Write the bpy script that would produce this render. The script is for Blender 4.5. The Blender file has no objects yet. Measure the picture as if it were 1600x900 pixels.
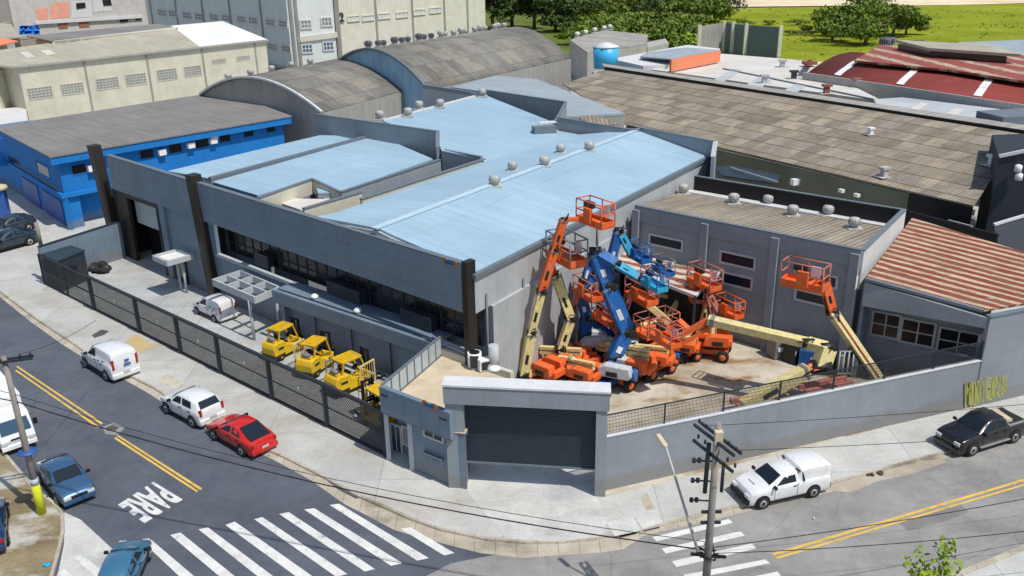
import bpy, bmesh, math, random
from mathutils import Vector, Matrix
random.seed(7)
R = math.radians
scn = bpy.context.scene
col = scn.collection
# ---------------------------------------------------------------- camera
H, F = 27.0, 1385.0
DN = Vector((60., 3550., F)).normalized()
FW = Vector((0, 0, 1.))
YA = (FW - DN * FW.dot(DN)).normalized()
XA = DN.cross(YA)
if XA.x < 0: XA = -XA
def w2(v): return Vector((v.dot(XA), v.dot(YA), -v.dot(DN)))
cam_d = bpy.data.cameras.new('camera'); cam = bpy.data.objects.new('camera', cam_d); col.objects.link(cam)
cx_, cy_, cz_ = w2(Vector((1, 0, 0))), w2(Vector((0, -1, 0))), w2(Vector((0, 0, -1)))
M_ = Matrix(((cx_.x, cy_.x, cz_.x, 0), (cx_.y, cy_.y, cz_.y, 0), (cx_.z, cy_.z, cz_.z, H), (0, 0, 0, 1)))
cam.matrix_world = M_
cam_d.sensor_width = 36; cam_d.lens = F / 1600 * 36
cam_d.clip_end = 4000; cam_d.clip_start = .5
scn.camera = cam
# ---------------------------------------------------------------- light
SUN_AZ, SUN_EL = -40.0, 60.0        # azimuth: anticlockwise from +X
wd = bpy.data.worlds.new('World'); scn.world = wd; wd.use_nodes = True
nt = wd.node_tree; bg = nt.nodes['Background']
sky = nt.nodes.new('ShaderNodeTexSky'); sky.sky_type = 'NISHITA'; sky.sun_disc = False
sky.sun_elevation = R(SUN_EL); sky.sun_rotation = R(90 - SUN_AZ)
sky.air_density = 1.3
nt.links.new(sky.outputs[0], bg.inputs[0]); bg.inputs[1].default_value = .112
sd = bpy.data.lights.new('sun', 'SUN'); sd.energy = 3.9; sd.angle = R(.6); sd.color = (1, .95, .87)
sun = bpy.data.objects.new('sun', sd); col.objects.link(sun)
sdir = Vector((math.cos(R(SUN_EL)) * math.cos(R(SUN_AZ)), math.cos(R(SUN_EL)) * math.sin(R(SUN_AZ)), math.sin(R(SUN_EL))))
sun.rotation_euler = sdir.to_track_quat('Z', 'Y').to_euler(); sun.location = sdir * 120
vs = scn.view_settings; vs.view_transform = 'Standard'; vs.look = 'None'; vs.exposure = 0.0; vs.gamma = 1; vs.use_curve_mapping = False
# ---------------------------------------------------------------- picture point -> place
def ray(px, py): return w2(Vector((px - 800, py - 450, F)))
C0 = Vector((0, 0, H))
def G(px, py, z=0.0):
    r = ray(px, py); return C0 + r * ((z - H) / r.z)
def D(px, py, Y):
    r = ray(px, py); return C0 + r * (Y / r.y)
def plane(a, b, c):
    n = (b - a).cross(c - a).normalized(); return (a, n)
def PP(px, py, pl, lift=0.0):
    r = ray(px, py); return C0 + r * ((pl[0] - C0).dot(pl[1]) / r.dot(pl[1])) + Vector((0, 0, lift))
def vplane(a, b, off=0.0):
    n = Vector((b.y - a.y, a.x - b.x, 0)).normalized()
    if n.dot(C0 - a) < 0: n = -n
    return (a + n * off, n)
Z = Vector((0, 0, 1))
def xy(v, z): return Vector((v.x, v.y, z))
# ---------------------------------------------------------------- materials
MT = {}
def _n(nt, t, **k):
    n = nt.nodes.new(t)
    for a, b in k.items(): setattr(n, a, b)
    return n
def ramp(nt, fac, stops):
    r = _n(nt, 'ShaderNodeValToRGB'); e = r.color_ramp.elements
    while len(e) < len(stops): e.new(.5)
    for i, (p, c) in enumerate(stops):
        e[i].position = p; e[i].color = (*c, 1) if len(c) == 3 else c
    nt.links.new(fac, r.inputs[0]); return r
def mixc(nt, fac, a, b, bt='MIX'):
    m = _n(nt, 'ShaderNodeMix', data_type='RGBA', blend_type=bt)
    for s, v in ((0, fac), (6, a), (7, b)):
        if hasattr(v, 'links'): nt.links.new(v, m.inputs[s])
        elif isinstance(v, (int, float)): m.inputs[s].default_value = v
        else: m.inputs[s].default_value = (*v, 1)
    return m.outputs[2]
def noise(nt, vec, sc, det=4, rough=.6):
    n = _n(nt, 'ShaderNodeTexNoise'); n.inputs['Scale'].default_value = sc; n.inputs['Detail'].default_value = det; n.inputs['Roughness'].default_value = rough
    nt.links.new(vec, n.inputs['Vector']); return n.outputs['Fac']
def scaled(nt, vec, s):
    m = _n(nt, 'ShaderNodeMapping'); m.inputs['Scale'].default_value = s; nt.links.new(vec, m.inputs[0]); return m.outputs[0]
def base(name, color, rough=.7, metal=0.0, var=.12, nscale=.6, spec=.4, uv=False):
    m = bpy.data.materials.new(name); m.use_nodes = True; MT[name] = m
    nt = m.node_tree; b = nt.nodes['Principled BSDF']
    tc = _n(nt, 'ShaderNodeTexCoord'); geo = _n(nt, 'ShaderNodeNewGeometry')
    vec = tc.outputs['UV'] if uv else geo.outputs['Position']
    f = noise(nt, vec, nscale, 6, .65)
    c1 = tuple(max(0, c * (1 - var)) for c in color); c2 = tuple(min(1, c * (1 + var)) for c in color)
    r = ramp(nt, f, [(.3, c1), (.7, c2)])
    nt.links.new(r.outputs[0], b.inputs['Base Color'])
    b.inputs['Roughness'].default_value = rough; b.inputs['Metallic'].default_value = metal
    b.inputs['Specular IOR Level'].default_value = spec
    return m, nt, b, r.outputs[0], (tc.outputs['UV'], geo.outputs['Position'])
def bump(nt, b, h, st=.3, dist=.02):
    bp = _n(nt, 'ShaderNodeBump'); bp.inputs['Strength'].default_value = st; bp.inputs['Distance'].default_value = dist
    nt.links.new(h, bp.inputs['Height']); nt.links.new(bp.outputs[0], b.inputs['Normal'])
def setc(nt, b, c): nt.links.new(c, b.inputs['Base Color'])
def plain(name, color, rough=.6, metal=0, var=.1, ns=1.5, spec=.4):
    return base(name, color, rough, metal, var, ns, spec)[0]
def wall_mat(name, color, streak=.25, dirt=(.12, .11, .1), lines=None, rough=.8):
    m, nt, b, c, (uv, pos) = base(name, color, rough, 0, .08, .5)
    s = noise(nt, scaled(nt, uv, (2.2, .12, 1)), 1.0, 5, .7)
    r = ramp(nt, s, [(.5, (0, 0, 0)), (.85, (streak * 2.2,) * 3)])
    c = mixc(nt, r.outputs[0], c, dirt)
    n2 = noise(nt, pos, 9, 3); c = mixc(nt, .12, c, ramp(nt, n2, [(.3, (.3, .3, .3)), (.7, (.9, .9, .9))]).outputs[0], 'OVERLAY')
    pt_ = noise(nt, pos, .3, 6, .7); c = mixc(nt, .5, c, ramp(nt, pt_, [(.32, (.41,) * 3), (.68, (.58,) * 3)]).outputs[0], 'OVERLAY')
    sz = _n(nt, 'ShaderNodeSeparateXYZ'); nt.links.new(pos, sz.inputs[0]); na = _n(nt, 'ShaderNodeMath', operation='MULTIPLY_ADD'); nt.links.new(noise(nt, pos, 1.4, 6, .7), na.inputs[0]); na.inputs[1].default_value = -1.6; nt.links.new(sz.outputs[2], na.inputs[2])
    c = mixc(nt, ramp(nt, na.outputs[0], [(0, (.5,) * 3), (.35, (0, 0, 0))]).outputs[0], c, (.2, .18, .15))
    if lines:
        bt = _n(nt, 'ShaderNodeTexBrick'); bt.offset = 0; bt.inputs['Scale'].default_value = 1
        bt.inputs['Brick Width'].default_value = lines[0]; bt.inputs['Row Height'].default_value = lines[1]
        bt.inputs['Mortar Size'].default_value = lines[2]; bt.inputs['Color1'].default_value = (1, 1, 1, 1); bt.inputs['Color2'].default_value = (.93, .93, .93, 1)
        bt.inputs['Mortar'].default_value = (.72, .72, .72, 1); nt.links.new(uv, bt.inputs['Vector'])
        c = mixc(nt, 1.0, c, bt.outputs[0], 'MULTIPLY')
    setc(nt, b, c); bump(nt, b, n2, .15, .01); return m
def sheet_mat(name, color, period=.25, dirt=(.25, .24, .22), dirty=.25, rough=.45, metal=.0, spec=.5, joint=6.0, var=.06, depth=.03, rib=.18):
    """metal or fibre sheets: ribs run up the slope (v), joints across"""
    m, nt, b, c, (uv, pos) = base(name, color, rough, metal, var, .25, spec)
    w = _n(nt, 'ShaderNodeTexWave', wave_type='BANDS', bands_direction='X'); w.inputs['Scale'].default_value = 1 / period / 3.1831 / 1.0
    w.inputs['Distortion'].default_value = 0; nt.links.new(uv, w.inputs[0])
    s = noise(nt, scaled(nt, uv, (1.6, .1, 1)), 1.0, 5, .75)
    r = ramp(nt, s, [(.45, (0, 0, 0)), (.8, (dirty * 2,) * 3)])
    c = mixc(nt, r.outputs[0], c, dirt)
    c = mixc(nt, rib, c, ramp(nt, w.outputs[0], [(0, (.25,) * 3), (1, (1, 1, 1))]).outputs[0], 'MULTIPLY')
    bg_n = noise(nt, pos, .11, 7, .7); c = mixc(nt, .55, c, ramp(nt, bg_n, [(.3, (.40,) * 3), (.7, (.60,) * 3)]).outputs[0], 'OVERLAY')
    sp_ = noise(nt, pos, 1.7, 8, .8); c = mixc(nt, ramp(nt, sp_, [(.58, (0, 0, 0)), (.72, (dirty * 1.4,) * 3)]).outputs[0], c, tuple(x * .5 for x in dirt))
    bt = _n(nt, 'ShaderNodeTexBrick'); bt.offset = 0; bt.inputs['Scale'].default_value = 1
    bt.inputs['Brick Width'].default_value = 1.06; bt.inputs['Row Height'].default_value = joint; bt.inputs['Mortar Size'].default_value = .018
    bt.inputs['Color1'].default_value = (1, 1, 1, 1); bt.inputs['Color2'].default_value = (.93, .93, .93, 1); bt.inputs['Mortar'].default_value = (.66, .68, .70, 1)
    nt.links.new(uv, bt.inputs['Vector']); c = mixc(nt, 1.0, c, bt.outputs[0], 'MULTIPLY')
    setc(nt, b, c); bump(nt, b, w.outputs[0], .5, depth); return m
def tile_mat(name, cols, bw, rh, mort=.05, mcol=(.05, .045, .04), period=.34):
    m, nt, b, c, (uv, pos) = base(name, cols[0], .9, 0, .1, .5, .2)
    def brick(cc1, cc2, off, fr, vec, mc, ms):
        bt = _n(nt, 'ShaderNodeTexBrick'); bt.offset = off; bt.offset_frequency = fr; bt.inputs['Scale'].default_value = 1
        bt.inputs['Brick Width'].default_value = bw; bt.inputs['Row Height'].default_value = rh; bt.inputs['Mortar Size'].default_value = ms
        bt.inputs['Color1'].default_value = (*cc1, 1); bt.inputs['Color2'].default_value = (*cc2, 1); bt.inputs['Mortar'].default_value = (*mc, 1)
        nt.links.new(vec, bt.inputs['Vector']); return bt.outputs[0]
    w = _n(nt, 'ShaderNodeTexWave', wave_type='BANDS', bands_direction='X'); w.inputs['Scale'].default_value = 1 / period / 3.1831
    nt.links.new(uv, w.inputs[0])
    # one value per sheet: snap coordinates
    sn = _n(nt, 'ShaderNodeVectorMath', operation='SNAP'); sn.inputs[1].default_value = (bw, rh, 1); nt.links.new(uv, sn.inputs[0])
    wn = _n(nt, 'ShaderNodeTexWhiteNoise', noise_dimensions='2D'); nt.links.new(sn.outputs[0], wn.inputs['Vector'])
    k = len(cols); st = [(i / k, cols[i]) for i in range(k)]
    r = ramp(nt, wn.outputs['Value'], st); r.color_ramp.interpolation = 'CONSTANT'
    big = noise(nt, pos, .09, 4); c = mixc(nt, ramp(nt, big, [(.4, (0, 0, 0)), (.65, (.4,) * 3)]).outputs[0], r.outputs[0], cols[1])
    st2 = noise(nt, scaled(nt, uv, (2.5, .25, 1)), 1., 5, .7)
    c = mixc(nt, .6, c, ramp(nt, st2, [(.3, (.3, .29, .28)), (.7, (.72, .71, .7))]).outputs[0], 'OVERLAY')
    d1 = noise(nt, scaled(nt, pos, (1, 1, .4)), .35, 8, .75); c = mixc(nt, ramp(nt, d1, [(.46, (0, 0, 0)), (.7, (.75,) * 3)]).outputs[0], c, (.13, .12, .10))
    d2 = noise(nt, pos, 1.3, 8, .8); c = mixc(nt, ramp(nt, d2, [(.56, (0, 0, 0)), (.7, (.5,) * 3)]).outputs[0], c, (.42, .38, .31))
    # lap line across the slope
    sep = _n(nt, 'ShaderNodeSeparateXYZ'); nt.links.new(uv, sep.inputs[0])
    md = _n(nt, 'ShaderNodeMath', operation='FLOORED_MODULO'); md.inputs[1].default_value = rh; nt.links.new(sep.outputs[1], md.inputs[0])
    lt = _n(nt, 'ShaderNodeMath', operation='LESS_THAN'); lt.inputs[1].default_value = mort; nt.links.new(md.outputs[0], lt.inputs[0])
    c = mixc(nt, lt.outputs[0], c, mcol)
    c = mixc(nt, .34, c, ramp(nt, w.outputs[0], [(0, (.2,) * 3), (1, (1, 1, 1))]).outputs[0], 'MULTIPLY')
    setc(nt, b, c); bump(nt, b, w.outputs[0], .6, .04); return m
def rust_mat(name, a=(.62, .55, .42), b_=(.34, .09, .06), period=1.1, thr=.5, jx=.25):
    m, nt, b, c, (uv, pos) = base(name, a, .8, 0, .1, 1)
    w = _n(nt, 'ShaderNodeTexWave', wave_type='BANDS', bands_direction='X'); w.inputs['Scale'].default_value = 1 / period / 3.1831
    w.inputs['Distortion'].default_value = 1.6; w.inputs['Detail'].default_value = 3; w.inputs['Detail Scale'].default_value = .7; nt.links.new(scaled(nt, uv, (1, jx, 1)), w.inputs[0])
    s = noise(nt, scaled(nt, uv, (2.2, .35, 1)), 1.0, 6, .75)
    ad = _n(nt, 'ShaderNodeMath', operation='ADD'); nt.links.new(w.outputs[1], ad.inputs[0])
    mu = _n(nt, 'ShaderNodeMath', operation='MULTIPLY_ADD'); mu.inputs[1].default_value = 2.6; mu.inputs[2].default_value = -1.3; nt.links.new(s, mu.inputs[0]); nt.links.new(mu.outputs[0], ad.inputs[1])
    r = ramp(nt, ad.outputs[0], [(thr - .12, b_), (thr, tuple(.6 * x + .4 * y for x, y in zip(a, b_))), (thr + .12, a)])
    fn = noise(nt, pos, 3.5, 4); c = mixc(nt, .35, r.outputs[0], ramp(nt, fn, [(.3, (.3, .3, .3)), (.7, (.75, .75, .75))]).outputs[0], 'OVERLAY')
    w2_ = _n(nt, 'ShaderNodeTexWave', wave_type='BANDS', bands_direction='X'); w2_.inputs['Scale'].default_value = 1 / .22 / 3.1831; nt.links.new(uv, w2_.inputs[0])
    gr = noise(nt, pos, .5, 7, .75); c = mixc(nt, ramp(nt, gr, [(.45, (0, 0, 0)), (.7, (.6,) * 3)]).outputs[0], c, (.20, .12, .08))
    setc(nt, b, c); bump(nt, b, w2_.outputs[0], .5, .03); return m
def ground_mat(name, c1, c2, stain=(.3, .2, .1), amt=.3, ns=.35, fine=14, rough=.9, joints=None, crack=False):
    m, nt, b, c, (uv, pos) = base(name, c1, rough, 0, .08, .5, .25)
    a = noise(nt, pos, ns, 7, .7); c = ramp(nt, a, [(.35, c1), (.65, c2)]).outputs[0]
    s = noise(nt, scaled(nt, pos, (1, 1.6, 1)), .22, 5, .6); c = mixc(nt, ramp(nt, s, [(.52, (0, 0, 0)), (.72, (amt * 1.6,) * 3)]).outputs[0], c, stain)
    fn = noise(nt, pos, fine, 3, .7); c = mixc(nt, .35, c, ramp(nt, fn, [(.3, (.32,) * 3), (.7, (.68,) * 3)]).outputs[0], 'OVERLAY')
    if crack:
        lg = noise(nt, scaled(nt, pos, (.6, 1, 1)), .12, 7, .7); c = mixc(nt, .8, c, ramp(nt, lg, [(.32, (.38,) * 3), (.68, (.61,) * 3)]).outputs[0], 'OVERLAY')
        md_ = noise(nt, pos, 1.6, 8, .75); c = mixc(nt, .5, c, ramp(nt, md_, [(.35, (.42,) * 3), (.65, (.6,) * 3)]).outputs[0], 'OVERLAY')
        vo = _n(nt, 'ShaderNodeTexVoronoi', feature='DISTANCE_TO_EDGE'); vo.inputs['Scale'].default_value = .22
        dn = _n(nt, 'ShaderNodeTexNoise'); dn.inputs['Scale'].default_value = .8; nt.links.new(pos, dn.inputs[0])
        av = mixc(nt, .35, pos, dn.outputs['Color'], 'ADD'); nt.links.new(av, vo.inputs['Vector'])
        c = mixc(nt, ramp(nt, vo.outputs[0], [(0, (.22,) * 3), (.008, (0, 0, 0))]).outputs[0], c, (.03, .03, .03))
    if joints:
        bt = _n(nt, 'ShaderNodeTexBrick'); bt.offset = 0; bt.inputs['Scale'].default_value = 1
        bt.inputs['Brick Width'].default_value = joints[0]; bt.inputs['Row Height'].default_value = joints[1]; bt.inputs['Mortar Size'].default_value = .02
        bt.inputs['Color1'].default_value = (1, 1, 1, 1); bt.inputs['Color2'].default_value = (.9, .9, .9, 1); bt.inputs['Mortar'].default_value = (.6, .6, .6, 1)
        nt.links.new(uv, bt.inputs['Vector']); c = mixc(nt, 1., c, bt.outputs[0], 'MULTIPLY')
    setc(nt, b, c); bump(nt, b, fn, .3, .01); return m
def paint_mat(name, color, under, wear=.5):
    m, nt, b, c, (uv, pos) = base(name, color, .7, 0, .16, 1.1)
    n = noise(nt, pos, 1.4, 9, .82); f = ramp(nt, n, [(wear + .05, (0, 0, 0)), (wear + .16, (.95,) * 3)]).outputs[0]
    setc(nt, b, mixc(nt, f, c, under)); return m
def mesh_mat(name, color, density=.6, cell=.12):
    m = bpy.data.materials.new(name); m.use_nodes = True; MT[name] = m; nt = m.node_tree; b = nt.nodes['Principled BSDF']
    b.inputs['Base Color'].default_value = (*color, 1); b.inputs['Roughness'].default_value = .6
    tc = _n(nt, 'ShaderNodeTexCoord'); ch = _n(nt, 'ShaderNodeTexBrick'); ch.offset = .5; ch.inputs['Scale'].default_value = 1
    ch.inputs['Brick Width'].default_value = cell; ch.inputs['Row Height'].default_value = cell * .6; ch.inputs['Mortar Size'].default_value = cell * .5 * density * .6
    ch.inputs['Color1'].default_value = ch.inputs['Color2'].default_value = (0, 0, 0, 1); ch.inputs['Mortar'].default_value = (1, 1, 1, 1); ch.inputs['Mortar Smooth'].default_value = 0
    nt.links.new(tc.outputs['UV'], ch.inputs['Vector'])
    nt.links.new(ch.outputs[0], b.inputs['Alpha']); return m
def glass_mat(name, color=(.02, .03, .04), rough=.12):
    m = plain(name, color, rough, 0, .1, .8, .7); return m
def car_paint(name, color, metal=.0, dust=.25):
    m, nt, b, c, (uv, pos) = base(name, color, .28, metal, .03, 2, .5)
    b.inputs['Coat Weight'].default_value = .6; b.inputs['Coat Roughness'].default_value = .08
    tc = _n(nt, 'ShaderNodeTexCoord'); n = noise(nt, tc.outputs['Object'], 3, 5)
    c = mixc(nt, ramp(nt, n, [(.5, (0, 0, 0)), (.8, (dust,) * 3)]).outputs[0], c, (.2, .18, .15)); setc(nt, b, c); return m
def machine_paint(name, color, rough=.6):
    m, nt, b, c, (uv, pos) = base(name, color, rough, 0, .12, 2, .4)
    tc = _n(nt, 'ShaderNodeTexCoord'); n = noise(nt, tc.outputs['Object'], 4, 8, .8); c = mixc(nt, ramp(nt, n, [(.5, (0, 0, 0)), (.66, (.75,) * 3)]).outputs[0], c, tuple(x * .4 + .04 for x in color))
    n2 = noise(nt, tc.outputs['Object'], 1.1, 5, .7); c = mixc(nt, ramp(nt, n2, [(.5, (0, 0, 0)), (.75, (.4,) * 3)]).outputs[0], c, (.3, .27, .23)); setc(nt, b, c); return m
# ---------------------------------------------------------------- mesh builder
ROOT = {}
class MB:
    def __init__(s, udir=None): s.v = []; s.f = []; s.udir = udir; s.sm = []; s.uvs = {}
    def poly(s, pts, smooth=False):
        i = len(s.v); s.v += [Vector(p) for p in pts]; s.f.append(list(range(i, i + len(pts)))); s.sm.append(smooth); return s
    def faces(s, vs, fs, smooth=False):
        i = len(s.v); s.v += [Vector(p) for p in vs]; s.f += [[i + k for k in f] for f in fs]; s.sm += [smooth] * len(fs); return s
    def hexa(s, b, t):
        n = len(b); i = list(range(n))
        fs = [i[::-1], [n + k for k in i]] + [[k, (k + 1) % n, n + (k + 1) % n, n + k] for k in i]
        return s.faces(list(b) + list(t), fs)
    def prism(s, top, zb):
        top = [Vector(p) for p in top]; return s.hexa([xy(p, zb) for p in top], top)
    def slab(s, pts, t):      # sheet with thickness t downwards
        return s.hexa([Vector(p) - Z * t for p in pts], [Vector(p) for p in pts])
    def box(s, c, d, rz=0, M=None):
        x, y, z = d[0] / 2, d[1] / 2, d[2] / 2; Rm = Matrix.Rotation(rz, 3, 'Z') if M is None else M
        P = [Vector(c) + Rm @ Vector(q) for q in ((-x, -y, -z), (x, -y, -z), (x, y, -z), (-x, y, -z), (-x, -y, z), (x, -y, z), (x, y, z), (-x, y, z))]
        return s.hexa(P[:4], P[4:])
    def wall(s, a, b, z0, z1, t=.2, off=0, za=None, zb_=None):   # a,b plan points; slab thickness t, centre shifted by off toward camera
        pl = vplane(Vector(a), Vector(b)); n = pl[1]
        a = xy(Vector(a), 0) + n * (off + t / 2); b = xy(Vector(b), 0) + n * (off + t / 2); a2 = a - n * t; b2 = b - n * t
        ta = z1 if za is None else za; tb = z1 if zb_ is None else zb_
        return s.hexa([xy(a, z0), xy(b, z0), xy(b2, z0), xy(a2, z0)], [xy(a, ta), xy(b, tb), xy(b2, tb), xy(a2, ta)])
    def bar(s, a, b, w=.1, h=None, up=Z):
        a = Vector(a); b = Vector(b); h = h or w; d = (b - a)
        if d.length < 1e-5: return s
        d.normalize(); u = d.cross(Vector(up))
        if u.length < 1e-3: u = d.cross(Vector((1, 0, 0)))
        u.normalize(); k = u.cross(d)
        q = [u * w / 2 * i + k * h / 2 * j for i, j in ((-1, -1), (1, -1), (1, 1), (-1, 1))]
        return s.hexa([a + x for x in q], [b + x for x in q])
    def tube(s, a, b, r=.05, r2=None, n=8, smooth=True):
        a = Vector(a); b = Vector(b); r2 = r if r2 is None else r2; d = (b - a)
        if d.length < 1e-6: return s
        d.normalize(); u = d.cross(Z if abs(d.z) < .95 else Vector((1, 0, 0))).normalized(); k = u.cross(d)
        c = [(math.cos(2 * math.pi * i / n), math.sin(2 * math.pi * i / n)) for i in range(n)]
        vs = [a + (u * x + k * y) * r for x, y in c] + [b + (u * x + k * y) * r2 for x, y in c]
        s.faces(vs, [[i, (i + 1) % n, n + (i + 1) % n, n + i] for i in range(n)], smooth)
        s.faces(vs, [list(range(n))[::-1], [n + i for i in range(n)]]); return s
    def path(s, pts, r=.05, n=6):
        for a, b in zip(pts, pts[1:]): s.tube(a, b, r, n=n)
        return s
    def lathe(s, c, prof, n=14, axis=Z, smooth=True):
        c = Vector(c); axis = Vector(axis).normalized(); u = axis.cross(Vector((1, 0, 0)) if abs(axis.x) < .9 else Vector((0, 1, 0))).normalized(); k = axis.cross(u)
        vs = []; m = len(prof)
        for r, h in prof:
            for i in range(n):
                t = 2 * math.pi * i / n; vs.append(c + axis * h + (u * math.cos(t) + k * math.sin(t)) * r)
        fs = [[j * n + i, j * n + (i + 1) % n, (j + 1) * n + (i + 1) % n, (j + 1) * n + i] for j in range(m - 1) for i in range(n)]
        s.faces(vs, fs, smooth); s.faces(vs[:n] + vs[-n:], [list(range(n))[::-1], [n + i for i in range(n)]]); return s
    def build(s, name, m, parent=None, loc=None, bevel=0, label=None):
        root = parent
        o0 = ROOT.get(parent, Vector((0, 0, 0))) if parent else (Vector(loc) if loc is not None else None)
        if o0 is None:
            zs = min(v.z for v in s.v); xs = [v.x for v in s.v]; ys = [v.y for v in s.v]
            o0 = Vector(((min(xs) + max(xs)) / 2, (min(ys) + max(ys)) / 2, zs))
        me = bpy.data.meshes.new(name); bm = bmesh.new(); uvl = bm.loops.layers.uv.new('UVMap')
        bv = [bm.verts.new(v - o0) for v in s.v]
        for f, sm in zip(s.f, s.sm):
            try: fc = bm.faces.new([bv[i] for i in f]); fc.smooth = sm
            except ValueError: pass
        if any(s.sm): bmesh.ops.remove_doubles(bm, verts=bm.verts, dist=1e-5)
        bmesh.ops.recalc_face_normals(bm, faces=bm.faces)
        bm.normal_update()
        for fc in bm.faces:
            n = fc.normal
            if n.z < 0 and abs(n.z) > .2: n = -n
            if s.udir is not None and abs(n.z) > .15: u = Vector(s.udir) - n * n.dot(Vector(s.udir)); u.normalize()
            elif abs(n.z) > .98: u = Vector((1, 0, 0))
            else: u = Z.cross(n).normalized()
            w = n.cross(u)
            for lp in fc.loops:
                p = lp.vert.co + o0; lp[uvl].uv = (p.dot(u), p.dot(w))
        bm.to_mesh(me); bm.free()
        me.materials.append(m); o = bpy.data.objects.new(name, me); col.objects.link(o)
        if parent: o.parent = parent; ROOT[o] = o0
        else: o.location = o0; ROOT[o] = o0
        if bevel:
            bv_ = o.modifiers.new('bevel', 'BEVEL'); bv_.width = bevel; bv_.segments = 2; bv_.limit_method = 'ANGLE'
        if label: o['label'] = label
        return o
def tag(o, label, cat=None, group=None, kind=None):
    if label: o['label'] = label
    if cat: o['category'] = cat
    if group: o['group'] = group
    if kind: o['kind'] = kind
    return o
def T(name, label, cat, loc=(0, 0, 0), group=None, rz=0, world=True):
    o = bpy.data.objects.new(name, None); o.empty_display_size = .3; col.objects.link(o); o.location = loc; o.rotation_euler.z = rz
    if world: ROOT[o] = Vector(loc)
    return tag(o, label, cat, group)
def dup(o, parent=None):
    c = o.copy(); col.objects.link(c); c.parent = parent
    for k in [x for x in o.children]: dup(k, c)
    return c
# ================================================================ materials list
M = MT
ground_mat('asphalt_dark', (.082, .094, .118), (.108, .122, .148), (.13, .125, .12), .15, .25, 30, crack=True)
ground_mat('asphalt_light', (.235, .228, .22), (.31, .30, .285), (.13, .12, .11), .3, .3, 30, crack=True)
ground_mat('sidewalk', (.42, .42, .40), (.54, .54, .515), (.36, .31, .23), .4, .3, 12, joints=(7.3, 5.1))
ground_mat('yard_concrete', (.33, .28, .20), (.58, .54, .45), (.26, .16, .075), 1.25, .28, 9)
ground_mat('front_yard', (.36, .38, .38), (.48, .50, .49), (.36, .28, .2), .3, .4, 12, joints=(2.2, 2.2))
ground_mat('driveway', (.45, .45, .43), (.6, .6, .57), (.28, .29, .3), .5, .5, 10)
ground_mat('kerb_stone', (.38, .34, .27), (.52, .47, .38), (.18, .15, .11), .7, .8, 12, joints=(1.0, 60))
ground_mat('patch_asphalt', (.17, .168, .165), (.23, .225, .215), (.1, .1, .1), .3, .6, 30)
ground_mat('road_dust', (.34, .30, .24), (.46, .41, .33), (.25, .2, .15), .4, .6, 14)
ground_mat('dirt', (.17, .13, .07), (.30, .25, .15), (.46, .44, .40), 1.3, .45, 8)
ground_mat('land', (.17, .16, .13), (.24, .22, .18), (.1, .1, .08), .4, .1, 2)
ground_mat('rust_stain', (.50, .36, .17), (.52, .40, .22), (.42, .24, .08), .5, .6, 10)
ground_mat('grate', (.06, .06, .06), (.1, .1, .1), (.2, .18, .15), .3, 1, 12)
def field_mat():
    m, nt, b, c, (uv, pos) = base('field_grass', (.27, .33, .02), .95, 0, .1, .05, .1)
    a = noise(nt, pos, .035, 8, .7); c = ramp(nt, a, [(.3, (.12, .16, .01)), (.5, (.22, .26, .014)), (.7, (.31, .32, .03))]).outputs[0]
    f = noise(nt, pos, .6, 6, .8); c = mixc(nt, .5, c, ramp(nt, f, [(.3, (.35,) * 3), (.7, (.65,) * 3)]).outputs[0], 'OVERLAY'); setc(nt, b, c)
field_mat()
ground_mat('bank_grass', (.07, .11, .015), (.14, .18, .02), (.2, .17, .06), .4, .12, .8)
ground_mat('sand', (.62, .5, .33), (.8, .7, .52), (.5, .38, .22), .4, .06, .6)
paint_mat('white_paint', (.64, .64, .62), (.2, .2, .21), .5)
paint_mat('yellow_paint', (.66, .43, .09), (.14, .13, .12), .5)
sheet_mat('blue_roof', (.36, .52, .64), .25, (.33, .42, .48), .3, .5, 0, .35, 6, .04, .02)
sheet_mat('pale_roof', (.36, .42, .46), .25, (.3, .3, .28), .3, .6, 0, .3, 3)
sheet_mat('grey_fibre', (.40, .385, .35), .18, (.13, .12, .1), .4, .9, 0, .2, 1.8, .2)
sheet_mat('brown_fibre', (.36, .31, .24), .40, (.14, .11, .09), .5, .9, 0, .2, 2.4, .25, .05, .5)
sheet_mat('white_roof', (.68, .65, .60), .25, (.5, .45, .38), .3, .7, 0, .3, 5, .08)
sheet_mat('silver_roof', (.5, .54, .57), .25, (.62, .55, .45), .35, .5, 0, .4, 4, .1)
sheet_mat('cream_roof', (.46, .43, .35), .2, (.32, .27, .2), .4, .9, 0, .2, 2.4, .1)
sheet_mat('red_roof', (.27, .05, .04), .25, (.12, .05, .04), .45, .8, 0, .2, 5, .1)
sheet_mat('slate_roof', (.25, .24, .235), .2, (.16, .13, .11), .4, .9, 0, .2, 2.4, .1)
sheet_mat('bright_roof', (.85, .85, .83), .25, (.7, .68, .65), .1, .6, 0, .3, 6, .03)
tile_mat('barrel_tiles', [(.255, .25, .23), (.23, .225, .205), (.29, .28, .25), (.205, .20, .185), (.31, .285, .24)], 2.1, 3.4, .1, (.14, .13, .115))
tile_mat('brown_tiles', [(.33, .285, .22), (.29, .25, .195), (.37, .32, .25), (.25, .215, .17), (.34, .31, .26), (.43, .37, .28), (.30, .26, .2)], 1.7, 2.4, .12, (.06, .05, .04))
rust_mat('rust_roof', (.48, .37, .26), (.19, .042, .02), .92, .68)
rust_mat('rust_lean_roof', (.62, .55, .45), (.25, .08, .05), .95, .5)
rust_mat('red_cream_roof', (.46, .38, .26), (.28, .06, .05), 4.4, .8)
wall_mat('grey_wall', (.25, .28, .31), .16)
wall_mat('clad_wall', (.175, .23, .30), .05, lines=(1.25, 1.25, .022), rough=.5)
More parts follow.
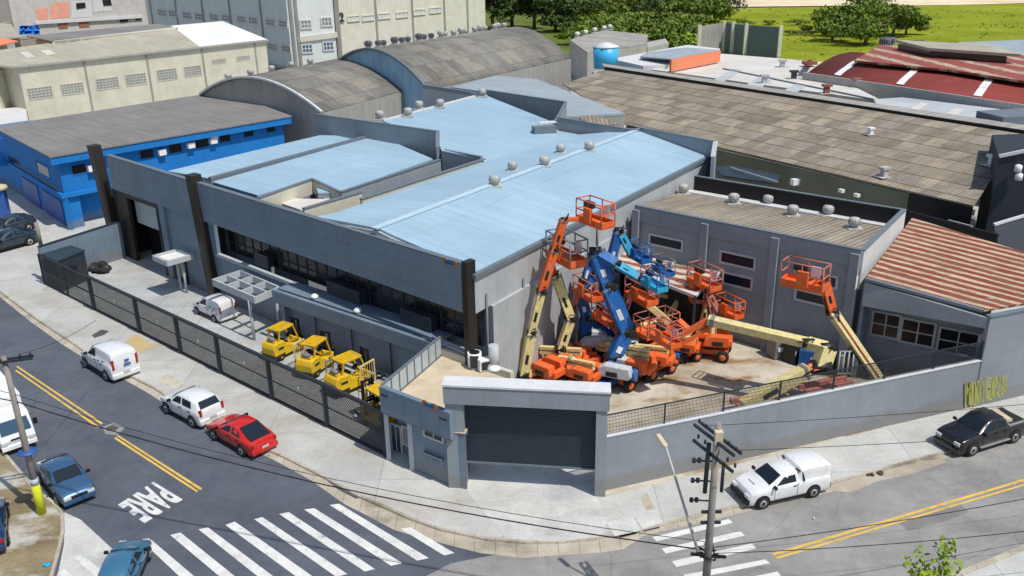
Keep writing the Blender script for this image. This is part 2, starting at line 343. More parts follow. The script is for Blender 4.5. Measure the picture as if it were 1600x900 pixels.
wall_mat('side_clad', (.40, .425, .44), .1, lines=(.9, 30, .012), rough=.6)
wall_mat('street_wall', (.235, .26, .29), .14, (.16, .17, .19))
wall_mat('beige_wall', (.55, .52, .42), .12, (.3, .27, .2))
wall_mat('cream_wall', (.62, .60, .51), .12, (.3, .27, .2))
wall_mat('mint_wall', (.66, .70, .69), .1, (.25, .3, .28))
wall_mat('blue_wall', (.006, .17, .50), .12, (.02, .06, .2))
wall_mat('ruin_wall', (.5, .48, .46), .3, (.28, .25, .23))
wall_mat('old_wall', (.33, .32, .30), .4, (.12, .11, .1))
wall_mat('dark_clad', (.03, .038, .048), .3, (.03, .03, .03))
wall_mat('olive_wall', (.155, .155, .10), .2, (.08, .08, .05))
wall_mat('white_wall', (.58, .58, .58), .1, (.45, .43, .4))
wall_mat('salmon_wall', (.72, .33, .24), .12, (.4, .25, .2))
wall_mat('block_wall', (.42, .40, .38), .2, (.2, .18, .16), lines=(.6, .3, .02))
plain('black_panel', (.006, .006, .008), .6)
plain('fin_dark', (.022, .018, .015), .45, 0, .15, 1)
plain('ridge_metal', (.45, .58, .68), .5)
plain('trim_grey', (.14, .17, .2), .5)
plain('trim_light', (.45, .48, .5), .5)
plain('trim_white', (.62, .63, .64), .5)
plain('frame_white', (.62, .62, .6), .5)
plain('steel_dark', (.025, .033, .045), .5)
plain('steel', (.36, .36, .35), .6, .2)
plain('tan_deck', (.55, .46, .33), .95, 0, .18, .7, .1)
plain('door_shutter', (.028, .045, .062), .55)
plain('concrete_pole', (.24, .22, .2), .9, 0, .2, 1.5)
plain('black', (.008, .008, .009), .6)
plain('rubber', (.018, .018, .018), .85)
plain('galv', (.46, .45, .43), .65, .1, .2, 3)
plain('white_plastic', (.78, .78, .77), .4)
plain('orange_logo', (.45, .16, .03), .6)
plain('blue_logo', (.01, .10, .30), .6)
plain('graffiti', (.36, .36, .10), .8, 0, .12, 2)
plain('tank_blue', (.05, .42, .72), .4)
plain('tarp_blue', (.01, .2, .62), .6)
plain('orange_band', (.75, .24, .12), .7)
plain('brick_red', (.32, .12, .08), .9)
plain('sticker_blue', (.03, .1, .35), .5)
plain('pole_yellow', (.52, .56, .02), .7, 0, .15, 3)
plain('wood', (.35, .24, .14), .9)
plain('frosted', (.42, .47, .5), .35, 0, .12, .8)
plain('glass', (.012, .02, .03), .25, 0, .1, .8, .35); glass_mat('glass_blue', (.03, .07, .12), .1); glass_mat('window_dark', (.012, .013, .016), .2)
glass_mat('window_blue', (.05, .13, .25), .25); glass_mat('window_grey', (.25, .26, .27), .5)
mesh_mat('fence_mesh', (.035, .04, .048), .36, .14); mesh_mat('rail_mesh', (.06, .05, .045), .42, .13)

# ================================================================ setting
def sheet(name, pts, m, z=None, label=None):
    mb = MB().poly([xy(p, z) if z is not None else p for p in pts]); o = mb.build(name, MT[m]); o['kind'] = 'structure'
    if label: o['label'] = label
    return o
def sg(name, pix, m, z=0.0, zz=None): return sheet(name, [G(x, y, z) for x, y in pix], m, zz)
g = MB().poly([(-1500, -200, -.06), (1500, -200, -.06), (1500, 3000, -.06), (-1500, 3000, -.06)]).build('ground', M['land']); g['kind'] = 'structure'
sheet('road', [(-90, 5, 0), (90, 5, 0), (90, 62, 0), (10, 42, 0), (-45, 75, 0), (-90, 110, 0)], 'asphalt_dark')
kerb = [(-160, 395), (-60, 432), (0, 455), (60, 500), (110, 533), (160, 568), (205, 588), (245, 608), (320, 660), (440, 712), (500, 742), (560, 775), (600, 792), (640, 810), (690, 828), (760, 843), (820, 848), (870, 848), (930, 842), (960, 836), (1000, 829), (1145, 793), (1300, 755), (1480, 706), (1600, 672), (1760, 628)]
KP = [G(x, y, 0) for x, y in kerb]
# lighter street 2 asphalt
s2 = [G(*p) for p in ((560, 955), (705, 880), (800, 862), (870, 852), (960, 840), (1000, 833), (1145, 797), (1300, 759), (1480, 710), (1600, 676), (1760, 632))]
s2 += [Vector((60, 30, 0)), Vector((40, 8, 0)), Vector((-8, 8, 0))]
sheet('street', s2, 'asphalt_light', .004)
# block slab
back = [Vector((140, 110, 0)), Vector((140, 190, 0)), Vector((-170, 190, 0)), Vector((-140, 140, 0))]
blk = MB(); tp = [xy(p, .12) for p in KP] + [xy(p, .12) for p in back]; blk.poly(tp)
pv = blk.build('sidewalk', M['sidewalk']); pv['kind'] = 'structure'
kb = MB()
for a, b in zip(KP, KP[1:]):
    n = Vector((b.y - a.y, a.x - b.x, 0)).normalized()
    n = -n if n.y > 0 else n
    kb.hexa([xy(a + n * .14, -.02), xy(b + n * .14, -.02), xy(b, -.02), xy(a, -.02)], [xy(a + n * .12, .125), xy(b + n * .12, .125), xy(b - n * .03, .125), xy(a - n * .03, .125)])
kb.build('kerb', M['kerb_stone'])['kind'] = 'structure'
gt = MB(); off = []
for a in range(len(KP)):
    p0 = KP[max(0, a - 1)]; p1 = KP[min(len(KP) - 1, a + 1)]; n = Vector((p1.y - p0.y, p0.x - p1.x, 0)).normalized(); n = -n if n.y > 0 else n
    off.append((KP[a] + n * .13, KP[a] + n * (.55 + (.5 if 10 < a < 20 else 0) + .12 * math.sin(a * 2.1))))
for (a, b), (c, d) in zip(off, off[1:]): gt.poly([xy(a, .008), xy(c, .008), xy(d, .008), xy(b, .008)])
gt.build('gutter', M['kerb_stone'])['kind'] = 'structure'
# ramps of lighter concrete, stains, patches on the pavement
sg('pavement_apron', [(20, 462), (62, 446), (112, 508), (118, 522), (60, 492)], 'sidewalk', .13)
sg('rust_stain_patch', [(186, 540), (212, 522), (236, 538), (252, 540), (222, 548), (206, 552)], 'rust_stain', .13)
sg('pavement_patch', [(245, 592), (262, 584), (288, 599), (268, 607)], 'yard_concrete', .13)
sg('drain_grate', [(143, 524), (158, 515), (171, 517), (163, 523), (148, 528)], 'grate', .13)
sg('gutter_inlet', [(498, 741), (508, 742), (560, 772), (566, 778), (556, 779), (530, 766)], 'grate', .014)
sg('gutter_inlet', [(214, 582), (247, 604), (243, 608), (211, 586)], 'grate', .014)
sg('gutter_inlet', [(250, 606), (268, 613), (264, 618), (248, 611)], 'grate', .014)
sg('manhole_surround', [(160, 668), (176, 660), (196, 668), (182, 680), (165, 678)], 'asphalt_light', .010)
sg('manhole', [(165, 668), (176, 664), (187, 668), (178, 674), (168, 673)], 'grate', .014)
sg('drain_slab', [(947, 816), (988, 806), (1002, 829), (960, 838)], 'driveway', .134)
sg('drain_slab', [(991, 805), (1023, 797), (1034, 817), (1004, 827)], 'driveway', .134)
sg('pavement_cover', [(1002, 776), (1011, 770), (1022, 794), (1010, 797)], 'yard_concrete', .134)
for q in ([(966, 836), (993, 829), (996, 833), (970, 839)], [(1000, 827), (1028, 820), (1031, 824), (1006, 830)]): sg('drain_mouth', q, 'black', .06)
sg('driveway', [(728, 766), (735, 724), (930, 727), (934, 778), (948, 815), (940, 838), (870, 846), (790, 842)], 'driveway', .13)
# yards
sg('yard_floor', [(820, 585), (1000, 500), (1345, 545), (1560, 600), (1517, 634), (936, 778), (730, 762), (712, 735), (760, 600)], 'yard_concrete', .126)
sg('front_yard_floor', [(66, 452), (150, 400), (190, 395), (345, 455), (700, 620), (606, 716), (600, 700), (152, 487)], 'front_yard', .126)
# bottom left pavement
bl = [(-120, 690), (-20, 700), (10, 712), (52, 762), (84, 786), (97, 802), (98, 830), (92, 858), (80, 900), (60, 960), (-120, 960)]
sg('corner_pavement', bl, 'dirt', .1)
BL = [G(x, y, .1) for x, y in bl]; kb = MB()
for a, b in zip(BL[1:-1], BL[2:-1]): kb.bar(xy(a, .05), xy(b, .05), .16, .16)
kb.build('corner_kerb', M['kerb_stone'])['kind'] = 'structure'
sg('corner_apron', [(100, 800), (126, 812), (176, 858), (196, 880), (190, 960), (70, 960), (92, 890), (100, 850)], 'driveway', .006)
# bottom right pavement
br = [(1380, 960), (1490, 902), (1540, 882), (1600, 857), (1700, 815), (1800, 960)]
sg('near_pavement', br, 'sidewalk', .1)
kb = MB(); BR = [G(x, y, .05) for x, y in br[:5]]
for a, b in zip(BR, BR[1:]): kb.bar(a, b, .3, .16)
kb.build('near_kerb', M['kerb_stone'])['kind'] = 'structure'
sg('road_repair', [(1405, 818), (1440, 806), (1500, 788), (1514, 800), (1475, 815), (1420, 829)], 'patch_asphalt', .008)
sg('road_dust', [(1290, 765), (1335, 744), (1400, 730), (1470, 716), (1480, 722), (1420, 742), (1370, 752), (1330, 770)], 'road_dust', .0095)
# road paint
def marking(name, quads, m, z, label=None):
    mb = MB()
    for q in quads: mb.poly([G(x, y, z) for x, y in q])
    o = mb.build(name, MT[m]); o['kind'] = 'structure'; return o
marking('crosswalk', [
    [(515, 789), (530, 787), (670, 872), (652, 876)], [(475, 796), (491, 794), (629, 880), (611, 884)], [(436, 803), (451, 800), (586, 889), (570, 893)],
    [(397, 811), (410, 808), (543, 897), (525, 901)], [(352, 820), (367, 815), (505, 912), (485, 917)], [(310, 827), (325, 824), (460, 925), (440, 930)],
    [(266, 836), (282, 832), (410, 935), (390, 940)], [(222, 846), (236, 843), (350, 940), (328, 945)], [(626, 826), (642, 824), (710, 864), (694, 868)],
    [(115, 871), (127, 867), (165, 895), (150, 902)], [(92, 895), (100, 889), (128, 912), (115, 920)]], 'white_paint', .012)
marking('crosswalk', [[(1019, 839), (1139, 811), (1145, 817), (1026, 846)], [(1034, 857), (1157, 830), (1164, 837), (1040, 865)], [(1050, 877), (1175, 849), (1182, 857), (1057, 886)],
    [(1068, 898), (1196, 874), (1203, 880), (1075, 906)], [(1084, 920), (1215, 893), (1222, 902), (1090, 930)]], 'white_paint', .012)
marking('centre_line', [[(25, 573), (28, 572), (161, 661), (158, 663)], [(23, 579), (26, 578), (156, 667), (153, 669)], [(182, 681), (185, 680), (316, 763), (313, 766)], [(178, 685), (181, 683), (310, 767), (307, 769)]], 'yellow_paint', .012)
marking('centre_line', [[(1205, 865), (1600, 748), (1640, 735), (1640, 738), (1600, 752), (1210, 868)], [(1210, 871), (1600, 756), (1640, 742), (1640, 745), (1600, 759), (1216, 873)]], 'yellow_paint', .012)
# PARE
tx = bpy.data.curves.new('pare', 'FONT'); tx.body = 'PARE'; tx.offset = .035
to = bpy.data.objects.new('pare_tmp', tx); col.objects.link(to); bpy.context.view_layer.update()
me = to.to_mesh(); vv = [v.co.copy() for v in me.vertices]; ff = [list(p.vertices) for p in me.polygons]; to.to_mesh_clear(); bpy.data.objects.remove(to)
x0 = min(v.x for v in vv); x1 = max(v.x for v in vv); y0 = min(v.y for v in vv); y1 = max(v.y for v in vv)
q00, q10, q11, q01 = G(240, 753, 0), G(184, 789, 0), G(226, 818, 0), G(286, 781, 0)
mb = MB(); mb.faces([xy((q00 * (1 - a) + q10 * a) * (1 - b) + (q01 * (1 - a) + q11 * a) * b, .012) for a, b in (((v.x - x0) / (x1 - x0), (v.y - y0) / (y1 - y0)) for v in vv)], ff)
mb.build('road_lettering', M['white_paint'])['kind'] = 'structure'
# far land
sheet('field', [Vector((40, 150, 0)), Vector((600, 110, 0)), Vector((900, 380, 0)), Vector((-100, 380, 0)), Vector((10, 200, 0))], 'field_grass', .2)
fl = sheet('sand_bank', [G(700, 6), G(1000, 8), G(1130, 12), G(1320, 10), G(1490, 9), G(1720, 3), Vector((700, 900, 0)), Vector((-260, 900, 0))], 'sand', .3)
# ================================================================ helpers for buildings
def win(parent, q, pl, frame='frame_white', pane='window_dark', fw=.12, mull=(1, 0), out=.05, name='window', label=None):
    """q: four picture points (tl, tr, br, bl) on the vertical wall plane pl"""
    P4 = [PP(x, y, pl) for x, y in q]; n = pl[1]
    tl, tr, br_, bl_ = P4; z1 = (tl.z + tr.z) / 2; z0 = (bl_.z + br_.z) / 2
    a = xy((tl + bl_) / 2, 0); b = xy((tr + br_) / 2, 0); d = (b - a); L = d.length; d.normalize()
    f = MB(); n0 = n * .0
    def seg(p, q_, w, h): f.bar(p + n * out * .5, q_ + n * out * .5, w, h, up=n)
    A = lambda u, z: xy(a + d * u, z)
    f.bar(A(0, z0) , A(L, z0), fw, out * 2, up=n); f.bar(A(0, z1), A(L, z1), fw, out * 2, up=n)
    f.bar(A(0, z0 - fw / 2), A(0, z1 + fw / 2), fw, out * 2 + .01, up=n); f.bar(A(L, z0 - fw / 2), A(L, z1 + fw / 2), fw, out * 2 + .01, up=n)
    for i in range(1, mull[0] + 1): f.bar(A(L * i / (mull[0] + 1), z0), A(L * i / (mull[0] + 1), z1), fw * .6, out * 1.6, up=n)
    for i in range(1, mull[1] + 1): zz = z0 + (z1 - z0) * i / (mull[1] + 1); f.bar(A(0, zz), A(L, zz), fw * .6, out * 1.5, up=n)
    fr = f.build(name, MT[frame], parent)
    if label: fr['label'] = label
    g_ = MB(); e = n * .012
    g_.hexa([A(0, z0), A(L, z0), A(L, z0) + e * 1.5, A(0, z0) + e * 1.5], [A(0, z1), A(L, z1), A(L, z1) + e * 1.5, A(0, z1) + e * 1.5])
    g_.build('pane', MT[pane], fr); return fr
def bldg(name, label, cat, loc, group=None): return T(name, label, cat, xy(Vector(loc), .12), group)
def roofpart(parent, pts, m, udir, t=.12, lift=.05, name='roof'):
    if parent is main: pts = [p - FP[1] * max(0, (p - FP[0]).dot(FP[1]) + .3) for p in pts]
    return MB(udir).slab([p + Z * lift for p in pts], t).build(name, MT[m], parent)
def wallpart(parent, pts, m, zb=.1, name='wall', inset=None):
    mb = MB().prism(pts, 6.76 if inset else zb)
    if inset:
        pl, d = inset; q = []
        pts = [p - pl[1] * max(0, (p - pl[0]).dot(pl[1]) + .12) for p in pts]; mb = MB().prism(pts, 6.76)
        for p in pts:
            k = (p - pl[0]).dot(pl[1]); q.append(xy(p - pl[1] * max(0, k + d), 6.76))
        mb.prism(q, zb)
    return mb.build(name, MT[m], parent)

# ---------------------------------------------------------------- main grey building
FA, FB = G(170, 243, 9.75), G(725, 412, 9.75)
E1, E2 = G(740, 435, 9.0), G(1110, 246, 9.0)
FD = xy(FB - FA, 0).normalized(); ED = xy(E2 - E1, 0).normalized()
FP = vplane(FA, FB)          # facade plane
main = bldg('warehouse', 'grey clad warehouse with pale blue sheet roofs and dark upright fins on its street front', 'warehouse', (FB + E2) * .5)
zr = 10.15
Rf, Rb = G(577, 362, zr), G(1000, 203, zr)
Fc = xy(FB + FD * .55, 9.5)
# right bay : front slope, back slope
PL1 = plane(E1, E2, Rb); 
p_front = [E1, E2, Rb, Rf]
fac = lambda t, z: xy(FA * (1 - t) + FB * t, z)
def s_on(px, py, z): return G(px, py, z)
rf2 = PP(577, 362, PL1)
roofpart(main, [E1, E2, PP(1000, 203, PL1), rf2, PP(600, 372, PL1), PP(718, 414, PL1)], 'blue_roof', ED.cross(Z) if False else ED)
wallpart(main, [E1 - Z * .1, E2 - Z * .1, PP(1000, 203, PL1) - Z * .1, rf2 - Z * .1, PP(600, 372, PL1) - Z * .1, PP(718, 414, PL1) - Z * .1], 'side_clad', inset=(FP, 1.6))
ridge_z = rf2.z; Rb2 = PP(1000, 203, PL1)
PL2 = plane(rf2, Rb2, G(757, 254, 9.7))
pb = [rf2, Rb2, PP(905, 211, PL2), PP(757, 254, PL2), PP(525, 333, PL2), PP(489, 341, PL2)]
roofpart(main, pb, 'blue_roof', ED); wallpart(main, [p - Z * .12 for p in pb], 'side_clad', inset=(FP, 1.6))
MB().bar(rf2 - FP[1] * .4 + Z * .12, Rb2 + Z * .12, .45, .1).build('ridge_cap', M['ridge_metal'], main)
# back roof
PL3 = plane(G(757, 254, 9.7), G(905, 211, 9.7), G(598, 190, 10.5))
pc = [PP(757, 254, PL3), PP(905, 211, PL3), PP(872, 205, PL3), PP(865, 192, PL3), PP(755, 148, PL3), PP(598, 190, PL3), PP(683, 216, PL3), PP(690, 236, PL3), PP(752, 249, PL3)]
roofpart(main, pc, 'blue_roof', ED); wallpart(main, [p - Z * .12 for p in pc], 'grey_wall')
MB().bar(PP(598, 190, PL3) + Z * .12, PP(755, 148, PL3) + Z * .12, .35, .12).build('roof_flashing', M['trim_white'], main)
# left bay roofs
PL4 = plane(G(335, 283, 9.55), G(590, 212, 9.55), G(530, 300, 9.35))
pd = [PP(332, 285, PL4), PP(590, 212, PL4), PP(676, 249, PL4), PP(530, 301, PL4), PP(497, 302, PL4), PP(490, 281, PL4), PP(403, 306, PL4)]
roofpart(main, pd, 'blue_roof', ED); wallpart(main, [p - Z * .12 for p in pd], 'grey_wall', inset=(FP, 1.6))
PL5 = plane(G(275, 270, 9.3), G(575, 213, 9.3), G(400, 262, 9.2))
pe = [PP(262, 268, PL5), PP(500, 212, PL5), PP(575, 213, PL5), PP(330, 280, PL5)]
roofpart(main, pe, 'blue_roof', ED); wallpart(main, [p - Z * .12 for p in pe], 'grey_wall', inset=(FP, 2.4))
MB().bar(PP(328, 283, PL4) + Z * .15, PP(590, 212, PL4) + Z * .15, .28, .35).build('gutter', M['trim_grey'], main)
# small light-well roof and parapets
PL6 = plane(G(428, 313, 8.9), G(505, 312, 8.9), G(470, 328, 8.9))
pf = [G(405, 306, 8.9), G(428, 310, 8.9), G(505, 312, 8.9), G(531, 305, 8.9), G(470, 329, 8.9)]
roofpart(main, pf, 'white_roof', ED); wallpart(main, [p - Z * .1 for p in pf], 'grey_wall', inset=(FP, 1.6))
def par(pts, z0, t=.22, m='grey_wall', cap='trim_grey', name='parapet'):
    mb = MB(); cp = MB()
    for a, b in zip(pts, pts[1:]):
        d = xy(b - a, 0).normalized(); n = Z.cross(d)
        mb.hexa([xy(a - n * t / 2, z0), xy(b - n * t / 2, z0), xy(b + n * t / 2, z0), xy(a + n * t / 2, z0)], [a - n * t / 2, b - n * t / 2, b + n * t / 2, a + n * t / 2])
        cp.bar(a + Z * .05, b + Z * .05, t + .1, .09)
    w = mb.build(name, MT[m], main); cp.build('coping', MT[cap], w); return w
par([G(403, 310, 9.9), G(489, 280, 9.9)], 8.8, m='beige_wall')
par([G(489, 281, 9.9), G(532, 301, 9.6)], 8.8, m='beige_wall', t=.15)
par([G(474, 327, 9.9), G(564, 301, 9.9)], 8.8, m='beige_wall')
par([G(532, 301, 9.75), G(687, 250, 9.75)], 8.6)
par([G(564, 312, 9.75), G(757, 249, 9.75)], 8.6, m='beige_wall')
par([G(684, 233, 9.9), G(752, 246, 9.9)], 8.6)
par([G(493, 179, 11.2), G(684, 206, 11.2)], 8.6, t=.25)
par([G(684, 206, 11.2), G(684, 232, 10.1)], 8.6, t=.25)
par([G(660, 133, 11.6), G(757, 148, 10.9)], 9.0)
par([G(757, 141, 11.0), G(884, 160, 11.0)], 9.0)
par([G(884, 161, 11.0), G(868, 190, 10.6)], 9.0)
par([G(871, 184, 11.0), G(978, 202, 10.4), G(1000, 203, 10.3)], 9.0)
par([G(1000, 200, 10.4), G(1118, 222, 10.4)], .1, t=.3)
par([G(1118, 222, 10.4), G(1114, 246, 9.8)], .1, t=.3, cap='trim_light')
MB().bar(E1 + Z * .08, E2 + Z * .08, .32, .28).build('eave_gutter', M['trim_grey'], main)
# facade cladding
fa = MB(); fa.wall(FA, FB, 6.75, 9.75, .3, off=.1); fas = fa.build('fascia', M['clad_wall'], main)
MB().wall(FA, FB, 9.755, 9.85, .42, off=.04).build('coping', M['trim_grey'], fas)
sp = [PP(290, 270, FP), PP(320, 270, FP)]
def fin(px_l, px_r, ytop, ztop, w, depth, lean=0, zb=.1, name='fin'):
    a = PP(px_l, ytop, FP); b = PP(px_r, ytop, FP); c = xy((a + b) / 2, 0); n = FP[1]
    mb = MB(); p = [c - FD * w / 2 - n * .3, c + FD * w / 2 - n * .3, c + FD * w / 2 + n * depth, c - FD * w / 2 + n * depth]
    mb.hexa([xy(x, zb) + FD * lean for x in p], [xy(x, ztop) for x in p]); return mb.build(name, M['fin_dark'], main)
fin(148, 156, 243, 10.4, .95, .6, 1.35); fin(300, 312, 285, 10.4, .9, .6, .95); fin(728, 738, 415, 10.05, .42, .42, .0)
# lower front, right bay: wall to 4 m, recessed dark glazing above
pm = PP(325, 300, FP); pr = PP(727, 415, FP); pl_ = PP(165, 245, FP)
MB().wall(pm, pr, .1, 4.0, .3, off=-.2).build('lower_wall', M['clad_wall'], main)
MB().wall(pm, pr, 4.0, 4.1, .5, off=-.1).build('ledge', M['trim_light'], main)
MB().hexa([xy(p, .1) for p in (pl_ - FP[1] * .3, pl_ + FD * .3 - FP[1] * .3, pl_ + FD * .3 - FP[1] * 3.2, pl_ - FP[1] * 3.2)], [xy(p, 6.6) for p in (pl_ - FP[1] * .3, pl_ + FD * .3 - FP[1] * .3, pl_ + FD * .3 - FP[1] * 3.2, pl_ - FP[1] * 3.2)]).build('end_wall', M['fin_dark'], main)
MB().slab([xy(pl_, 6.7) - FP[1] * .2, xy(pm, 6.7) - FP[1] * .2, xy(pm, 6.7) - FP[1] * 3.4, xy(pl_, 6.7) - FP[1] * 3.4], .15).build('passage_sun_blocker', M['trim_grey'], main)  # added slab over the open passage, keeps the sun off its floor
MB().wall(pl_, pm, .1, 6.5, .2, off=-3.2).build('shade_back_wall', M['black_panel'], main)  # added black wall, stands for the dark depth of the passage
rc = MB().wall(pm, pr, 4.1, 6.75, .2, off=-1.3).build('glazing', M['window_dark'], main)
fr = MB(); L = xy(pr - pm, 0).length; nrm = FP[1]
for i in range(0, 25):
    c = xy(pm + FD * (L * i / 24), 0) - nrm * 1.18; fr.bar(xy(c, 4.1), xy(c, 6.75), .09)
for zz in (5.0, 5.9): fr.bar(xy(pm, zz) - nrm * 1.17, xy(pr, zz) - nrm * 1.17, .07)
fr.build('glazing_bars', M['steel_dark'], rc)
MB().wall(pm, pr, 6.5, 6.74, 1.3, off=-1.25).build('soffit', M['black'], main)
for px, w in ((400, 1.6), (520, 2.6), (545, 1.2), (640, 2.8)):        # ducts and units behind the ledge
    c = PP(px, 415 + (px - 400) * .3, FP); c = xy(c, 4.7) - nrm * .75
    MB().box(c, (w, .7, .9), math.atan2(FD.y, FD.x)).build('cooling_duct', M['steel_dark'], main)
# lower front, left bay
dl, dr = PP(200, 330, FP), PP(248, 345, FP)
MB().wall(dr + FD * .35, pm, .1, 6.75, .3, off=-.2).build('lower_wall', M['clad_wall'], main)
MB().wall(pl_, dl, .1, 6.75, .3, off=-.2).build('lower_wall', M['fin_dark'], main)
MB().wall(dl, dr + FD * .35, 6.2, 6.75, .35, off=-.18).build('portal_lintel', M['fin_dark'], main)
MB().wall(dr, dr + FD * .35, .1, 6.2, .45, off=-.1).build('portal_jamb', M['fin_dark'], main)
MB().wall(dl, dr, 3.7, 6.2, .15, off=-.8).build('portal_panel', M['frosted'], main)
MB().wall(dl, dr, .1, 3.7, .15, off=-1.6).build('doorway', M['window_dark'], main)
pil = MB().wall(PP(254, 350, FP), PP(262, 352, FP), .1, 6.7, .25, off=.06); pil.build('pilaster', M['clad_wall'], main)
# entrance door under the small canopy
MB().wall(PP(283, 440, FP), PP(296, 446, FP), .1, 3.0, .1, off=.08).build('entrance_door', M['window_dark'], main)
# logo on the fascia
def logo(parent, c, d, n, s):
    for k in (-1, 1): MB().lathe(c + d * k * .55 * s + n * .02, [(.33 * s, 0), (.33 * s, .03)], 20, n, False).build('logo_disc', M['orange_logo'], parent)
    MB().box(c + n * .05, (1.1 * s, .05, .3 * s), math.atan2(d.y, d.x)).build('logo_bar', M['blue_logo'], parent)
logo(main, PP(703, 410, vplane(FA, FB, .25)), FD, nrm, .7)
# right wall details: pilaster lines, downpipes, windows, awnings
EP = vplane(E1, E2)
win(main, [(783, 533), (806, 521), (806, 538), (783, 551)], EP, 'frame_white', 'window_blue', mull=(1, 1))
win(main, [(831, 440), (875, 415), (875, 430), (831, 452)], EP, 'trim_light', 'window_blue', mull=(2, 0))
win(main, [(870, 432), (906, 412), (906, 428), (872, 446)], EP, 'trim_grey', 'window_grey', mull=(2, 0))
for x, y0, y1 in ((758, 458, 552), (816, 434, 575), (932, 352, 405), (986, 333, 362)):
    a = PP(x, y0, EP); MB().tube(a + EP[1] * .1, xy(a, .2 if y1 > 500 else a.z - 2) + EP[1] * .1, .07).build('downpipe', M['trim_grey'], main)
for (x0, y0, x1, y1) in ((820, 478, 885, 441), (850, 500, 905, 468), (850, 545, 905, 510), (782, 505, 812, 488)):
    a, b = PP(x0, y0, EP), PP(x1, y1, EP); b.z = a.z
    MB().bar(a + EP[1] * .06, b + EP[1] * .06, .12, .1).build('pipe_rail', M['trim_grey'], main)
# turbine ventilators
def turbine(name, label, loc, s=1.0, group=None, m='galv'):
    t = T(name, label, 'roof ventilator', loc, group, world=False)
    MB().box((0, 0, .03), (1.1 * s, 1.1 * s, .14)).build('flashing', M['galv'], t)
    MB().lathe((0, 0, 0), [(.3 * s, .05), (.3 * s, .35 * s)], 12).build('neck', M['steel'], t)
    mb = MB(); pr_ = [(.32 * s, .28 * s), (.41 * s, .36 * s), (.43 * s, .55 * s), (.42 * s, .72 * s), (.30 * s, .83 * s), (.02, .87 * s)]
    mb.lathe((0, 0, 0), pr_, 18); mb.build('rotor', M[m], t)
    rb = MB()
    for i in range(14):
        a = 2 * math.pi * i / 14
        for (r0, h0), (r1, h1) in zip(pr_, pr_[1:-1]): rb.bar((math.cos(a) * r0 * 1.03, math.sin(a) * r0 * 1.03, h0), (math.cos(a + .12) * r1 * 1.03, math.sin(a + .12) * r1 * 1.03, h1), .03 * s)
    rb.build('blade_ribs', M['steel'], t); return t
ordn = ['first', 'second', 'third', 'fourth', 'fifth', 'sixth', 'seventh', 'eighth', 'ninth', 'tenth', 'eleventh', 'twelfth', 'thirteenth', 'fourteenth', 'fifteenth', 'sixteenth', 'seventeenth', 'eighteenth', 'nineteenth', 'twentieth']
gv = 'turbine ventilators on the blue roofs'
for i, (x, y) in enumerate(((773, 291), (851, 260), (921, 236))): turbine('roof_ventilator', ['nearest', 'middle', 'farthest'][i] + ' turbine ventilator in the front row on the big blue roof ridge', PP(x, y, PL1), .95, gv)
for i, (x, y) in enumerate(((801, 267), (876, 239))): turbine('roof_ventilator', ['nearer', 'farther'][i] + ' of two turbine ventilators just behind the blue roof ridge', PP(x, y, PL2), .85, gv)
for i, (x, y) in enumerate(((594, 188), (638, 183), (655, 172), (688, 169), (754, 152))): turbine('roof_ventilator', ordn[i] + ' small ventilator from the left along the far edge of the back blue roof', PP(x, y, PL3, .1), 1.0, gv)
# small skylight hatch on back roof
h = T('roof_hatch', 'small grey roof hatch with white lid on the back blue roof', 'hatch', PP(850, 212, PL3))
MB().box(PP(850, 208, PL3, .35), (2.2, 1.0, .7), .3).build('kerb_box', M['trim_grey'], h); MB().box(PP(855, 204, PL3, .8), (1.7, .8, .1), .3).build('lid', M['trim_white'], h)

# ---------------------------------------------------------------- porch canopy, pergola, forklift shelter
c = G(284, 449, .12); cn = T('porch_canopy', 'small square canopy on two slim columns before the entrance door', 'canopy', c)
cc = G(270, 402, 3.3); ang = math.atan2(FD.y, FD.x)
mb = MB()
for k in (-1, 1):
    mb.box(cc + FD * 1.1 * k, (.25, 2.3, .42), ang); mb.box(cc + nrm * 1.05 * k, (2.2, .25, .42), ang)
mb.build('frame', M['trim_light'], cn); MB().box(cc + Z * .02, (1.9, 1.9, .08), ang).build('glass_top', M['white_plastic'], cn)
for k in (-.45, .45): MB().tube(xy(cc + FD * k - nrm * .5, .12), xy(cc + FD * k - nrm * .5, 3.2), .11).build('column', M['trim_light'], cn)
pg = T('pergola', 'grey open pergola of six square cells beside the white van', 'pergola', G(392, 500, .12))
P0, P1, P2, P3 = G(333, 441, 3.5), G(399, 469, 3.5), G(436, 453, 3.5), G(376, 427, 3.5)
mb = MB()
def lerp(a, b, t): return a * (1 - t) + b * t
for t in (0, .5, 1): mb.bar(lerp(P0, P3, t), lerp(P1, P2, t), .14, .55)
for t in (0, 1 / 3, 2 / 3, 1): mb.bar(lerp(P0, P1, t), lerp(P3, P2, t), .13, .5)
mb.build('beams', M['trim_light'], pg)
for p in (P1 * .85 + P0 * .15, P2 * .9 + P3 * .1): MB().tube(xy(p, .12), xy(p, 3.3), .12).build('column', M['trim_light'], pg)
sh = T('equipment_shelter', 'long low grey shelter with deep fascia behind the yellow forklifts', 'shelter', G(560, 560, .12))
S0, S1 = G(440, 448, 4.1), G(690, 530, 4.1); sd_ = xy(S1 - S0, 0).normalized(); sn = vplane(S0, S1)[1]
MB().wall(S0, S1, .1, 4.0, .25, off=-.3).build('wall', M['clad_wall'], sh)
MB().wall(S0, S1, 3.2, 4.15, .3, off=.75).build('fascia', M['clad_wall'], sh)
MB().wall(S0, S1, 4.0, 4.12, 1.6, off=-.45).build('roof', M['clad_wall'], sh)
MB().wall(S0 + sd_ * .1, S0 + sd_ * .4, .1, 4.0, 1.3, off=-.35).build('end_wall', M['clad_wall'], sh)
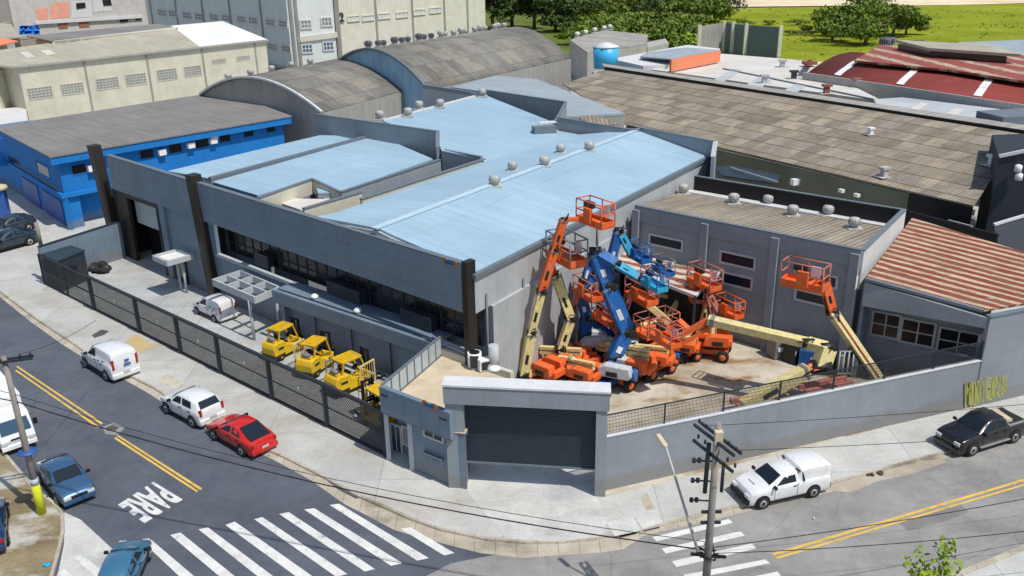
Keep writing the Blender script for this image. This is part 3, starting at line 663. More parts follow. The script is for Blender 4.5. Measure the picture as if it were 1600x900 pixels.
for t in (.22, .46, .7): a = xy(lerp(S0, S1, t), 0); MB().bar(xy(a, .1), xy(a, 3.2), .08).build('panel_joint', M['steel_dark'], sh)
for i, t in enumerate((.24, .52)):
    MB().lathe(xy(lerp(S0, S1, t), 4.15) + sn * .1, [(.28, 0), (.28, .14), (.15, .26), (.02, .3)], 12).build('floodlight', M['white_plastic'], sh)
# ---------------------------------------------------------------- guard house and gate portal
gh = bldg('guard_house', 'flat roofed blue grey guard house beside the roller gate', 'guard house', G(660, 720))
g1, g2, g3, g4 = G(606, 716, .12), G(706, 760, .12), G(712, 757, .12), G(730, 765, .12)
zt = 4.35
w_ = MB(); A, B = g1, g2
gd = xy(B - A, 0).normalized(); GP = vplane(A, B)
bk = G(690, 545, 3.9); bk2 = G(800, 582, 3.9)
MB().prism([xy(lerp(A, B, .40), 3.3), xy(B, 3.3), xy(g4, 3.3), G(735, 600, 3.3), xy(bk2, 3.3), xy(bk, 3.3), G(640, 590, 3.3)], .1).build('wall', M['clad_wall'], gh)
MB().poly([xy(A, 3.5) + gd * .1, xy(B, 3.5) + gd * .3, xy(g4, 3.5), G(760, 618, 3.5), xy(bk2, 3.5), xy(bk, 3.5)]).build('roof_deck', M['tan_deck'], gh)
MB().slab([xy(A, 3.46), xy(B, 3.46), xy(g4, 3.46), G(760, 618, 3.46), xy(bk2, 3.46), xy(bk, 3.46)], .2).build('roof_slab', M['trim_grey'], gh)
pf_ = MB().wall(A, B + gd * .3, 3.2, 4.75, .28, off=.12); pw = pf_.build('parapet', M['clad_wall'], gh)
MB().wall(A, B + gd * .3, 3.1, 3.2, .22, off=.1).build('drip_band', M['trim_grey'], gh)
mb = MB().wall(xy(A, 0), xy(bk, 0), 3.5, 4.75, .1); mb.build('screen_panel', M['frosted'], gh)
fr = MB()
for i in range(9):
    p = lerp(xy(A, 0), xy(bk, 0), i / 8); fr.bar(xy(p, 3.5), xy(p, 4.8), .16)
fr.bar(xy(A, 4.77), xy(bk, 4.77), .14, .08); fr.bar(xy(A, 3.56), xy(bk, 3.56), .16, .12); fr.build('screen_frame', M['trim_grey'], gh)
MB().wall(bk, bk2, 3.5, 3.95, .3).build('kerb_wall', M['beige_wall'], gh)
MB().wall(lerp(A, B, .40), A, .1, 3.1, .1, off=-1.0).build('recess_wall', M['clad_wall'], gh)
MB().bar(xy(A, .1) + gd * .12, xy(A, 3.2) + gd * .12, .24).build('post', M['trim_light'], gh)
q = lerp(A, B, .40); MB().bar(xy(q, .1), xy(q, 3.2), .26).build('post', M['trim_light'], gh)
DP = vplane(A, B, -.85)
win(gh, [(611, 661), (627, 668), (628, 712), (613, 706)], DP, 'frame_white', 'glass_blue', fw=.09, mull=(1, 0), name='glass_door')
win(gh, [(629, 665), (642, 671), (643, 698), (630, 693)], DP, 'frame_white', 'window_grey', fw=.08, mull=(0, 0))
win(gh, [(663, 667), (693, 679), (694, 690), (664, 681)], vplane(A, B, .0), 'trim_light', 'window_dark', fw=.12, mull=(1, 0), out=.09)
MB().wall(lerp(A, B, .62), lerp(A, B, .9), 1.55, 1.7, .3, off=.12).build('window_sill', M['trim_grey'], gh)
logo(gh, PP(672, 633, vplane(A, B, .28)), gd, GP[1], .62)
for x, y in ((600, 618), (692, 655)): MB().box(PP(x, y, vplane(A, B, .27)), (.5, .04, .1), math.atan2(gd.y, gd.x)).build('nameplate', M['steel_dark'], gh)
ac = [(752, 578), (765, 584)]
for i, (x, y) in enumerate(((742, 573), (757, 578))):
    a = T('air_conditioner', ['beige round air conditioner with dark fan grille on the guard house roof', 'white boxy air conditioner next to the round one on the guard house roof'][i], 'air conditioner', G(x, y, 3.52))
    p = G(x, y, 3.52)
    if i == 0: MB().lathe(p, [(.42, 0), (.42, .95)], 16).build('casing', M['white_plastic'], a); MB().lathe(p + Z * .955, [(.32, 0), (.32, .02)], 16).build('fan_grille', M['black'], a); MB().box(p + Vector((0, -.4, .5)), (.5, .12, .8)).build('side_grille', M['steel_dark'], a)
    else: MB().box(p + Z * .38, (.75, .5, .75), .4).build('casing', M['white_plastic'], a, bevel=.04); MB().box(p + Z * .38 + Vector((.1, -.26, 0)), (.5, .03, .5), .4).build('side_grille', M['steel_dark'], a)
cm = T('water_cylinder', 'upright grey cylinder with white cap against the warehouse wall', 'tank', G(772, 590, .12))
MB().tube(G(772, 578, 3.5), G(772, 578, 3.5) + Z * 1.6, .3, n=16).build('body', M['trim_light'], cm); MB().lathe(G(772, 578, 5.1), [(.36, 0), (.36, .15), (.1, .22)], 16).build('cap', M['white_plastic'], cm)
gp = bldg('gate_portal', 'tall grey gate portal holding a wide dark roller shutter', 'gate', G(830, 760))
L0, L1_ = G(706, 757, .12), G(729, 763, .12); R0, R1_ = G(932, 776, .12), G(940, 762, .12)
ga, gb = G(709, 602, 6.15), G(949, 608, 6.15); gpd = xy(gb - ga, 0).normalized(); gpn = vplane(ga, gb)[1]
zg = 6.2
la = xy(L1_, 0); ra = xy(R0, 0)
MB().prism([xy(la, 5.2), xy(la - gpd * .95, 5.2), xy(la - gpd * .95 - gpn * .8, 5.2), xy(la - gpn * .8, 5.2)], .1).build('pillar', M['grey_wall'], gp)
MB().prism([xy(ra + gpd * .45, 5.2), xy(ra - gpd * .1, 5.2), xy(ra - gpd * .1 - gpn * .8, 5.2), xy(ra + gpd * .45 - gpn * .8, 5.2)], .1).build('pillar', M['grey_wall'], gp)
ba = la - gpd * 1.0; bb = ra + gpd * .55; GD = .75
MB().prism([xy(ba + gpn * .1, zg), xy(bb + gpn * .1, zg), xy(bb - gpn * .85, zg), xy(ba - gpn * .85, zg)], 5.2).build('beam', M['grey_wall'], gp)
MB().prism([xy(ba + gpn * .15 - gpd * .05, zg + .1), xy(bb + gpn * .15 + gpd * .05, zg + .1), xy(bb - gpn * .9 + gpd * .05, zg + .1), xy(ba - gpn * .9 - gpd * .05, zg + .1)], zg).build('coping', M['trim_white'], gp)
zd = PP(830, 724, (la - gpn * .5, gpn)).z
sh_ = MB().prism([xy(la - gpn * .5, 5.25), xy(ra - gpn * .5, 5.25), xy(ra - gpn * .6, 5.25), xy(la - gpn * .6, 5.25)], zd).build('roller_shutter', M['door_shutter'], gp)
sl = MB()
for i in range(int((5.1 - zd) / .12)): z_ = zd + .1 + i * .12; sl.bar(xy(la - gpn * .49, z_), xy(ra - gpn * .49, z_), .02, .012)
sl.build('slats', M['steel_dark'], sh_)
MB().bar(xy(la - gpn * .5, zd), xy(ra - gpn * .5, zd), .14, .1).build('bottom_rail', M['trim_grey'], sh_)

# ---------------------------------------------------------------- street wall with railing
W0, W1 = xy(R1_, 0) + Vector((-.05, -.25, 0)), G(1517, 634, .12)
sw = bldg('street_wall', 'long grey rendered wall along the pavement with thin white coping', 'wall', G(1230, 700))
zw0, zw1 = 3.35, 3.2
MB().wall(W0, W1, .1, 3.2, .22, za=zw0, zb_=zw1).build('wall_face', M['street_wall'], sw)
MB().bar(xy(W0, zw0 + .03), xy(W1, zw1 + .03), .3, .07).build('coping', M['trim_white'], sw)
rl = T('wall_railing', 'dark steel mesh railing running along the top of the long street wall', 'railing', xy(W0, zw0))
N = 7
for i in range(N + 1):
    p = lerp(W0, W1, i / N); zz = zw0 + (zw1 - zw0) * i / N; MB().bar(xy(p, zz + .06), xy(p, zz + 1.25), .08).build('post', M['steel_dark'], rl)
MB().bar(xy(W0, zw0 + 1.22), xy(W1, zw1 + 1.22), .05, .06).build('top_rail', M['steel_dark'], rl)
br_ = MB(); n_ = 300
for i in range(n_): p = lerp(W0, W1, (i + .5) / n_); zz = zw0 + (zw1 - zw0) * i / n_; br_.bar(xy(p, zz + .08), xy(p, zz + 1.2), .02)
for k in range(5): br_.bar(xy(W0, zw0 + .25 + k * .2), xy(W1, zw1 + .25 + k * .2), .014)
br_.build('bars', M['steel_dark'], rl)
# ---------------------------------------------------------------- street 1 fence
F0, F1 = G(148, 484, .12), G(603, 712, .12)
fe = bldg('mesh_fence', 'long dark mesh fence with steel posts between pavement and forklift yard', 'fence', G(380, 600))
N = 8; ts = [0, .13, .275, .42, .545, .68, .80, .885, 1]
ts = [0.0, .132, .262, .375, .49, .60, .735, .87, 1.0]
xs = [148, 158, 213, 276, 337, 416, 507, 603]
FPl = vplane(F0, F1); pts = []
for x in (150, 213, 276, 338, 418, 505, 600):
    y = 430 + (x - 145) * .389; p = PP(x, y + 30, FPl); pts.append(xy(p, 0))
pts[0] = xy(F0, 0); pts[-1] = xy(F1, 0)
for p in pts: MB().bar(xy(p, .1), xy(p, 3.0), .24).build('post', M['steel_dark'], fe)
for i, (a, b) in enumerate(zip(pts, pts[1:])):
    MB().wall(a, b, .25, 2.85, .02).build('mesh_panel', M['fence_mesh'], fe)
    MB().bar(xy(a, 1.5), xy(b, 1.5), .05).build('mid_rail', M['steel_dark'], fe)
    c = xy(lerp(a, b, .55), 1.9); MB().box(c + FPl[1] * .05, (.2, .03, .16), math.atan2((b - a).y, (b - a).x)).build('tag_plate', M['white_plastic'], fe)
MB().bar(xy(F0, 2.95), xy(F1, 2.95), .2, .16).build('top_rail', M['steel_dark'], fe)
MB().bar(xy(F0, .18), xy(F1, .18), .14, .14).build('bottom_rail', M['steel_dark'], fe)
gx = T('sliding_gate', 'dark sliding mesh gate at the left end of the front yard', 'gate', G(100, 460, .12))
GA, GB = G(70, 444, .12), G(148, 484, .12)
for a, b in ((0, .5), (.5, 1)): MB().wall(lerp(GA, GB, a), lerp(GA, GB, b), .2, 2.8, .02).build('mesh_panel', M['fence_mesh'], gx)
mb = MB()
for t in (0, .5, 1): p = lerp(GA, GB, t); mb.bar(xy(p, .12), xy(p, 2.9), .12)
for z_ in (.2, 1.5, 2.85): mb.bar(xy(GA, z_), xy(GB, z_), .1)
mb.build('frame', M['steel_dark'], gx)
# left boundary wall and shed
bw = bldg('boundary_wall', 'grey wall closing the left side of the front yard below the blue building', 'wall', G(110, 410))
LA, LB = G(72, 442, .12), G(196, 402, .12)
MB().wall(LA, LB, .1, 3.5, .25, za=3.4, zb_=3.6).build('wall_face', M['clad_wall'], bw); MB().bar(xy(LA, 3.42), xy(LB, 3.62), .32, .08).build('coping', M['steel_dark'], bw)
MB().tube(xy(LA, 3.4) + Vector((.1, .3, 0)), xy(LA, 5.5) + Vector((.1, .3, 0)), .16, n=10).build('post', M['concrete_pole'], bw)
sd2 = T('bin_shelter', 'dark mesh clad shelter in the left corner of the front yard', 'shelter', G(105, 440, .12))
a, b, c_, d_ = G(64, 397, 2.9), G(110, 383, 2.9), G(132, 390, 2.9), G(88, 408, 2.9)
MB().slab([a, b, c_, d_], .15).build('roof', M['door_shutter'], sd2)
MB().wall(a, d_, .12, 2.75, .05, off=-.1).build('front_panel', M['door_shutter'], sd2); MB().wall(d_, c_, .12, 2.75, .05, off=-.1).build('side_panel', M['steel_dark'], sd2)
MB().box(lerp(d_, c_, .5) + Vector((.05, -.12, -1.5)), (.8, .05, 1.0), math.atan2((c_ - d_).y, (c_ - d_).x)).build('opening', M['black'], sd2)
jk = T('scrap_heap', 'dark heap of bags and tyres beside the bin shelter', 'scrap heap', G(150, 425, .12))
rr = random.Random(3)
for i in range(9):
    x, y = rr.uniform(138, 172), rr.uniform(416, 428)
    MB().lathe(G(x, y, .12), [(.05, 0), (.5, .1), (.42, .3), (.2, .5), (.02, .52)], 7, (rr.uniform(-.3, .3), rr.uniform(-.3, .3), 1)).build('bag', M['rubber' if i % 3 else 'steel_dark'], jk)
# ---------------------------------------------------------------- annex
za = 8.6
a0, a1, a2, a3 = G(993, 322, za), G(1347, 392, za), G(1413, 328, za), G(1086, 275, za)
an = bldg('annex_building', 'grey two storey annex with fibre roof, black rear parapet and six ventilators', 'building', (a0 + a2) * .5)
AP = vplane(a0, a1)
MB().prism([xy(a0, 8.1), xy(a1, 8.1), xy(a2, 7.0), xy(a3, 7.0)], .1).build('wall', M['grey_wall'], an)
ad = xy(a1 - a0, 0).normalized(); bd = xy(a3 - a0, 0).normalized()
aq = [xy(a0, 8.45), xy(a1, 8.45), xy(a2, 7.25), xy(a3, 7.25)]; APl = plane(aq[0], aq[1], aq[2])
MB(udir=ad).slab([xy(a0, 8.4), xy(a1, 8.4), PP(1392, 356, APl), PP(1060, 300, APl)], .1).build('roof', M['brown_fibre'], an)
MB(udir=ad).slab([PP(1060, 300, APl, .02), PP(1392, 356, APl, .02), xy(a2, 7.25), xy(a3, 7.25)], .1).build('roof', M['grey_fibre'], an)
def par2(p, q, z0, m, t=.25, cap='trim_grey', parent=None, zz=None):
    w = MB().wall(p, q, z0, zz or p.z, t).build('parapet', M[m], parent); MB().bar(xy(p, (zz or p.z) + .04), xy(q, (zz or p.z) + .04), t + .08, .08).build('coping', M[cap], w)
par2(a0, a1, 7.5, 'grey_wall', parent=an, zz=8.62)
MB().wall(a1, a2, 6, 8.6, .25).build('parapet', M['white_wall'], an); MB().bar(xy(a1, 8.64), xy(a2, 8.64), .35, .09).build('coping', M['trim_grey'], an)
MB().wall(a3, a2, 6.5, 8.6, .25).build('parapet', M['black_panel'], an); MB().bar(xy(a3, 8.62), xy(a2, 8.62), .3, .06).build('coping', M['trim_grey'], an)
MB().bar(PP(1065, 298, APl, .1), PP(1388, 354, APl, .1), .8, .05).build('ridge_patch', M['trim_white'], an)
for x, y in ((993, 324), (1100, 345), (1210, 367), (1335, 391)):
    p = PP(x + 3, y + 8, AP); MB().wall(p - ad * .25, p + ad * .3, .1, 8.4, .3, off=.2).build('pilaster', M['grey_wall'], an)
for q in ([(1126, 391), (1180, 404), (1179, 421), (1126, 410)], [(1130, 424), (1176, 436), (1174, 453), (1130, 442)], [(1242, 420), (1309, 432), (1307, 450), (1242, 438)], [(1243, 452), (1304, 464), (1303, 481), (1243, 468)], [(1015, 366), (1067, 376), (1066, 393), (1015, 380)]):
    win(an, q, AP, 'trim_light', 'glass', mull=(0, 0), fw=.16, out=.06)
win(an, [(1354, 398), (1372, 380), (1372, 404), (1354, 424)], vplane(a1, a2), 'trim_grey', 'white_plastic', fw=.05, mull=(0, 0)) if False else None
p = PP(1340, 440, AP); MB().tube(xy(p, .2) + AP[1] * .25, xy(p, 7) + AP[1] * .25, .08).build('downpipe', M['trim_light'], an)
ga_ = 'turbine ventilators along the annex roof'
for i, (x, y) in enumerate(((1068, 303), (1146, 318), (1200, 320), (1238, 337), (1293, 337), (1334, 357))):
    turbine('roof_ventilator', ordn[i] + ' ventilator from the left on the fibre roof of the two storey annex', PP(x, y, APl), .95, ga_, 'galv')
# ---------------------------------------------------------------- rust roofed shed on the right
r0, r1, r2, r3 = G(1352, 438, 7.0), G(1536, 488, 6.1), G(1700, 462, 6.1), G(1425, 343, 7.6)
RPl = plane(r0, r1, G(1425, 343, 7.3))
r2 = PP(1700, 462, RPl); r3 = PP(1425, 343, RPl); r4 = PP(1700, 428, RPl)
rs = bldg('rust_roof_shed', 'grey shed under a striped rusty red and cream sheet roof at the street corner', 'shed', G(1600, 560))
sdir_ = xy(r1 - r0, 0).normalized(); perp = Z.cross(sdir_)
MB(udir=perp).slab([x + Z * .15 for x in (r0, r1, r2, r4, r3)], .12).build('roof', M['rust_roof'], rs)
# street wall of shed
sw0 = xy(G(1517, 634, .12), 0); sdn = xy(W1 - W0, 0).normalized(); sw1 = sw0 + sdn * 16
MB().wall(sw0, sw1, .1, 6.0, .3, off=.02).build('street_side_wall', M['street_wall'], rs)
MB().bar(xy(sw0, 6.05), xy(sw1, 6.05), .4, .12).build('fascia', M['trim_grey'], rs)
sb = xy(r0, 0)
MB().wall(sb, sw0, 5.3, 6.6, .2, off=-.05, za=6.9, zb_=5.95).build('front_fascia', M['grey_wall'], rs)
MB().bar(xy(r0, 7.1), xy(r1, 6.2), .3, .16).build('gutter', M['trim_grey'], rs)
# recessed glazed wall
n_s = vplane(sb, sw0)[1]
SP = vplane(sb, sw0, -2.37)
ia, ib = sb - n_s * 2.5, sw0 - n_s * 2.5
MB().wall(ia, ib, .1, 6.3, .2).build('recess_wall', M['grey_wall'], rs)
MB().wall(sb - n_s * .2 , sb - n_s * 2.5, .1, 6.5, .2).build('recess_wall', M['clad_wall'], rs)
for q in ([(1364, 484), (1407, 495), (1403, 531), (1361, 521)], [(1411, 495), (1462, 508), (1457, 544), (1406, 532)], [(1469, 509), (1530, 524), (1525, 560), (1464, 547)]):
    win(rs, q, SP, 'trim_light', 'window_dark', mull=(1, 1), fw=.14)
# ---------------------------------------------------------------- lean-to behind the lifts
l0, l1, l2, l3 = G(985, 352, 5.4), G(1132, 417, 5.2), G(1086, 462, 4.6), G(940, 405, 4.8)
lt = bldg('lean_to_shed', 'open lean-to with rusty striped sheet roof behind the boom lifts', 'shed', G(1030, 520))
MB(udir=xy(l2 - l1, 0)).slab([l0, l1, l2, l3], .12).build('roof', M['rust_lean_roof'], lt)
MB().wall(l0, l1, .1, 5.0, .2).build('shade_back_wall', M['black_panel'], lt)  # inner walls are black to paint in the shade under the roof
MB().wall(lerp(l3, l0, .25), lerp(l2, l1, .25), .1, 4.5, .2).build('shade_screen', M['black_panel'], lt)  # added black panel in place of the open shed's deep shadow
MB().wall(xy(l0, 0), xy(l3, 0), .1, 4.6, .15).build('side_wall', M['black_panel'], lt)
MB().bar(l3 - Z * .05, l2 - Z * .05, .12, .22).build('edge_beam', M['trim_white'], lt); MB().bar(l1 - Z * .05, l2 - Z * .05, .12, .2).build('edge_beam', M['trim_white'], lt)
for p in (l1, l2, lerp(l2, l3, .5)): MB().bar(xy(p, .12), xy(p, 4.6), .16).build('column', M['steel_dark'], lt)
# ---------------------------------------------------------------- long brown roofed shed
bs = bldg('long_shed', 'very long shed with patchy brown tiled fibre roof and olive wall', 'shed', G(1300, 330))
zl, zh = 6.2, 9.0
b0, b1, b2, b3 = G(940, 104, zh), G(1640, 215, zh), G(1521, 321, zl), G(878, 131, zl)
pl = plane(b0, G(1640, 215, zh), G(1250, 255, zl))
pts_ = [PP(x, y, pl) for x, y in ((948, 108), (1640, 216), (1640, 260), (1556, 270), (1521, 321), (1115, 228), (978, 194), (880, 131))]
bud = xy(pts_[1] - pts_[0], 0).normalized()
MB(udir=bud).slab(pts_, .15).build('roof', M['brown_tiles'], bs)
MB(udir=bud).slab([PP(940, 100, plane(b0, b1, b0 + Vector((0, 0, 0)) + perp)) if False else G(940, 99, zh + .25), G(1640, 201, zh + .25), G(1640, 209, zh + .2), G(945, 105, zh + .2)], .12).build('ridge_strip', M['grey_fibre'], bs)
MB().bar(G(945, 107, zh), G(1640, 214, zh), .25, .5).build('ridge_gap', M['black'], bs)
lw = [PP(1115, 230, pl), PP(1421, 298, pl), PP(1521, 322, pl)]
MB().prism([xy(pts_[6], 5.9), xy(lw[0], 5.9), xy(lw[1], 5.9), xy(lw[1] + Vector((.6, 2, 0)), 5.9), xy(pts_[6] + Vector((1, 2, 0)), 5.9)], .1).build('wall', M['olive_wall'], bs)
MB().prism([xy(lw[1], 5.9), xy(lw[2], 5.9), xy(lw[2] + Vector((1, 2, 0)), 5.9), xy(lw[1] + Vector((1, 2, 0)), 5.9)], .1).build('wall', M['black_panel'], bs)
OP = vplane(lw[0], lw[1])
for x, y in ((1243, 284), (1315, 298), (1339, 305)): MB().box(PP(x, y, vplane(lw[0], lw[1], .3)), (.9 if x == 1243 else .4, .5, .6 if x == 1243 else .3), .4).build('wall_unit', M['white_plastic'], bs)
# metal lean canopy between olive wall and main roof
cn2 = T('yard_canopy', 'dark low canopy with thin white beam against the olive wall', 'canopy', G(1170, 300, .12))
MB().slab([G(1117, 262, 5), G(1142, 258, 5.2), G(1222, 274, 5), G(1210, 286, 4.8), G(1130, 274, 4.8)], .15).build('roof', M['door_shutter'], cn2)
MB().bar(G(1142, 262, 5.25), G(1215, 284, 5.1), .1).build('beam', M['trim_light'], cn2)
MB().tube(G(1205, 282, .12), G(1205, 282, 4.8), .1).build('column', M['steel_dark'], cn2)
def roofcowl(name, label, p, s, m, group=None, rz=0):
    t = T(name, label, 'roof vent', p, group, world=False); MB().box((0, 0, .35 * s), (.5 * s, .5 * s, .7 * s), rz).build('stack', M[m], t)
    MB().box((0, 0, .8 * s), (.9 * s, .7 * s, .22 * s), rz).build('hood', M[m], t); MB().box((0, 0, .02), (1.5 * s, 1.1 * s, .05), rz).build('flashing', M['galv'], t)
roofcowl('roof_vent', 'silver elbow vent at the lower edge of the brown tiled roof', PP(1381, 276, pl), 1.0, 'galv', rz=.4)
roofcowl('roof_vent', 'pale low vent on patched tiles high on the brown roof', PP(1360, 210, pl), .8, 'white_plastic', rz=.4)
roofcowl('roof_vent', 'white vent next to the black building on the brown roof', PP(1550, 258, pl), 1.1, 'white_plastic', rz=.4)
# black building far right
bb = bldg('black_building', 'black gabled building at the right edge with pale verge trim', 'building', G(1600, 400))
k0, k1 = G(1561, 246, 9.6), G(1660, 225, 11.0); kk = G(1553, 350, .1)
MB().prism([k0, k1, k1 + Vector((8, 5, 0)), k0 + Vector((4, 9, 0))], .1).build('wall', M['dark_clad'], bb)
MB().bar(k0 + Z * .1, k1 + Z * .1, .3, .25).build('verge_trim', M['trim_white'], bb)
KPn = vplane(k0, k1)
MB().bar(G(1553, 351, 5), G(1640, 325, 5.6), .22, .2).build('gutter', M['trim_white'], bb)
MB().bar(G(1552, 377, 3.8), G(1560, 372, 4.2), .1).bar(G(1565, 385, 3.5), G(1640, 355, 4.5), .1).build('handrail', M['trim_light'], bb)
MB(udir=(1, 0, 0)).slab([G(1553, 352, 4.9), G(1640, 328, 5.4), G(1660, 395, 3.4), G(1560, 400, 3.2)], .2).build('side_roof', M['dark_clad'], bb)
for x, y in ((1590, 268), (1591, 281)): MB().lathe(PP(x, y, vplane(k0, k1, .5)), [(.3, 0), (.3, .5), (.1, .6)], 10).build('floodlight', M['white_plastic'], bb)
dw = bldg('dark_workshop', 'low black wall with a small window between brown shed and rusty roof', 'building', G(1480, 400))
q0, q1 = G(1423, 352, 5.0), G(1600, 408, 5.0)
MB().wall(G(1421, 330, 5.0), G(1560, 366, 5.0), .1, 5.0, .3).build('wall', M['black_panel'], dw)
win(dw, [(1482, 344), (1518, 353), (1517, 360), (1482, 351)], vplane(G(1421, 330, 5.0), G(1560, 366, 5.0)), 'trim_light', 'glass', mull=(1, 0), fw=.08)
# ---------------------------------------------------------------- white and silver roofs beyond
wf = bldg('white_roof_hall', 'wide low hall with dull white sheet roof beyond the brown shed', 'warehouse', G(1250, 160))
zz = 8.0
MB(udir=bud).slab([G(x, y, zz) for x, y in ((985, 104), (1005, 82), (1130, 84), (1300, 98), (1300, 118), (1380, 158), (1160, 128))], .3).build('roof', M['white_roof'], wf)
MB().prism([G(x, y, zz - .35) for x, y in ((985, 104), (1005, 82), (1130, 84), (1300, 98), (1300, 118), (1380, 158), (1160, 128))], .1).build('wall', M['cream_wall'], wf)
for q in ([(1115, 125), (1145, 107), (1160, 109), (1130, 128)], [(1165, 133), (1190, 118), (1210, 121), (1188, 138)], [(1222, 143), (1245, 130), (1263, 133), (1240, 147)]):
    MB().slab([G(x, y, zz + .06) for x, y in q], .03).build('skylight', M['silver_roof'], wf)
MB().bar(G(1130, 107, zz + .1), G(1380, 158, zz + .1), .35, .12).build('valley_gutter', M['trim_grey'], wf)
for i, (x, y, m_) in enumerate(((1240, 123, 'steel_dark'), (1291, 146, 'brick_red'), (1338, 136, 'brick_red'), (1194, 130, 'galv'), (1222, 105, 'galv'))):
    roofcowl('roof_vent', ['dark squat vent near the red barrel roof on the white hall', 'rust red stack vent on the white hall nearest the brown ridge', 'rust red vent with pale cap below the red barrel roof', 'small pale vent left of the rusty ones on the white hall', 'grey vent on the far part of the white hall'][i], G(x, y, zz), 1.3, m_)
sv = bldg('silver_roof_hall', 'low hall with silvery sheet roof and pale skylight strips at right', 'warehouse', G(1450, 190))
q = [(1365, 155), (1410, 152), (1560, 170), (1700, 192), (1700, 222), (1560, 203), (1375, 172)]
MB(udir=bud).slab([G(x, y, 8.2) for x, y in q], .3).build('roof', M['silver_roof'], sv); MB().prism([G(x, y, 7.85) for x, y in q], .1).build('wall', M['trim_grey'], sv)
for q in ([(1408, 177), (1440, 160), (1452, 161), (1425, 180)], [(1465, 186), (1492, 169), (1506, 171), (1482, 189)]): MB().slab([G(x, y, 8.27) for x, y in q], .03).build('skylight', M['white_roof'], sv)
MB().box(G(1590, 192, 8.6), (7, 4, 2.2), .2).build('roof_box', M['trim_grey'], sv)
# red barrel roof
def barrel(parent, near_l, near_r, far_l, zs, rise, m, n=16, name='roof', gable=None, th=.15):
    """barrel vault: near_l->near_r is one springing line, far_l start of the other; arc spans between"""
    A_, B_ = Vector(near_l), Vector(near_r); Wd = Vector(far_l) - A_
    arc = []
    for i in range(n + 1):
        t = i / n; ang_ = math.pi * (t); 
        x = t; h_ = rise * (1 - (2 * t - 1) ** 2)
        arc.append((x, h_))
    mb = MB(udir=xy(B_ - A_, 0).normalized())
    for (x0, h0), (x1_, h1) in zip(arc, arc[1:]):
        mb.poly([A_ + Wd * x0 + Z * h0, B_ + Wd * x0 + Z * h0, B_ + Wd * x1_ + Z * h1, A_ + Wd * x1_ + Z * h1], True)
    r_ = mb.build(name, MT[m], parent)
    # arc length v coordinate
    me_ = r_.data; uvd = me_.uv_layers[0].data
    s_ = [0]
    for (x0, h0), (x1_, h1) in zip(arc, arc[1:]): s_.append(s_[-1] + math.hypot((x1_ - x0) * Wd.length, h1 - h0))
    o0 = ROOT[r_] ; L_ = (B_ - A_).length; u_ = (B_ - A_).normalized()
    wn_ = Wd - u_ * Wd.dot(u_)
    for lp in me_.loops:
        p_ = me_.vertices[lp.vertex_index].co + o0 - A_; x_ = p_.dot(wn_) / wn_.length_squared
        k_ = min(range(n + 1), key=lambda i: abs(arc[i][0] - x_)); uvd[lp.index].uv = (p_.dot(u_), s_[k_])
    sm = r_.modifiers.new('thick', 'SOLIDIFY'); sm.thickness = th; sm.offset = -1
    for P_, nm in ((A_, 0), (B_, 1)):
        if gable: MB().poly([P_ + Wd * x0 + Z * (h0 - .05) for x0, h0 in arc] + [xy(P_ + Wd, .1), xy(P_, .1)]).build('gable', MT[gable], parent)
    return arc, Wd
rb = bldg('red_barrel_hall', 'hall with dark red curved roof and white light strips behind a grey parapet', 'warehouse', G(1450, 140))
A_, B_ = G(1257, 118, 8.5), G(1640, 176, 8.5); Cc = G(1345, 82, 8.5)
barrel(rb, A_, B_, Cc, 8.5, 1.15, 'red_roof', gable='block_wall')
MB().wall(A_ + (B_ - A_) * .0, B_, 6.0, 9.0, .3, off=.3).build('parapet', M['block_wall'], rb)
Wd = Cc - A_; u_ = (B_ - A_).normalized(); L_ = (B_ - A_).length
for t in (.13, .42, .73, .98):
    mb = MB()
    for i in range(1, 9):
        x0, x1_ = i / 16, (i + 1) / 16; h0, h1 = [1.15 * (1 - (2 * x - 1) ** 2) + .1 for x in (x0, x1_)]
        p = A_ + u_ * (L_ * t); mb.poly([p + Wd * x0 + Z * h0, p + u_ * 1.1 + Wd * x0 + Z * h0, p + u_ * 1.1 + Wd * x1_ + Z * h1, p + Wd * x1_ + Z * h1])
    o = mb.build('light_strip', M['bright_roof'], rb); s_ = o.modifiers.new('t', 'SOLIDIFY'); s_.thickness = .05
rc2 = bldg('red_cream_hall', 'far hall with faded red and cream striped roof and long roof monitor', 'warehouse', G(1500, 100))
q = [(1340, 90), (1375, 73), (1620, 92), (1660, 130), (1480, 108)]
q = [(1335, 94), (1375, 70), (1620, 88), (1660, 132), (1600, 126), (1480, 108)]
MB(udir=(1, .1, 0)).slab([G(x, y, 10.3) for x, y in q], .3).build('roof', M['red_cream_roof'], rc2); MB().prism([G(x, y, 9.15) for x, y in q], .1).build('wall', M['block_wall'], rc2)
m0, m1 = G(1452, 87, 10.4), G(1572, 98, 10.4)
mo = MB().prism([xy(m0, 11.2), xy(m1, 11.2), xy(m1 + Vector((2, 9, 0)), 11.2), xy(m0 + Vector((-1, 9, 0)), 11.2)], 9.5).build('monitor', M['window_dark'], rc2)
MB().slab([xy(m0, 11.7) + Vector((-1, -1.5, 0)), xy(m1, 11.7) + Vector((1, -1.5, 0)), xy(m1, 11.7) + Vector((3, 10, 0)), xy(m0, 11.7) + Vector((-1, 10, 0))], .4).build('monitor_roof', M['cream_roof'], mo)
for i, (x, y) in enumerate(((1381, 75), (1389, 74), (1430, 80), (1437, 80))): turbine('roof_ventilator', ordn[i] + ' dark ventilator from the left on the far red and cream roof', G(x, y, 9.6), 2.0, 'ventilators on the far red roof', 'steel_dark')
fg = bldg('grey_far_hall', 'pale grey low hall at the far right edge of the meadow', 'warehouse', G(1560, 90))
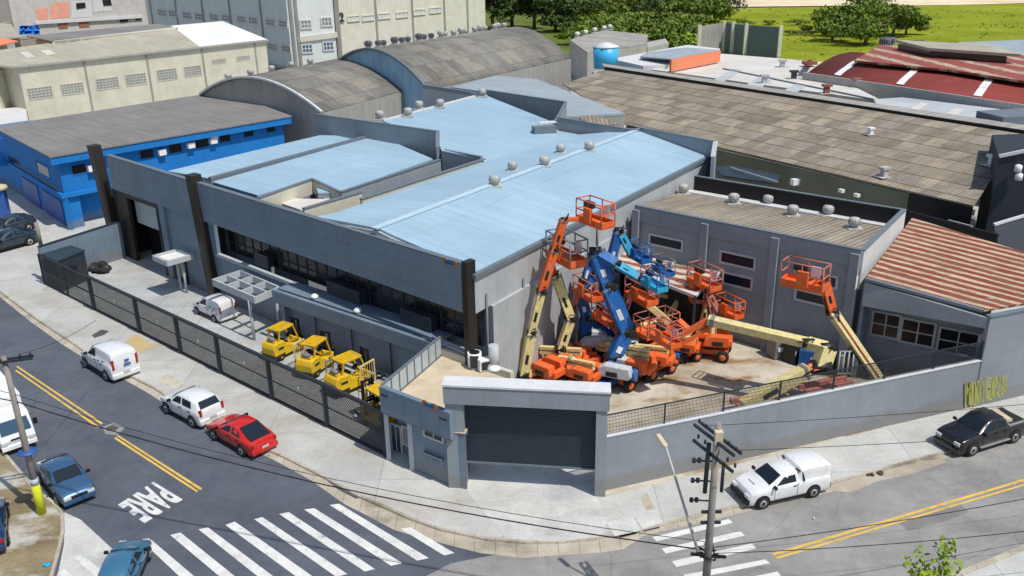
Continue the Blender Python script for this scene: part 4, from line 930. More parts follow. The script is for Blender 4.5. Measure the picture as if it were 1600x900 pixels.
MB().prism([G(x, y, 8) for x, y in ((1500, 66), (1600, 62), (1680, 70), (1680, 96), (1560, 88))], .1).build('wall', M['silver_roof'], fg)
MB(udir=(1, 0, 0)).slab([G(x, y, 8.4) for x, y in ((1495, 66), (1600, 62), (1680, 70), (1680, 96), (1560, 88))], .3).build('roof', M['pale_roof'], fg)
oh = bldg('orange_band_hall', 'white walled hall with a bright orange band below its pale roof', 'warehouse', G(1060, 110))
o0_, o1_, o2_, o3_ = G(1003, 92, 9.0), G(1048, 93, 9.0), G(1125, 78, 9.0), G(1070, 72, 9.0)
MB().prism([G(955, 92, 8.6), G(1005, 103, 8.6), G(1048, 101, 8.6), G(1125, 88, 8.6), G(1125, 76, 8.6), G(1075, 70, 8.6), G(1030, 78, 8.6)], .1).build('wall', M['white_wall'], oh)
MB().wall(G(1048, 93, 10), G(1125, 79, 10), 8.2, 10, .3).build('orange_band', M['orange_band'], oh)
MB(udir=(1, 0, 0)).slab([G(1000, 88, 9.2), G(1048, 92, 9.6), G(1125, 78, 9.6), G(1072, 74, 9.6), G(1010, 82, 9.2)], .2).build('roof', M['pale_roof'], oh)
tk = T('water_tank', 'round bright blue water tank with pale cap beside the barrel roof', 'water tank', G(946, 104, 8.0))
MB().lathe(G(946, 106, 8.0), [(1.9, 0), (2.05, 3.2)], 24).build('tank', M['tank_blue'], tk); MB().lathe(G(946, 106, 8.0), [(2.1, 3.2), (2.1, 3.4), (.6, 3.9), (.1, 3.95)], 24).build('lid', M['trim_white'], tk)
MB().prism([G(925, 112, 8), G(935, 118, 8), G(975, 108, 8), G(960, 100, 8)], .1).build('stand', M['old_wall'], tk)
# tarp clad fence far
tf = bldg('board_fence', 'dark board fence with pale posts at the edge of the meadow', 'fence', G(1170, 95))
ps = [G(x, y, .1) for x, y in ((1085, 82), (1105, 75), (1126, 71), (1150, 72), (1175, 76), (1212, 82))]
ps = [G(x, y, .1) for x, y in ((1090, 92), (1128, 84), (1142, 86), (1162, 89), (1215, 94))]
for i, (a, b) in enumerate(zip(ps, ps[1:])): MB().wall(a, b, .1, 7.6, .2).build('board_panel', M['old_wall' if i == 0 else 'trim_grey'], tf)
for p in ps: MB().bar(xy(p, .1) + Vector((0, -.4, 0)), xy(p, 8.0) + Vector((0, -.4, 0)), .8).build('post', M['cream_wall'], tf)
ch = T('chimney_post', 'rust brown post standing at the meadow edge beside the white hall', 'post', G(1265, 97, 7)); MB().tube(G(1265, 98, 4), G(1265, 98, 10), .5).build('stack', M['brick_red'], ch); MB().box(G(1265, 98, 8.6), (2, 1.6, .5)).build('collar', M['brick_red'], ch)
# ---------------------------------------------------------------- barrel vaults (grey)
b1_ = bldg('small_barrel_hall', 'small hall with low grey vaulted fibre roof and white verge arc', 'warehouse', G(480, 200))
A_, B_, Cc = G(496, 186, 8.3), G(648, 152, 8.3), G(325, 152, 8.3)
# arc built from picture points on the near gable
def vault(parent, base_l, base_r, ridge, base_l2, zs, m, gable, n=18, verge=None):
    """base_l/base_r springing points of near gable, ridge rise, base_l2 = far end of base_l"""
    Lv = Vector(base_l2) - Vector(base_l); A0, B0 = Vector(base_l), Vector(base_r)
    Wv = B0 - A0
    arc = [(i / n, ridge * (math.sin(math.pi * (.5 + .0) * 1) * (1 - (2 * i / n - 1) ** 2))) for i in range(n + 1)]
    mb = MB()
    for (x0, h0), (x1_, h1) in zip(arc, arc[1:]): mb.poly([A0 + Wv * x0 + Z * h0, A0 + Wv * x1_ + Z * h1, A0 + Lv + Wv * x1_ + Z * h1, A0 + Lv + Wv * x0 + Z * h0], True)
    o = mb.build('roof', MT[m], parent); o0 = ROOT[o]; u_ = Lv.normalized(); wn_ = Wv - u_ * Wv.dot(u_)
    s_ = [0]
    for (x0, h0), (x1_, h1) in zip(arc, arc[1:]): s_.append(s_[-1] + math.hypot((x1_ - x0) * wn_.length, h1 - h0))
    for lp in o.data.loops:
        p_ = o.data.vertices[lp.vertex_index].co + o0 - A0; x_ = p_.dot(wn_) / wn_.length_squared
        k_ = min(range(n + 1), key=lambda i: abs(arc[i][0] - x_)); o.data.uv_layers[0].data[lp.index].uv = (p_.dot(u_), s_[k_])
    sm = o.modifiers.new('thick', 'SOLIDIFY'); sm.thickness = .15; sm.offset = -1
    dn = Lv.normalized()
    for P_ in (A0 + dn * .4, A0 + Lv - dn * .4): MB().poly([P_ + Wv * x0 + Z * (h0 - .05) for x0, h0 in arc] + [xy(P_ + Wv, .1), xy(P_, .1)]).build('gable', MT[gable], parent)
    if verge:
        v = MB()
        for (x0, h0), (x1_, h1) in zip(arc, arc[1:]): v.bar(A0 + Wv * x0 + Z * (h0 + .05), A0 + Wv * x1_ + Z * (h1 + .05), .3, .25)
        v.build('verge', MT[verge], parent)
    for s0, s1 in ((A0, A0 + Lv), (B0, B0 + Lv)): MB().wall(s0, s1, .1, s0.z - .1, .3).build('side_wall', M['old_wall'], parent)
    return lambda t, s: A0 + Lv * t + Wv * s + Z * ridge * (1 - (2 * s - 1) ** 2)
v1 = vault(b1_, G(312, 148, 8.2), G(503, 176, 8.2), 3.2, G(470, 116, 8.2), 8.2, 'barrel_tiles', 'old_wall', verge='trim_white')
v2h = bldg('large_barrel_hall', 'large hall with tall grey vaulted roof and blue glazed end gable', 'warehouse', G(760, 160))
v2 = vault(v2h, G(505, 108, 9.6), G(680, 140, 9.6), 4.6, G(800, 66, 9.6), 9.6, 'barrel_tiles', 'tank_blue' if False else 'glassy', verge='trim_grey') if False else None
wall_mat('gable_blue', (.28, .45, .62), .3, (.35, .33, .3), lines=(1.6, 30, .06))
v2 = vault(v2h, G(510, 116, 9.0), G(668, 140, 9.0), 4.4, G(740, 76, 9.0), 9.0, 'barrel_tiles', 'gable_blue', verge='trim_grey')
gb1 = 'small ventilators along the ridge of the large vault'
for i in range(20):
    t = .06 + .93 * i / 19; p = v2(t, .36 + .02 * math.sin(i * 2.3))
    turbine('roof_ventilator', ordn[i] + ' ridge ventilator counted from the near gable of the large grey vault', p, 1.1 if i % 3 else 1.3, gb1, 'galv' if i > 8 else 'steel_dark')
gb2 = 'small ventilators at the back of the small vault'
for i in range(5): turbine('roof_ventilator', ordn[i] + ' ventilator from the left on the small grey vault', v1(.06 + .2 * i, .22), 1.05, gb2)
MB().slab([G(x, y, 9.9) for x, y in ((700, 140), (800, 116), (905, 130), (976, 176), (885, 192), (880, 176), (760, 158))], .3)
pr_ = bldg('pale_roof_hall', 'low hall with pale grey sheet roof between the vault and the blue roofs', 'warehouse', G(880, 190))
q = [G(x, y, 9.3) for x, y in ((705, 136), (775, 118), (840, 124), (976, 177), (884, 182), (757, 143))]
MB(udir=ED).slab(q, .25).build('roof', M['pale_roof'], pr_); MB().prism([xy(p, 9.0) for p in q], .1).build('wall', M['old_wall'], pr_)
MB().wall(G(884, 186, 9.0), G(975, 180, 9.0), 5, 9.0, .3).build('dark_wall', M['black_panel'], pr_)
MB().slab([G(905, 186, 9.2), G(925, 179, 9.6), G(965, 193, 9.3), G(940, 196, 9.2)], .2).build('small_roof', M['brown_fibre'], pr_)
gf = bldg('block_hall', 'long low block built hall with pale flat roof behind the vault', 'warehouse', G(960, 80))
q = [G(x, y, 7.5) for x, y in ((890, 62), (945, 47), (1012, 54), (1010, 68), (918, 82))]
MB(udir=ED).slab(q, .3).build('roof', M['slate_roof' if False else 'grey_fibre'], gf); MB().prism([xy(p, 7.2) for p in q], .1).build('wall', M['block_wall'], gf)
q = [G(x, y, 4.5) for x, y in ((1010, 66), (1040, 60), (1045, 68), (1012, 74))]; MB().prism(q, .1).build('annex', M['block_wall'], gf)
for i, (x, y) in enumerate(((902, 58), (915, 55), (929, 51), (944, 48), (953, 46))): turbine('roof_ventilator', ordn[i] + ' little white ventilator from the left on the block hall roof', G(x, y, 7.5), 1.3, 'ventilators on the block hall', 'white_plastic')
# ---------------------------------------------------------------- blue building
zb_ = 8.0
c0, c1, c2, c3 = G(77, 245, zb_), G(456, 181, zb_), G(350, 142, zb_), G(-12, 198, zb_)
bl_ = bldg('blue_building', 'bright blue two storey building under a flat grey fibre roof', 'building', G(160, 380))
cd = xy(c1 - c0, 0).normalized(); ce = xy(c3 - c0, 0).normalized()
MB(udir=cd).slab([c0 - cd * .0, c1, c2, c3], .15).build('roof', M['slate_roof'], bl_)
ins = lambda k: [c0 + cd * k + ce * k, c1 - cd * k + ce * k, c2 - cd * k - ce * k, c3 + cd * k - ce * k]
MB().prism([xy(p, 7.8) for p in ins(.1)], 7.1).build('fascia', M['blue_wall'], bl_)
MB().prism([xy(p, 7.2) for p in ins(.9)], 3.6).build('upper_wall', M['blue_wall'], bl_)
lo = ins(2.6); lo[0] = lo[0] - cd * 1.7; lo[3] = lo[3] - cd * 1.7; MB().prism([xy(p, 3.7) for p in lo], .1).build('lower_wall', M['blue_wall'], bl_)
MB().prism([xy(p, 3.9) for p in ins(.5)], 3.5).build('floor_band', M['blue_wall'], bl_)
i9 = ins(.9); BPs = vplane(i9[0], i9[1]); BPf = vplane(i9[0], i9[3])
for q in ([(218, 235), (240, 231), (240, 246), (218, 250)], [(263, 226), (284, 222), (284, 237), (263, 241)], [(304, 218), (326, 215), (326, 229), (305, 233)], [(342, 210), (360, 207), (360, 220), (343, 224)], [(380, 202), (396, 199), (396, 212), (380, 216)], [(415, 195), (430, 192), (430, 205), (416, 208)], [(111, 258), (135, 254), (135, 270), (112, 274)]):
    win(bl_, q, BPs, 'blue_wall', 'window_dark', mull=(0, 0), fw=.1)
for q in ([(14, 243), (31, 248), (31, 262), (15, 257)], [(58, 255), (76, 260), (77, 276), (60, 271)]): win(bl_, q, BPf, 'blue_wall', 'window_dark', mull=(0, 0), fw=.1)
for x, y in ((253, 238), (298, 227), (334, 213), (333, 220), (143, 263)): MB().box(PP(x, y, vplane(i9[0], i9[1], .3)), (.8, .5, .6), math.atan2(cd.y, cd.x)).build('air_conditioner', M['white_plastic'], bl_)
for t in (.0, .33, .66, 1): p = lerp(lo[0], lo[1], t) - ce * 1.8; MB().bar(xy(p, .1), xy(p, 3.6), .45).build('column', M['blue_wall'], bl_)
MB().prism([xy(p, 3.8) for p in (i9[0] , i9[0] + cd * 1.4, i9[3] + cd * 1.4, i9[3])], .1).build('front_wall', M['blue_wall'], bl_)
MB().wall(lerp(i9[0], i9[3], .08), lerp(i9[0], i9[3], .4), .2, 2.8, .1, off=.06).build('roller_door', M['sticker_blue'], bl_)
MB().wall(lerp(i9[0], i9[3], .5), lerp(i9[0], i9[3], .8), .2, 2.8, .1, off=.06).build('roller_door', M['sticker_blue'], bl_)
MB().wall(lerp(i9[0], i9[3], .05), lerp(i9[0], i9[3], .9), 3.7, 4.1, .06, off=.03).build('ochre_band', M['wood'], bl_)
MB().prism([xy(p, 6.3) for p in (i9[3] - ce * .2, i9[3] - ce * .2 + cd * 6, i9[3] + ce * 12 + cd * 6, i9[3] + ce * 12)], .1).build('side_wing', M['blue_wall'], bl_)
MB().prism([xy(p, 3.9) for p in (i9[3] - cd * 1.2, i9[3], i9[3] + ce * 12, i9[3] + ce * 12 - cd * 1.2)], 3.5).build('side_canopy', M['blue_wall'], bl_)
kd = T('kiosk', 'small dark kiosk with a beige top beside the parked dark cars', 'kiosk', G(20, 345, .1))
MB().box(G(4, 338, .1) + Z * 1.5, (1.5, 1.4, 3.0), .3).build('body', M['sticker_blue'], kd); MB().lathe(G(4, 338, .1) + Z * 3.0, [(1.2, 0), (1.1, .35), (.5, .5)], 10).build('top', M['tan_deck'], kd)
# slot between blue building and vault
# ---------------------------------------------------------------- beige building
ze = 10.2
e0, e1 = G(27, 104, ze), G(419, 62, ze); edx = xy(e1 - e0, 0).normalized(); edy = Z.cross(edx)
if edy.y < 0: edy = -edy
bg_ = bldg('beige_warehouse', 'beige panel warehouse with block windows, roof monitor and one white roof end', 'warehouse', G(230, 200))
dp_ = 24
EPl = plane(e0, e1, e0 + edy * 12 + Z * 1.2)
we0, we1 = xy(G(42, 214, .1), 0), None
f0, f1, f2, f3 = [PP(x, y, EPl) for x, y in ((27, 104), (312, 73), (268, 40), (0, 78))]
MB(udir=edx).slab([f0, f1, f2, f3, PP(-80, 70, EPl), PP(-30, 100, EPl)], .3).build('roof', M['cream_roof'], bg_)
MB(udir=edx).slab([f1, PP(419, 62, EPl), PP(348, 33, EPl), f2], .32).build('white_roof', M['bright_roof'], bg_)
wb = [e0 + edy * .4 + edx * .2, e1 + edy * .4 - edx * .3]; 
MB().prism([xy(wb[0], ze - .3), xy(wb[1], ze - .3), xy(wb[1] + edy * dp_, ze - .3), xy(wb[0] + edy * dp_, ze - .3)], .1).build('wall', M['beige_wall'], bg_)
WPl = vplane(wb[0], wb[1])
MB().bar(e0 - Z * .1, e1 - Z * .1, .3, .3).build('gutter', M['old_wall'], bg_)
for x, y in ((135, 120), (232, 110), (318, 100), (400, 90)):
    p = PP(x, y, WPl); MB().bar(xy(p, .1) - edy * .0, xy(p, ze - .4), .3).build('panel_joint', M['old_wall'], bg_)
mesh_mat('block_grid', (.5, .48, .43), .8, .5)
for q in ([(41, 139), (80, 134), (83, 151), (45, 157)], [(93, 133), (129, 128), (132, 144), (97, 149)], [(149, 124), (184, 120), (186, 136), (151, 141)], [(195, 118), (227, 113), (229, 130), (197, 135)], [(244, 110), (275, 106), (277, 123), (246, 127)], [(286, 106), (313, 101), (315, 117), (289, 121)]):
    win(bg_, q, WPl, 'beige_wall', 'window_grey', mull=(6, 3), fw=.12, out=.08)
for q in ([(330, 94), (352, 91), (353, 98), (331, 101)], [(369, 89), (390, 86), (391, 93), (370, 96)]): win(bg_, q, WPl, 'beige_wall', 'window_grey', mull=(0, 3), fw=.1)
mq = [PP(x, y, EPl) for x, y in ((84, 68), (274, 46))]
m_ = MB().prism([xy(mq[0], 12.0), xy(mq[1], 12.0), xy(mq[1] + edy * 7, 12.0), xy(mq[0] + edy * 7, 12.0)], 9.8).build('roof_monitor', M['wood'], bg_)
mb = MB()
for i in range(11): p = lerp(mq[0], mq[1], i / 10); mb.bar(xy(p, 10.5) - edy * .1, xy(p, 12.0) - edy * .1, .4)
mb.bar(xy(mq[0], 11.95) - edy * .12, xy(mq[1], 11.95) - edy * .12, .3, .3); mb.bar(mq[0] + Z * .25 - edy * .12, mq[1] + Z * .25 - edy * .12, .3, .4); mb.build('monitor_frame', M['cream_wall'], m_)
MB(udir=edx).slab([xy(mq[0], 12.25) - edy * .2 - edx * .5, xy(mq[1], 12.25) - edy * .2 + edx * .5, xy(mq[1], 12.7) + edy * 8 + edx, xy(mq[0], 12.7) + edy * 8 - edx], .2).build('monitor_roof', M['slate_roof'], m_)
for q in ([(30, 82), (43, 81), (55, 89), (42, 91)], [(62, 80), (76, 78), (88, 84), (74, 87)]): MB().slab([PP(x, y, EPl, .06) for x, y in q], .03).build('skylight', M['white_roof'], bg_)
lf = bldg('white_flat_annex', 'low white flat roofed block at the left below the beige warehouse', 'building', G(20, 215))
MB().prism([G(x, y, 3.5) for x, y in ((-60, 178), (-20, 172), (40, 166), (44, 192), (-10, 204), (-60, 210))], .1).build('wall', M['white_wall'], lf)
lf2 = bldg('beige_side_annex', 'beige side block with rounded opening left of the beige warehouse', 'building', G(-5, 190))
MB().prism([G(x, y, 9.3) for x, y in ((-60, 118), (-60, 95), (16, 78), (25, 104), (-10, 112))], .1).build('wall', M['beige_wall'], lf2)
# ---------------------------------------------------------------- ruined building top-left
ru = bldg('ruined_building', 'half demolished building with salmon and white wall patches at top left', 'building', G(140, 60))
u0, u1 = G(25, 62, .1), G(232, 44, .1)
MB().wall(u0, u1, .1, 15, 1.0).build('wall', M['ruin_wall'], ru)
UP = vplane(u0, u1, .6)
def patch(q, m, nm='wall_patch'):
    P4 = [PP(x, y, UP) for x, y in q]; MB().hexa(P4, [p - UP[1] * .25 for p in P4][::1]).build(nm, M[m], ru)
patch([(56, 14), (75, 12), (75, 30), (57, 31)], 'salmon_wall'); patch([(79, 8), (87, 4), (108, 3), (109, 27), (78, 30)], 'salmon_wall')
patch([(111, 3), (143, 1), (144, 26), (112, 28)], 'white_wall'); patch([(145, 1), (176, -1), (174, 17), (146, 19)], 'white_wall')
UP = vplane(u0, u1, .8)
patch([(119, 5), (133, 4), (134, 12), (120, 14)], 'window_dark', 'opening'); patch([(160, 0), (173, -1), (175, 8), (162, 9)], 'window_dark', 'opening')
patch([(92, 36), (106, 35), (106, 43), (92, 44)], 'brick_red'); patch([(124, 34), (140, 33), (140, 41), (124, 42)], 'brick_red'); patch([(188, 30), (200, 29), (200, 34), (188, 35)], 'black', 'opening'); patch([(212, 27), (221, 26), (221, 31), (212, 32)], 'black', 'opening')
MB().bar(PP(54, 36, UP), PP(222, 26, UP), 1.0, .9).build('floor_slab', M['white_wall'], ru)
tp_ = T('blue_tarp', 'crumpled bright blue tarpaulin lying below the ruined building', 'tarpaulin', G(44, 58, 6)); rr = random.Random(5)
mb = MB(); gx_, gy_ = 9, 5; vs = [G(30 + 32 * i / gx_, 40 + 14 * j / gy_, 7.0 + rr.uniform(-.9, .9)) for j in range(gy_ + 1) for i in range(gx_ + 1)]
mb.faces(vs, [[j * (gx_ + 1) + i, j * (gx_ + 1) + i + 1, (j + 1) * (gx_ + 1) + i + 1, (j + 1) * (gx_ + 1) + i] for j in range(gy_) for i in range(gx_)]); o = mb.build('sheet', M['tarp_blue'], tp_); s_ = o.modifiers.new('t', 'SOLIDIFY'); s_.thickness = .1
lt3 = bldg('terracotta_roof_house', 'sliver of orange tiled roof at the left edge behind the beige warehouse', 'house', G(5, 90))
MB(udir=(1, 0, 0)).slab([G(-40, 66, 7), G(8, 60, 7), G(28, 64, 6.5), G(-40, 78, 6)], .3).build('roof', M['orange_band'], lt3); MB().prism([G(-40, 66, 6), G(8, 61, 6), G(22, 64, 6), G(-40, 76, 6)], .1).build('wall', M['ruin_wall'], lt3)
lt4 = bldg('grey_roof_house', 'grey roofed low house at the upper left edge', 'house', G(5, 60))
MB(udir=(1, 0, 0)).slab([G(-60, 44, 5), G(16, 34, 5), G(30, 58, 5), G(-60, 66, 5)], .3).build('roof', M['cream_roof'], lt4); MB().prism([G(-60, 46, 4.6), G(16, 36, 4.6), G(30, 58, 4.6), G(-60, 66, 4.6)], .1).build('wall', M['ruin_wall'], lt4)
# ---------------------------------------------------------------- mint and cream block
mc = bldg('mint_building', 'three storey mint green office block with grey framed windows', 'building', G(350, 100))
h0, h1, h2 = G(240, 60, .1), G(462, 112, .1), G(528, 108, .1)
v0, v1_, v2_ = xy(h0, 0), xy(h1, 0), xy(h2, 0)
MB().wall(v0, v1_, .1, 24, 1.2).build('wall', M['mint_wall'], mc); MB().wall(v1_, v2_, .1, 24, 1.2).build('wall', M['mint_wall'], mc)
MB().prism([xy(v0, 24.2), xy(v1_, 24.2), xy(v2_, 24.2), xy(v2_ + Vector((-10, 25, 0)), 24.2), xy(v0 + Vector((10, 25, 0)), 24.2)], 23.9).build('roof', M['grey_fibre'], mc)
MP, MP2 = vplane(v0, v1_, .7), vplane(v1_, v2_, .7)
for x in (240, 279, 320, 362, 410, 457): p = PP(x, 40, MP); MB().bar(xy(p, .1), xy(p, 24), .5).build('pilaster', M['old_wall'], mc)
for x in (465, 527): p = PP(x, 40, MP2); MB().bar(xy(p, .1), xy(p, 24), .6).build('pilaster', M['old_wall'], mc)
for x, y, b_ in ((253, 20, 0), (270, 21, 0), (292, 24, 1), (311, 26, 1), (334, 27, 0), (353, 28, 0), (377, 30, 0), (395, 32, 0), (422, 35, 0), (442, 37, 0), (425, 73, 0), (447, 76, 0), (400, 70, 0)):
    win(mc, [(x - 6, y - 6), (x + 7, y - 4), (x + 7, y + 6), (x - 6, y + 4)], MP, 'frame_white', 'window_blue' if b_ else 'window_grey', mull=(2, 1), fw=.3, out=.12)
for x, y in ((478, 38), (510, 34), (480, 76), (513, 72)): win(mc, [(x - 8, y - 6), (x + 8, y - 7), (x + 8, y + 6), (x - 8, y + 7)], MP2, 'frame_white', 'window_blue' if y > 60 else 'window_grey', mull=(2, 1), fw=.3, out=.12)
MB().bar(PP(466, 62, MP2), PP(527, 54, MP2), .6, 1.2).build('floor_band', M['cream_wall'], mc)
cr = bldg('cream_building', 'cream panel warehouse with dark joints and a number on its corner', 'warehouse', G(640, 60))
j0, j1 = xy(h2, 0) + Vector((.3, 0, 0)), xy(G(757, 74, .1), 0)
MB().wall(j0, j1, .1, 21, 1.2).build('wall', M['cream_wall'], cr); CPp = vplane(j0, j1, .7)
MB().wall(PP(466, -10, MP2), j1, 18.6, 19.8, 2.0).build('eave_band', M['cream_roof'], cr) if False else None
for x in (529, 588, 645, 695, 731): p = PP(x, 30, CPp); MB().bar(xy(p, .1), xy(p, 21), .45).build('panel_joint', M['old_wall'], cr)
for x, y in ((552, 30), (575, 29), (600, 26), (628, 24), (655, 20), (680, 17)): win(cr, [(x - 9, y - 4), (x + 9, y - 6), (x + 9, y + 2), (x - 9, y + 4)], CPp, 'cream_wall', 'white_wall', mull=(2, 0), fw=.2, out=.15)
tx = bpy.data.curves.new('two', 'FONT'); tx.body = '2'; tx.size = 2.8; tx.extrude = .05; tx.offset = .06
to = bpy.data.objects.new('two', tx); col.objects.link(to); bpy.context.view_layer.update(); me = to.to_mesh()
p = PP(531, 34, vplane(j0, j1, .9)); jd = xy(j1 - j0, 0).normalized()
mb = MB().faces([p + jd * v.co.x + Z * v.co.y - CPp[1] * (v.co.z * -1) for v in me.vertices], [list(q.vertices) for q in me.polygons]); to.to_mesh_clear(); bpy.data.objects.remove(to)
mb.build('number', M['steel_dark'], cr)
MB().prism([xy(j0, 21.2), xy(j1, 21.2), xy(j1 + Vector((10, 30, 0)), 21.2), xy(j0 + Vector((0, 30, 0)), 21.2)], 20.9).build('roof', M['grey_fibre'], cr)

# ---------------------------------------------------------------- trees, bushes, meadow plants
def leafmat(name, c1, c2):
    m, nt, b, c, (uv, pos) = base(name, c1, .7, 0, .1, .5, .3)
    n = noise(nt, pos, .25, 5, .7); f = noise(nt, pos, 2.5, 3, .7)
    c = ramp(nt, n, [(.35, c1), (.65, c2)]).outputs[0]; c = mixc(nt, .5, c, ramp(nt, f, [(.3, (.3,) * 3), (.7, (.72,) * 3)]).outputs[0], 'OVERLAY'); setc(nt, b, c); return m
leafmat('leaf_dark', (.028, .055, .010), (.06, .10, .016)); leafmat('leaf_mid', (.075, .13, .014), (.14, .20, .02)); leafmat('leaf_olive', (.11, .16, .02), (.18, .23, .03)); leafmat('leaf_bright', (.18, .28, .012), (.28, .38, .02))
plain('bark', (.16, .12, .08), .9, 0, .2, 3)
def crown_pts(rng, rx, ry, rz, nl):
    lobes = []
    for i in range(nl):
        a = rng.uniform(0, 2 * math.pi); r = rng.uniform(.2, .75); h_ = rng.uniform(-.35, .75)
        lobes.append((Vector((math.cos(a) * r * rx, math.sin(a) * r * ry, h_ * rz)), rng.uniform(.3, .55)))
    return lobes
def tree(name, label, cat, base_, rx, ry, hgt, m='leaf_dark', n=1500, ls=.6, seed=1, trunk=.3, group=None, open_=1.0):
    rng = random.Random(seed); t = T(name, label, cat, base_, group); b = Vector(base_)
    rz = hgt * (.5 - trunk * .3); cz = b.z + hgt - rz * .95; c = xy(b, cz); lob = crown_pts(rng, rx, ry, rz, 9)
    mb = MB()
    for i in range(n):
        lc, lr = lob[rng.randrange(len(lob))]
        v = Vector((rng.gauss(0, 1), rng.gauss(0, 1), rng.gauss(0, 1))).normalized() * (rng.random() ** .4)
        p = c + lc + Vector((v.x * rx * lr, v.y * ry * lr, v.z * rz * lr))
        if p.z < b.z + .1: p.z = b.z + rng.uniform(.1, .6)
        nn = (v + Vector((rng.gauss(0, .6), rng.gauss(0, .6), rng.gauss(.3, .6)))).normalized()
        u = nn.orthogonal().normalized(); w = nn.cross(u); s = ls * rng.uniform(.5, 1.2); a = rng.uniform(0, 6.28)
        u2 = u * math.cos(a) + w * math.sin(a); w_2 = nn.cross(u2)
        mb.poly([p - u2 * s * .5, p + w_2 * s * .28, p + u2 * s * .5, p - w_2 * s * .28])
    mb.build('crown', MT[m], t)
    tr = MB(); top = cz + rz * .2; tr.tube(b, xy(b, top), max(.06, rx * .07), max(.03, rx * .03), 8)
    for i in range(6):
        a = rng.uniform(0, 6.28); h_ = b.z + hgt * rng.uniform(.25, .6); e = xy(b, h_) + Vector((math.cos(a) * rx * .6, math.sin(a) * ry * .6, hgt * .22)); tr.tube(xy(b, h_), e, rx * .03 + .02, rx * .01 + .01, 6)
    tr.build('trunk', M['bark'], t); return t
tg = 'dark trees behind the cream warehouse'
for i, (x, y, r, h_) in enumerate(((770, 26, 9, 17), (800, 20, 10, 17), (835, 22, 9, 16), (868, 26, 8, 14), (735, 10, 12, 20))):
    tree('tree', ordn[i] + ' dark tree from the left in the row behind the large vault' if i < 4 else 'dark tree farthest behind the cream warehouse roof', 'tree', G(x, y + 24, .1), r, r * .8, h_, 'leaf_dark', 1900, 1.6, 40 + i, .08, group=tg)
bush_sp = [(905, 48, 'leaf_mid'), (935, 40, 'leaf_olive'), (965, 38, 'leaf_mid'), (995, 44, 'leaf_olive'), (1020, 50, 'leaf_mid'), (1045, 58, 'leaf_mid'), (920, 22, 'leaf_olive'), (955, 20, 'leaf_olive'), (990, 20, 'leaf_mid'), (1025, 24, 'leaf_dark'), (1060, 30, 'leaf_mid'), (1075, 48, 'leaf_mid'), (1000, 8, 'leaf_dark'), (1045, 10, 'leaf_dark'), (1065, 66, 'leaf_bright'), (880, 40, 'leaf_dark'), (1033, 70, 'leaf_mid'), (1052, 44, 'leaf_olive'), (1008, 34, 'leaf_olive'), (978, 54, 'leaf_mid'), (918, 60, 'leaf_mid'), (893, 25, 'leaf_dark'), (1085, 34, 'leaf_olive'), (1095, 60, 'leaf_mid'), (975, 8, 'leaf_mid'), (1010, 16, 'leaf_mid'), (905, 12, 'leaf_dark'), (940, 56, 'leaf_mid'), (1080, 14, 'leaf_dark')]
for i, (x, y, m_) in enumerate(bush_sp):
    d_ = y < 30
    tree('bush', '%s %s bush, %s from the left, on the bank beyond the block hall' % ('far' if d_ else 'near', {'leaf_mid': 'mid green', 'leaf_olive': 'olive', 'leaf_dark': 'dark', 'leaf_bright': 'bright green'}[m_], ordn[sorted([q[0] for q in bush_sp if (q[1] < 30) == d_]).index(x)]), 'bush', G(x, y + 10, .1), 9 if y > 30 else 13, 8, 5 if y > 30 else 8, m_, 1300, 1.5, 70 + i, .1, 'bushes on the bank')
for i, (x, y, r, h_, m_) in enumerate(((1130, 28, 7, 12, 'leaf_dark'), (1122, 42, 6, 9, 'leaf_mid'), (1340, 34, 10, 12, 'leaf_mid'), (1320, 55, 9, 9, 'leaf_mid'), (1365, 50, 9, 9, 'leaf_mid'), (1352, 68, 9, 7, 'leaf_mid'), (1300, 62, 7, 7, 'leaf_mid'), (1395, 55, 8, 8, 'leaf_mid'), (1290, 48, 5, 6, 'leaf_olive'), (1415, 52, 6, 6, 'leaf_olive'))):
    tree('tree' if i < 3 else 'bush', ['tall dark tree beside the pale track at the meadow corner', 'lower green tree just below the dark one by the track', 'tallest tree of the clump standing in the meadow', 'dark bush left under the tallest tree of the meadow clump', 'dark bush right of the tallest tree in the meadow clump', 'lowest front bush of the meadow clump', 'left front bush of the meadow clump', 'right bush of the meadow clump', 'pale small bush at the left end of the meadow clump', 'pale small bush at the right end of the meadow clump'][i],
         'tree' if i < 3 else 'bush', G(x, y + 3, .1), r, r * .8, h_, m_, 1800, 1.15, 130 + i, .12, None if i < 3 else 'bushes of the meadow clump')
rr = random.Random(9)
mb = MB()
for i in range(700):
    x = rr.uniform(1130, 1600); y = rr.uniform(14, 96) if rr.random() < .6 else rr.choice((18, 26, 40, 62)) + rr.gauss(0, 2); y = max(13, y)
    if y > 60 + (x - 1130) * .0 and x > 1370: continue
    p = G(x, y, .2); s = rr.uniform(.2, .6); a = rr.uniform(0, 3.14); d_ = Vector((math.cos(a), math.sin(a), 0)) * s
    mb.poly([p - d_, p + d_, p + d_ * .3 + Z * s * rr.uniform(.4, 1.0)])
tag(mb.build('meadow_weeds', M['leaf_olive']), 'scattered low weeds and tufts across the bright green meadow', 'weeds', kind='stuff')
rd = sheet('dirt_track', [G(1088, 62, .1), G(1094, 62, .1), G(1116, 22, .1), G(1112, 18, .1)], 'sidewalk', .35)
gbk = sheet('green_bank', [G(700, 92), G(870, 92), G(1090, 92), G(1112, 16), G(1000, 6), G(700, 6)], 'bank_grass', .24)
rs_ = random.Random(21)
